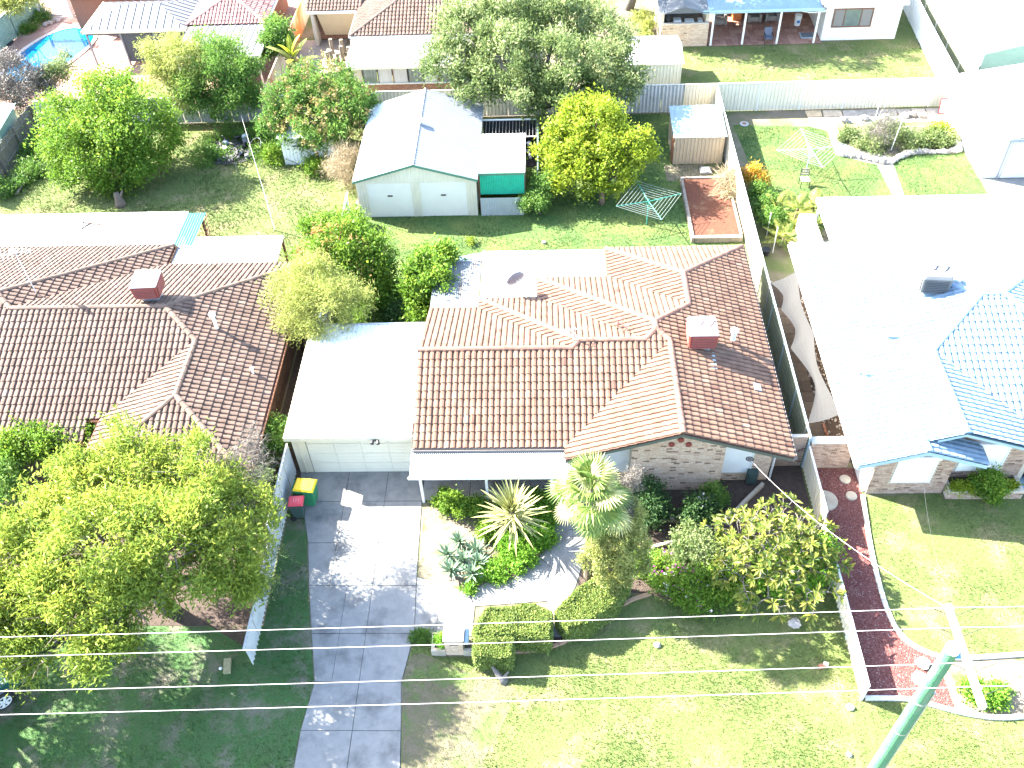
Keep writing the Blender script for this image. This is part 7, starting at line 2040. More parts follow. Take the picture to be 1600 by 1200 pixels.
plant('ground_cover', 'yellow green clump in front of the silvery agaves', 'plants', at(755, 905).to_2d(), lob((752, 895, 0.15, 0.3, .2), (770, 890, 0.15, 0.3, .2), (735, 918, 0.1, 0.22, .15)), 4500, 0.08, 0.04, L_COVER, M_BARK, 0.02, 84, clump=12, rc=0.09)
# rear right yard
plant('shrub', 'orange and yellow tipped shrub by the cream side fence', 'shrub', at(1178, 298).to_2d(), lob((1172, 272, 0.9, 0.5), (1182, 282, 0.7, 0.5)), 5000, 0.14, 0.04, leafmat('leaf_croton', (0.12, 0.16, 0.02), (0.36, 0.22, 0.03), (0.55, 0.18, 0.06)), M_BARK, 0.05, 91, clump=14, rc=0.14)
plant('straggly_plant', 'dry straw coloured strappy plant at the edge of the raised red bed', 'plant', at(1140, 300).to_2d(), lob((1140, 280, 0.7, 0.45), (1145, 300, 0.4, 0.4)), 1800, 0.55, 0.02, L_STRAW, M_BARK, 0.04, 92, clump=20, rc=0.1, droop=0.5)
plant('shrub', 'green shrub against the cream fence behind the grey pots', 'shrub', at(1200, 330).to_2d(), lob((1197, 318, 0.7, 0.6), (1205, 345, 0.7, 0.6), (1190, 300, 0.7, 0.5)), 6500, 0.14, 0.05, L_GREEN, M_BARK, 0.05, 93, clump=14, rc=0.15)
rg = [(20.5, 46.0, .25, 1.1, .9, .45), (18.3, 45.6, .2, .9, .6, .4), (21.8, 46.2, .25, .9, .8, .45), (17.2, 46.6, .15, .6, .6, .3), (19.4, 47.2, .2, 1.0, .5, .4), (22.2, 45.7, .25, .7, .5, .45)]
plant('rock_garden_plants', 'mixed low green plants filling the rock edged garden bed', 'plants', (19.8, 46.0), rg, 15000, 0.14, 0.05, L_GREY, M_BARK, 0.03, 94, clump=14, rc=0.16)
plant('wispy_shrub', 'grey wispy leafless shrub in the middle of the rock edged garden', 'shrub', (18.9, 45.9), [(18.8, 46.0, .8, .7, .7, .9)], 2600, 0.3, 0.012, L_DEAD, M_BARKG, 0.03, 95, clump=10, rc=0.2)
plant('shrub', 'yellow green low shrub at the white shed end of the rock edged garden', 'shrub', (22.4, 46.4), [(22.3, 46.4, .35, .7, .7, .45)], 4500, 0.13, 0.05, L_YEL, M_BARK, 0.03, 96, clump=14, rc=0.15)
plant('weeds', 'green weedy growth around the heap of old motorbikes', 'weeds', (-18.4, 46.4), [(-19.7, 45.9, .2, .7, .9, .4), (-17.2, 47.8, .2, 1.3, .5, .5), (-19, 47.6, .25, 1.2, .6, .5), (-16.3, 46.0, .15, .6, .9, .35), (-18.3, 46.1, .1, .9, .5, .25)], 9000, 0.20, 0.035, L_GREEN, M_BARK, 0.02, 97, clump=14, rc=0.18)
plant('weeds', 'rank green weeds along the foot of the timber paling fence', 'weeds', (-30.2, 45.5), [(-30.3, 47.5, .2, .5, 1.5, .4), (-29.6, 44.6, .15, .8, 1.0, .35), (-30.3, 43.0, .2, .6, 1.0, .35), (-28.9, 46.2, .15, .9, 1.2, .35)], 12000, 0.20, 0.035, L_GREEN, M_BARK, 0.02, 98, clump=14, rc=0.2)
plant('shrub', 'straggling green plants behind the trunk of the orange flowering tree', 'shrub', at(470, 260).to_2d(), lob((432, 245, .3, .6), (490, 262, .25, .6), (510, 258, .3, .4)), 5000, 0.16, 0.05, L_BRIGHT, M_BARK, 0.03, 99, clump=14, rc=0.16)
plant('creeper', 'low dark growth beside the brick outhouse', 'shrub', (7.0, 59.5), [(6.9, 59.4, .5, .5, .6, .7), (6.6, 61, .5, .6, .7, .6)], 3500, 0.15, 0.05, L_PALE, M_BARK, 0.03, 100, clump=14, rc=0.16)
plant('planter_shrub', 'rounded bright green shrub spilling from the middle of the brick planter', 'shrub', (16.5, 21.6), [(16.5, 21.55, .75, .5, .42, .45), (16.6, 21.3, .5, .4, .3, .4), (16.7, 21.25, .35, .3, .25, .3)], 9000, 0.08, 0.05, L_BRIGHT, M_BARK, 0.04, 101, clump=14, rc=0.11)
plant('planter_flowers', 'low yellow green foliage at the left end of the brick planter', 'plants', (15.6, 21.6), [(15.5, 21.55, .42, .35, .2, .16), (15.9, 21.5, .42, .3, .2, .14)], 3000, 0.07, 0.04, L_YEL, M_BARK, 0.02, 102, clump=12, rc=0.08)
plant('planter_flowers', 'low yellow green foliage at the right end of the brick planter', 'plants', (17.3, 21.6), [(17.2, 21.55, .42, .28, .18, .14), (17.55, 21.6, .42, .2, .18, .14)], 2200, 0.07, 0.04, L_YEL, M_BARK, 0.02, 103, clump=12, rc=0.08)
q = at(1535, 1095)
plant('flower_clump', 'yellow green leafy clump in the small street side flower bed', 'plants', (q.x, q.y), lob((1535, 1085, .2, .35, .25), (1555, 1090, .2, .3, .22), (1515, 1075, .2, .3, .2), (1560, 1075, .15, .22, .18)), 5000, 0.09, 0.05, L_COVER, M_BARK, 0.02, 104, clump=12, rc=0.1)
plant('sprout', 'tiny yellow seedling on the shaded lawn before the garage doors', 'plant', at(735, 378).to_2d(), lob((735, 374, .2, .14), (736, 380, .12, .16)), 260, 0.10, 0.05, L_YEL, M_BARK, 0.01, 105, clump=8, rc=0.06)

# ------------------------------------------------------------------ plants with separate leaves
def leaf_mesh(name, L, w, curve, mats, stripe=False, n=6, fold=0.25):
    """a sword leaf along +x, arching up then over; optional pale margins"""
    mb = MB()
    rows = []
    for i in range(n+1):
        t = i/n
        ww = w*(1-t)**0.7*(0.55+0.9*t if t < 0.5 else 1.0)
        if i == n: ww = 0.002
        x = L*t*(1-0.08*t*abs(curve)); z = L*(0.18*t*(1 if curve >= 0 else 0.5)-0.5*abs(curve)*t*t)
        rows.append([(x, -ww/2, z+fold*ww/2), (x, -ww*0.28, z+fold*ww*.28), (x, 0, z), (x, ww*0.28, z+fold*ww*.28), (x, ww/2, z+fold*ww/2)])
    for a, b in zip(rows[:-1], rows[1:]):
        for k in range(4):
            mb.poly([a[k], b[k], b[k+1], a[k+1]], 1 if (stripe and k in (0, 3)) else 0)
    me = bpy.data.meshes.new(name)
    me.from_pydata(mb.v, [], mb.f)
    for m in mats: me.materials.append(m)
    me.polygons.foreach_set('material_index', mb.mi)
    a = me.attributes.new('tone', 'FLOAT', 'FACE'); a.data.foreach_set('value', [0.5]*len(mb.f))
    return me

def rosette(name, label, cat, c, meshes, n, e0, e1, h, seed, m_core, core=0.1, group=None, leafname='leaf', scale=(0.8, 1.1)):
    rr = random.Random(seed)
    r = thing(name, c, label, cat, group)
    MB().lathe((0, 0, 0), [(core*1.2, -0.02), (core, h*0.6), (core*0.7, h), (core*0.3, h+core)], 10).build('stem', m_core, r, local=True)
    for i in range(n):
        t = i/max(1, n-1)
        el = e0+(e1-e0)*t+rr.uniform(-.1, .1)
        az = i*2.399963+rr.uniform(-.15, .15)
        o = bpy.data.objects.new(leafname, rr.choice(meshes))
        COL.objects.link(o); o.parent = r
        s_ = rr.uniform(*scale)
        o.matrix_local = Matrix.Translation((0, 0, h-min(0.35*h, 0.6)*(1-t))) @ Matrix.Rotation(az, 4, 'Z') @ Matrix.Rotation(-el, 4, 'Y') @ Matrix.Translation((core*0.5, 0, 0)) @ Matrix.Scale(s_, 4)
    return r
M_YMID = mat('yucca_green', (0.17, 0.20, 0.05), (0.14, 0.17, 0.04), 6, 0.55)
M_YEDGE = mat('yucca_cream', (0.46, 0.43, 0.19), (0.40, 0.38, 0.16), 6, 0.55)
ym = [leaf_mesh('leaf', 1.55, 0.17, c, [M_YMID, M_YEDGE], True) for c in (0.15, 0.35, 0.55)]
q = at(800, 797, 1.7)
rosette('variegated_yucca', 'big spiky cream and green striped rosette in the left front bed', 'succulent', (q.x, q.y, 0), ym, 84, -0.35, 1.42, 1.65, 111, M_BARKG, 0.13, None, 'leaf', (0.75, 1.0))
sm = [leaf_mesh('leaf', 0.56, 0.13, c, [L_SILVER], False, 5, 0.35) for c in (0.1, 0.3)]
g = 'silvery agaves in the left front bed'
spots = [(718, 855, 'topmost'), (745, 868, 'right hand'), (700, 875, 'left hand'), (725, 885, 'middle'), (705, 900, 'lower left'), (738, 905, 'lowest'), (748, 888, 'lower right')]
for k, (px, py, w_) in enumerate(spots):
    q = at(px, py)
    rosette('silver_agave', w_+' rosette of the cluster of silvery blue agaves in the left front bed', 'succulent', (q.x, q.y, 0), sm, 32, 0.0, 1.25, 0.35, 120+k, M_BARK, 0.08, g)
# fan palm
def fan_mesh(L, R0, n, m):
    mb = MB()
    mb.tube([(0, 0, 0), (L*0.5, 0, L*0.16), (L, 0, L*0.18)], [0.028, 0.022, 0.015], 5)
    c = Vector((L, 0, L*0.18))
    for i in range(n):
        a = -1.9+3.8*i/(n-1)
        d = Vector((math.cos(a), math.sin(a), 0.02)); s_ = Vector((-math.sin(a), math.cos(a), 0))
        l = R0*(0.78+0.22*math.cos(a*0.7)); w_ = R0*0.044
        p1 = c+d*l*0.55; p2 = c+d*l; 
        z = Vector((0, 0, 0.045*(1 if i % 2 else -1)))
        mb.poly([c, p1-s_*w_+z*.4, p2-Vector((0, 0, l*0.28)), p1+s_*w_-z*.4], 0, 0.3+0.6*((i*37) % 10)/10)
    me = bpy.data.meshes.new('frond'); me.from_pydata(mb.v, [], mb.f); me.materials.append(m)
    a = me.attributes.new('tone', 'FLOAT', 'FACE'); a.data.foreach_set('value', mb.t)
    return me
q = at(925, 765, 5.3)
pm = [fan_mesh(0.75, 0.8, 26, L_PALM), fan_mesh(0.6, 0.7, 24, L_PALM), fan_mesh(0.85, 0.75, 24, leafmat('leaf_palm_old', (0.16, 0.17, 0.07), (0.26, 0.26, 0.12), (0.38, 0.36, 0.2)))]
rosette('fan_palm', 'fan palm with drooping split fronds before the verandah', 'palm', (q.x, q.y, 0), pm, 30, -0.6, 1.3, 5.2, 131, M_BARK, 0.14, None, 'frond', (0.8, 1.05))
# strappy palms in the right-hand back garden
def feather_mesh(L, m):
    mb = MB(); rr = random.Random(int(L*100))
    pts = [Vector((L*t, 0, L*(0.35*t-0.6*t*t))) for t in [i/8 for i in range(9)]]
    mb.tube(pts, [0.02*(1-0.8*i/8) for i in range(9)], 4)
    for i in range(1, 22):
        t = 0.12+0.86*i/22; p = Vector((L*t, 0, L*(0.35*t-0.6*t*t)))
        for s_ in (-1, 1):
            ll = L*0.30*math.sin(math.pi*min(1, t*0.9+0.12))+0.05
            e = p+Vector((ll*0.5, s_*ll*0.8, -ll*0.25))
            mb.poly([p, p.lerp(e, .5)+Vector((0.02, 0, 0.01)), e, p.lerp(e, .5)-Vector((0.02, 0, 0))], 0, rr.random())
    me = bpy.data.meshes.new('frond'); me.from_pydata(mb.v, [], mb.f); me.materials.append(m)
    a = me.attributes.new('tone', 'FLOAT', 'FACE'); a.data.foreach_set('value', mb.t)
    return me
L_CYC = leafmat('leaf_cycad', (0.13, 0.16, 0.03), (0.24, 0.25, 0.06), (0.36, 0.36, 0.13))
fm = [feather_mesh(1.2, L_CYC), feather_mesh(1.0, L_CYC), feather_mesh(0.85, L_PALM)]
for k, (px, py, h, lb) in enumerate(((1222, 385, .5, 'lowest strappy palm beside the shade sail'), (1255, 375, .8, 'strappy palm nearest the wide white patio roof'), (1240, 355, 1.1, 'tall strappy palm in the middle of the palm clump behind the shade sail'), (1265, 350, .9, 'far strappy palm of the clump by the sunny clothesline lawn'), (1210, 345, .5, 'strappy palm nearest the cream side fence'))):
    q = at(px, py)
    rosette('feather_palm', lb, 'palm', (q.x, q.y, 0), fm, 18, -0.1, 1.2, h, 140+k, M_BARK, 0.11, 'strappy palms behind the shade sail', 'frond')
def banana_mesh(L, W, m):
    mb = MB(); n = 8; rows = []
    for i in range(n+1):
        t = i/n; w_ = W*math.sin(math.pi*min(0.97, 0.1+0.88*t))**0.6*(1 if i < n else 0.1)
        p = (L*t, 0, L*(0.25*t-0.45*t*t))
        rows.append([(p[0], -w_/2, p[2]-w_*0.12), p, (p[0], w_/2, p[2]-w_*0.12)])
    for a, b in zip(rows[:-1], rows[1:]):
        for k in range(2): mb.poly([a[k], b[k], b[k+1], a[k+1]], 0, 0.7)
    mb.tube([(-0.5, 0, -0.12), (0, 0, 0), rows[4][1]], [0.04, 0.03, 0.012], 5)
    me = bpy.data.meshes.new('leaf'); me.from_pydata(mb.v, [], mb.f); me.materials.append(m)
    a = me.attributes.new('tone', 'FLOAT', 'FACE'); a.data.foreach_set('value', mb.t)
    return me
bm_ = [banana_mesh(1.9, 0.5, L_PALE), banana_mesh(1.5, 0.45, L_YEL)]
q = at(465, 130)
rosette('banana_plant', 'banana plant with broad pale leaves behind the orange flowering tree', 'plant', (q.x, q.y, 0), bm_, 9, 0.3, 1.2, 2.0, 151, M_BARK, 0.13)
# small dark weed pots along the right garden strip
for k, (px, py, lb) in enumerate(((1197, 372, 'first slim white garden pole by the cream side fence'), (1207, 395, 'second slim white garden pole beside the lowest strappy palm'))):
    q = at(px, py); s_ = thing('garden_pole', (q.x, q.y, 0), lb, 'pole')
    MB().tube([(q.x, q.y, 0), (q.x, q.y, 1.5)], 0.02, 6).build('rod', M_WHITE, s_)
    MB().blob((q.x, q.y, 1.52), 0.05, 0.05, 0.05, 7, 5, 0).build('cap', M_KERB, s_)
for k, (px, py, lb) in enumerate(((1196, 398, 'dark plant pot in the shade next to the shade sail top corner'),)):
    q = at(px, py); s_ = thing('plant_pot', (q.x, q.y, 0), lb, 'pot')
    MB().lathe((q.x, q.y, 0), [(0.15, 0), (0.2, 0.3), (0.22, 0.3), (0.22, 0.34)], 12).build('tub', M_BLK, s_)
# ------------------------------------------------------------------ street side things
def bin_(label, c, yaw, m_body, m_lid, w=0.58, d=0.70, h=0.98, marks=None):
    r = thing('wheelie_bin', c, label, 'bin')
    r.rotation_euler = (0, 0, yaw)
    MB().hull([(-w*.40, -d*.36, 0.08), (w*.40, -d*.36, 0.08), (w*.40, d*.36, 0.08), (-w*.40, d*.36, 0.08)], [(-w/2, -d/2, h), (w/2, -d/2, h), (w/2, d/2, h), (-w/2, d/2, h)]).build('body', m_body, r, local=True, bevel=0.03)
    MB().box(-w/2-.025, w/2+.025, -d/2-.025, d/2+.03, h-0.07, h-0.02).build('rim', m_body, r, local=True, bevel=0.01)
    ld = MB().hull([(-w/2-.02, -d/2-.04, h), (w/2+.02, -d/2-.04, h), (w/2+.02, d/2+.02, h), (-w/2-.02, d/2+.02, h)], [(-w/2+.04, -d/2+.02, h+.075), (w/2-.04, -d/2+.02, h+.075), (w/2-.04, d/2-.03, h+.075), (-w/2+.04, d/2-.03, h+.075)]).build('lid', m_lid, r, local=True, bevel=0.02)
    MB().box(-w*.28, w*.28, -d*.22, d*.24, h+.075, h+.088).build('lid_panel', m_lid, ld, local=True, bevel=0.005)
    if marks:
        for z in range(3):
            MB().box(-w*.18, w*.16, d*.10-z*.09, d*.12-z*.09, h+.089, h+.091).build('lid_print', marks, ld, local=True)
    MB().tube([(-w*.4, d/2+.07, h-.02), (w*.4, d/2+.07, h-.02)], 0.02, 6).build('handle', m_body, r, local=True)
    for s_ in (-1, 1):
        q = MB().tube([(s_*w*.42, d*.40, 0.1), (s_*w*.42+s_*.05, d*.40, 0.1)], 0.1, 12); q.build('wheel', M_BLK, r, local=True)
    return r
M_BING = mat('bin_green', (0.03, 0.20, 0.09), (0.025, 0.17, 0.08), 3, 0.5)
M_BIND = mat('bin_dark_green', (0.045, 0.075, 0.07), (0.04, 0.065, 0.06), 3, 0.5)
bin_('green wheelie bin with yellow lid beside the corrugated fence', (-9.35, 21.35, 0.03), 1.45, M_BING, mat('lid_yellow', (0.72, 0.52, 0.02), (0.66, 0.47, 0.02), 3, 0.45), 0.62, 0.78, 1.06)
bin_('smaller dark wheelie bin with pinkish red lid beside the corrugated fence', (-9.62, 20.72, 0.01), 1.62, M_BIND, mat('lid_red', (0.62, 0.07, 0.09), (0.55, 0.06, 0.08), 3, 0.45), 0.48, 0.55, 0.92, mat('pink_print', (0.75, 0.35, 0.38), None, 3, 0.5))

# brick letterbox with planter trough
lb = thing('letterbox', (-3.3, 15.1, 0), 'pale brick letterbox pillar on a low planter wall beside the driveway', 'letterbox')
MB().box(-3.55, -2.95, 14.9, 15.55, 0, 0.95).build('pillar', M_KERBW, lb, bevel=0.01)
for r_ in range(10):
    for k in range(3):
        x0 = -3.56+k*0.205+(0.0 if r_ % 2 else -0.0)
        MB().box(x0+0.004, x0+0.2, 14.885, 14.91, 0.02+r_*0.092, 0.102+r_*0.092, 0, R.uniform(.5, 1)).build('brick', M_BRICK, lb)
MB().box(-3.6, -2.9, 14.86, 15.6, 0.95, 1.02).build('cap', M_KERB, lb, bevel=0.01)
MB().box(-3.4, -3.1, 14.875, 14.886, 0.72, 0.8).build('slot', M_DARK, lb)
for a in ((-4.05, -3.56, 14.86, 14.98), (-4.05, -3.93, 14.98, 15.5), (-2.95, -2.55, 14.86, 14.98), (-4.05, -3.56, 15.45, 15.55)):
    MB().box(*a, 0, 0.36).build('trough_wall', M_KERB, lb, bevel=0.01)
MB().box(-3.93, -3.56, 14.98, 15.45, 0, 0.26).build('soil', M_BED, lb)
np_ = thing('newspaper_tube', (-2.78, 15.2, 0), 'pale blue parcel tube standing against the letterbox pillar', 'tube')
MB().tube([(-2.83, 14.95, 0.72), (-2.83, 15.45, 0.72)], 0.09, 10).tube([(-2.83, 15.2, 0), (-2.83, 15.2, 0.65)], 0.03, 6).build('holder', mat('pale_blue', (0.42, 0.55, 0.68), None, 3, 0.5), np_)
plant('trough_fern', 'small bright fern in the trough of the brick letterbox', 'plant', (-3.72, 15.2), [(-3.72, 15.2, .42, .17, .17, .2)], 700, 0.12, 0.04, L_COVER, M_BARK, 0.01, 161, clump=10, rc=0.06)
plant('grass_tuft', 'rounded green tuft at the driveway corner behind the letterbox', 'plant', (-4.3, 15.5), [(-4.3, 15.55, .05, .42, .2, .16), (-4.6, 15.5, .04, .25, .2, .12)], 2600, 0.12, 0.025, L_GREEN, M_BARK, 0.01, 162, clump=10, rc=0.06)
tp = thing('tree_root_stump', (-1.9, 14.1, 0), 'small twisted pale stump at the corner of the clipped hedge', 'stump')
MB().tube([(-1.95, 14.25, 0.5), (-1.8, 14.1, 0.3), (-1.62, 13.98, 0.12), (-1.55, 13.95, 0)], [.04, .09, .12, .16], 8).tube([(-1.62, 13.98, 0.12), (-1.4, 14.1, 0.4)], [.07, .03], 6).build('roots', M_BARKG, tp, smooth=True)
sl = thing('stepping_stone', at(868, 985), 'grey square stepping stone between the two hedges', 'stone')
q = at(868, 985)
MB().box(q.x-.2, q.x+.2, q.y-.25, q.y+.25, 0, 0.05).build('slab', M_CONC, sl, bevel=0.01)
sheet('hedge_gap_soil', [(-0.05, 15.15), (0.85, 15.6), (0.6, 15.95), (0.3, 16.0), (-0.05, 16.0)], 0.010, M_BED)
# bits on the lawns
for px, py, s_, m_, nm, lbl in ((1241, 976, 0.2, M_STONE, 'rock', 'large pale rounded rock on the front lawn near the white fence'), (1328, 1106, 0.12, M_KERBW, 'rock', 'pale flat rock on the lawn at the foot of the white fence end'), (1326, 1180, 0.09, M_STONE, 'rock', 'small pale rock in the sunny grass near the bottom right'), (1027, 1009, 0.11, M_STONE, 'rock', 'pale broken rock in the middle of the front lawn'),
                             (1441, 1038, 0.22, M_KERBW, 'rock', 'upper of two white boulders beside the green pole'), (1436, 1062, 0.24, M_KERBW, 'rock', 'lower of two white boulders beside the green pole'), (345, 1045, 0.06, M_WHITE, 'ball', 'small white ball on the shady verge beside the stone block'), (850, 380, .11, M_KERB, 'rock', 'pale flat rock on the lawn edge behind the white patio')):
    q = at(px, py)
    o = thing(nm, (q.x, q.y, 0), lbl, nm)
    MB().blob((q.x, q.y, s_*0.45), s_*1.1, s_*0.95, s_*0.75, 11, 8, 0.17 if nm == 'rock' else 0, 0, 0.6).build('lump', m_, o, smooth=(nm != 'rock'))
bx = thing('brick', (9, 14.5, 0), 'broken reddish brick on the shaded lawn near the white fence', 'brick')
q = at(1284, 1042)
MB().obox((q.x, q.y, 0.05), (0.11, 0.03, 0), (-0.02, 0.07, 0), (0, 0, 0.05), 0, .6).build('half', M_BRICKR, bx); MB().obox((q.x+.13, q.y+.06, 0.06), (0.07, -0.03, 0), (0.02, 0.06, 0), (0, 0, 0.06)).build('chip', M_KERBW, bx)
bl = thing('stone_block', at(356, 1040), 'mossy rectangular stone block on the shady verge', 'block')
q = at(356, 1042)
MB().obox((q.x, q.y, 0.06), (0.12, 0.02, 0), (-0.05, 0.27, 0), (0, 0, 0.07)).build('block', mat('mossy_stone', (0.32, 0.28, 0.17), (0.2, 0.2, 0.1), 8, 0.95, 0.4), bl, bevel=0.02)
# stepping stones on the gravel
for k, (px, py, r_, lb_) in enumerate(((1289, 783, 0.47, 'large round concrete lid at the edge of the red gravel'), (1320, 750, 0.21, 'round pale stepping stone nearer the brick screen wall'), (1330, 776, 0.21, 'round pale stepping stone nearer the white kerb'))):
    q = at(px, py); s_ = thing('stepping_stone' if k else 'tank_lid', (q.x, q.y, 0), lb_, 'stone' if k else 'lid')
    MB().lathe((q.x, q.y, 0), [(r_, 0), (r_, 0.07), (r_-0.02, 0.085)], 22).build('disc', M_KERB, s_)
    if k == 0: MB().lathe((q.x, q.y, 0.085), [(0.06, 0), (0.05, 0.03)], 8).build('lift_knob', M_CONC, s_)
# meter box and hose on the house front
mb_ = thing('meter_box', (7.75, 22.1, 0), 'dark green meter cabinet at the right end of the street wall', 'cabinet')
q = at(1172, 752)
MB().box(q.x-.2, q.x+.2, 22.05, 22.3, 0.05, 0.75).build('case', M_BIND, mb_, bevel=0.02)
MB().box(q.x-.16, q.x+.16, 22.03, 22.05, 0.12, 0.68).build('door', M_BIND, mb_)
dp = thing('downpipe', (8.9, 21.6, 0), 'grey downpipe at the street corner of the central roof', 'pipe')
MB().tube([(8.95, 21.6, 2.3), (8.75, 22.2, 2.1), (8.6, 22.3, 1.8), (8.6, 22.3, 0.0)], 0.045, 8).build('pipe', M_GREYPL, dp)
hs = thing('garden_hose', (8.0, 21.5, 2.3), 'coil of black cable at the fascia above the white shutter', 'cable')
mbq = MB(); wheel(mbq, (7.35, 21.38, 2.45), 0.13, (0.2, 1, 0.1), 0.02); mbq.build('coil', [M_BLK, M_BLK], hs)

# ------------------------------------------------------------------ power pole and wires
PX, PY, PH = 9.35, 10.5, 8.95
up = thing('power_pole', (PX, PY, 0), 'thick green weathered timber power pole with a white crossarm', 'power pole')
M_POLE = mat('treated_pine', (0.055, 0.17, 0.095), (0.09, 0.21, 0.13), 3.0, 0.8, 0.3, 14, col3=(0.15, 0.22, 0.16), scale3=1.2, thr=(0.5, 0.72), stretch=(4, 4, 0.5))
MB().tube([(PX, PY, -0.3), (PX, PY, 3), (PX, PY, 6), (PX, PY, PH-0.15), (PX, PY, PH)], [0.20, 0.19, 0.178, 0.165, 0.15], 20).build('pole', M_POLE, up, smooth=False)
MB().lathe((PX, PY, PH), [(0.17, -0.12), (0.172, 0.01), (0.12, 0.04)], 18).build('pole_cap', M_WHITE, up)
for z in (6.2, 4.4, 2.6):
    MB().lathe((PX, PY, z), [(0.188, 0), (0.188, 0.05)], 18).build('steel_band', M_STEEL, up)
AX = PX+0.12
MB().box(AX+0.03, AX+0.16, 9.05, 11.62, PH-0.12, PH+0.04).build('crossarm', M_WHITE, up, bevel=0.01)
MB().box(AX-0.02, AX+0.18, PY-0.14, PY+0.14, PH-0.30, PH-0.1).build('arm_bracket', mat('blue_tag', (0.05, 0.25, 0.55), None, 3, 0.5), up)
MB().tube([(PX+0.17, PY-0.1, 0.2), (PX+0.17, PY-0.1, 6.8)], 0.03, 6).build('earth_pipe', M_STEEL, up)
M_WIRE = mat('bare_wire', (0.60, 0.57, 0.55), None, 3, 0.5, metal=0.0)
WY = [11.42, 10.9, 10.02, 9.45]
names = ['back', 'second', 'third', 'front']
for k, y in enumerate(WY):
    MB().lathe((AX+0.09, y, PH+0.04), [(0.02, 0), (0.05, 0.05), (0.035, 0.08), (0.055, 0.12), (0.03, 0.17)], 9).build('insulator', M_GREYPL, up)
lbl = ['power wire farthest from the street, passing just above the letterbox', 'second power wire from the houses, crossing the letterbox foot', 'third power wire from the houses, over the bare front lawn', 'power wire nearest the street, lowest of the four across the picture']
for k, y in enumerate(WY):
    w_ = thing('power_wire', (AX, y, PH), lbl[k], 'wire', 'power wires along the street')
    pts = []
    for i in range(25):
        t = i/24; x = AX+0.09-42*t
        pts.append((x, y-0.028*(AX-x), PH+0.2-1.6*t*(1-t)*0.55))
    MB().tube(pts, 0.008, 5).build('span', M_WIRE, w_)
    pts = [(AX+0.09+30*i/12, y+0.028*30*i/12, PH+0.2-0.7*(i/12)*(1-i/12)) for i in range(13)]
    MB().tube(pts, 0.008, 5).build('span', M_WIRE, w_)
    MB().tube([(AX+0.09-0.5, y, PH+0.19), (AX+0.1, y-0.15, PH+0.02), (AX+0.7, y+0.02, PH+0.19)], 0.008, 4).build('jumper', M_BLK, w_)
M_CTRIM0 = mat('grey_cable', (0.07, 0.07, 0.07), None, 3, 0.6)
def service(label, a, b, sag, r=0.010, m=None, group=None):
    w_ = thing('service_cable', a, label, 'cable', group)
    a, b = Vector(a), Vector(b)
    MB().tube([a.lerp(b, i/16)-Vector((0, 0, sag*4*(i/16)*(1-i/16))) for i in range(17)], r, 5).build('span', m or M_WIRE, w_)
service('white service cable from the central house fascia to the green pole', (7.35, 21.36, 2.45), (AX+.09, 11.5, PH), 0.5, 0.0055)
service('thin service cable from the pale blue roofed house to the green pole', (13.35, 20.95, 2.75), (AX+.2, 11.45, PH), 0.5, 0.004, M_CTRIM0)
service('thin stay cable running from the pole towards the bottom right', (AX+.2, 9.2, PH), (13.2, 6.0, 3.0), 0.3, 0.004, M_CTRIM0)

# ------------------------------------------------------------------ parked car at the left edge
cr = thing('parked_car', (-19.65, 12.6, 0), 'dark green four wheel drive poking in at the lower left corner', 'car')
cr.rotation_euler = (0, 0, 0.87)
M_CAR = mat('car_green', (0.015, 0.075, 0.065), (0.013, 0.065, 0.058), 1, 0.25, spec=0.7)
M_CTRIM = mat('car_grey_trim', (0.12, 0.14, 0.17), None, 3, 0.5)
hx = lambda x: x
prof = [(-2.2, .45), (-2.2, 1.0), (-2.15, 1.05), (2.0, 1.0), (2.15, .9), (2.2, .45)]
b_ = MB()
for yy in (0,):
    b_.hull([(x, -0.85, z) for x, z in prof], [(x, 0.85, z) for x, z in prof])
b_.build('body', M_CAR, cr, local=True, bevel=0.06)
MB().hull([(-2.1, -.78, 1.03), (0.75, -.78, 1.03), (0.75, .78, 1.03), (-2.1, .78, 1.03)], [(-1.95, -.66, 1.78), (0.05, -.66, 1.78), (0.05, .66, 1.78), (-1.95, .66, 1.78)]).build('cabin', M_GLASS, cr, local=True, bevel=0.05)
MB().box(-1.97, 0.0, -.66, .66, 1.77, 1.83).build('roof', M_CAR, cr, local=True, bevel=0.03)
MB().hull([(.85, -.7, 1.0), (2.0, -.7, .98), (2.0, .7, .98), (.85, .7, 1.0)], [(.9, -.62, 1.06), (1.95, -.6, 1.03), (1.95, .6, 1.03), (.9, .62, 1.06)]).build('bonnet', M_CAR, cr, local=True, bevel=0.03)
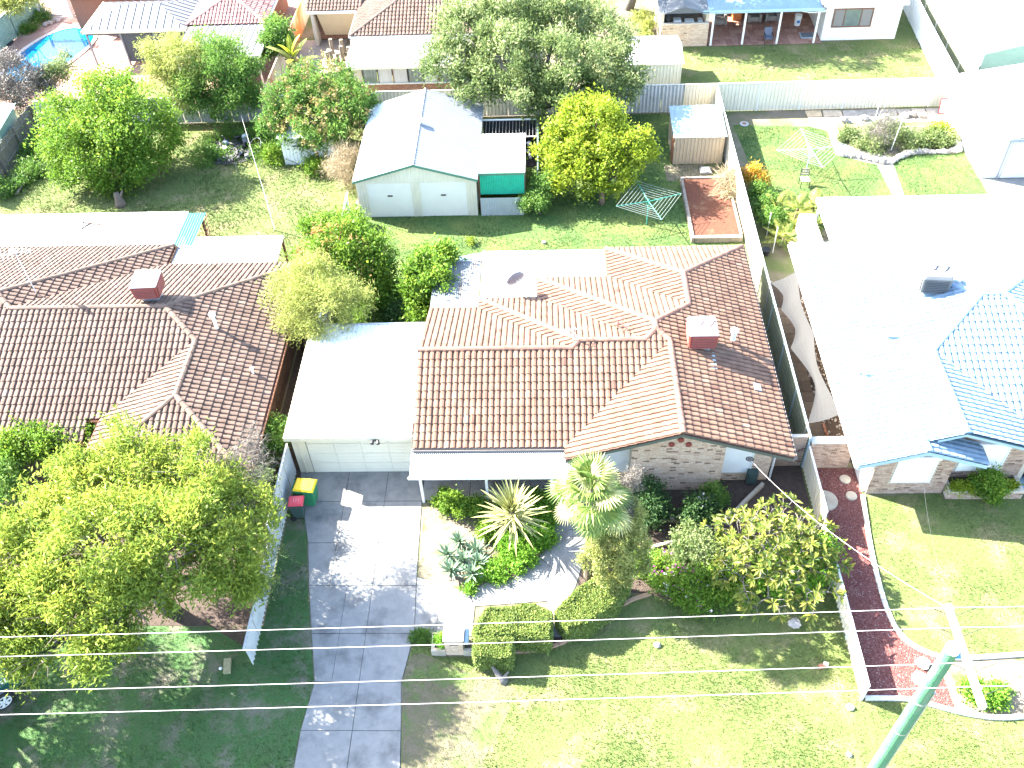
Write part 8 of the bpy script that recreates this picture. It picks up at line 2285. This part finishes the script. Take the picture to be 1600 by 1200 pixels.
MB().box(2.1, 2.32, -.88, .88, .38, .62).build('bumper', M_CTRIM, cr, local=True, bevel=0.05)
for s_ in (-1, 1):
    MB().box(2.12, 2.22, s_*.62-.16, s_*.62+.16, .68, .86).build('headlight', M_GLASS, cr, local=True, bevel=0.02)
    MB().box(.55, .72, s_*.98-.09, s_*.98+.09, 1.08, 1.25).build('mirror', M_CTRIM, cr, local=True, bevel=0.03)
    for x in (-1.35, 1.35):
        w_ = MB().tube([(x, s_*.72, .37), (x, s_*.94, .37)], .37, 24)
        wo = w_.build('wheel', M_BLK, cr, local=True, bevel=0.04)
        q = MB()
        y0 = s_*.945
        q.tube([(x, s_*.9, .37), (x, y0+.0, .37)], .06, 10)
        for k in range(6):
            a = k*math.pi/3
            q.hull([(x+.05*math.cos(a)-.04*math.sin(a), y0-.01, .37+.05*math.sin(a)+.04*math.cos(a)), (x+.22*math.cos(a)-.05*math.sin(a), y0-.01, .37+.22*math.sin(a)+.05*math.cos(a)), (x+.22*math.cos(a)+.05*math.sin(a), y0-.01, .37+.22*math.sin(a)-.05*math.cos(a)), (x+.05*math.cos(a)+.04*math.sin(a), y0-.01, .37+.05*math.sin(a)-.04*math.cos(a))],
                   [(x+.05*math.cos(a)-.04*math.sin(a), y0+s_*.02, .37+.05*math.sin(a)+.04*math.cos(a)), (x+.22*math.cos(a)-.05*math.sin(a), y0+s_*.02, .37+.22*math.sin(a)+.05*math.cos(a)), (x+.22*math.cos(a)+.05*math.sin(a), y0+s_*.02, .37+.22*math.sin(a)-.05*math.cos(a)), (x+.05*math.cos(a)+.04*math.sin(a), y0+s_*.02, .37+.05*math.sin(a)-.04*math.cos(a))])
        q.tube([(x+.235*math.cos(t), y0, .37+.235*math.sin(t)) for t in [2*math.pi*k/20 for k in range(21)]], .022, 6, cap=False)
        q.build('rim', M_GREYPL, wo, local=True)
        ar = MB().tube([(x+.44*math.cos(t), s_*.86, .37+.44*math.sin(t)) for t in [math.pi*k/12 for k in range(13)]], .06, 6)
        ar.build('wheel_arch', M_CTRIM, cr, local=True)
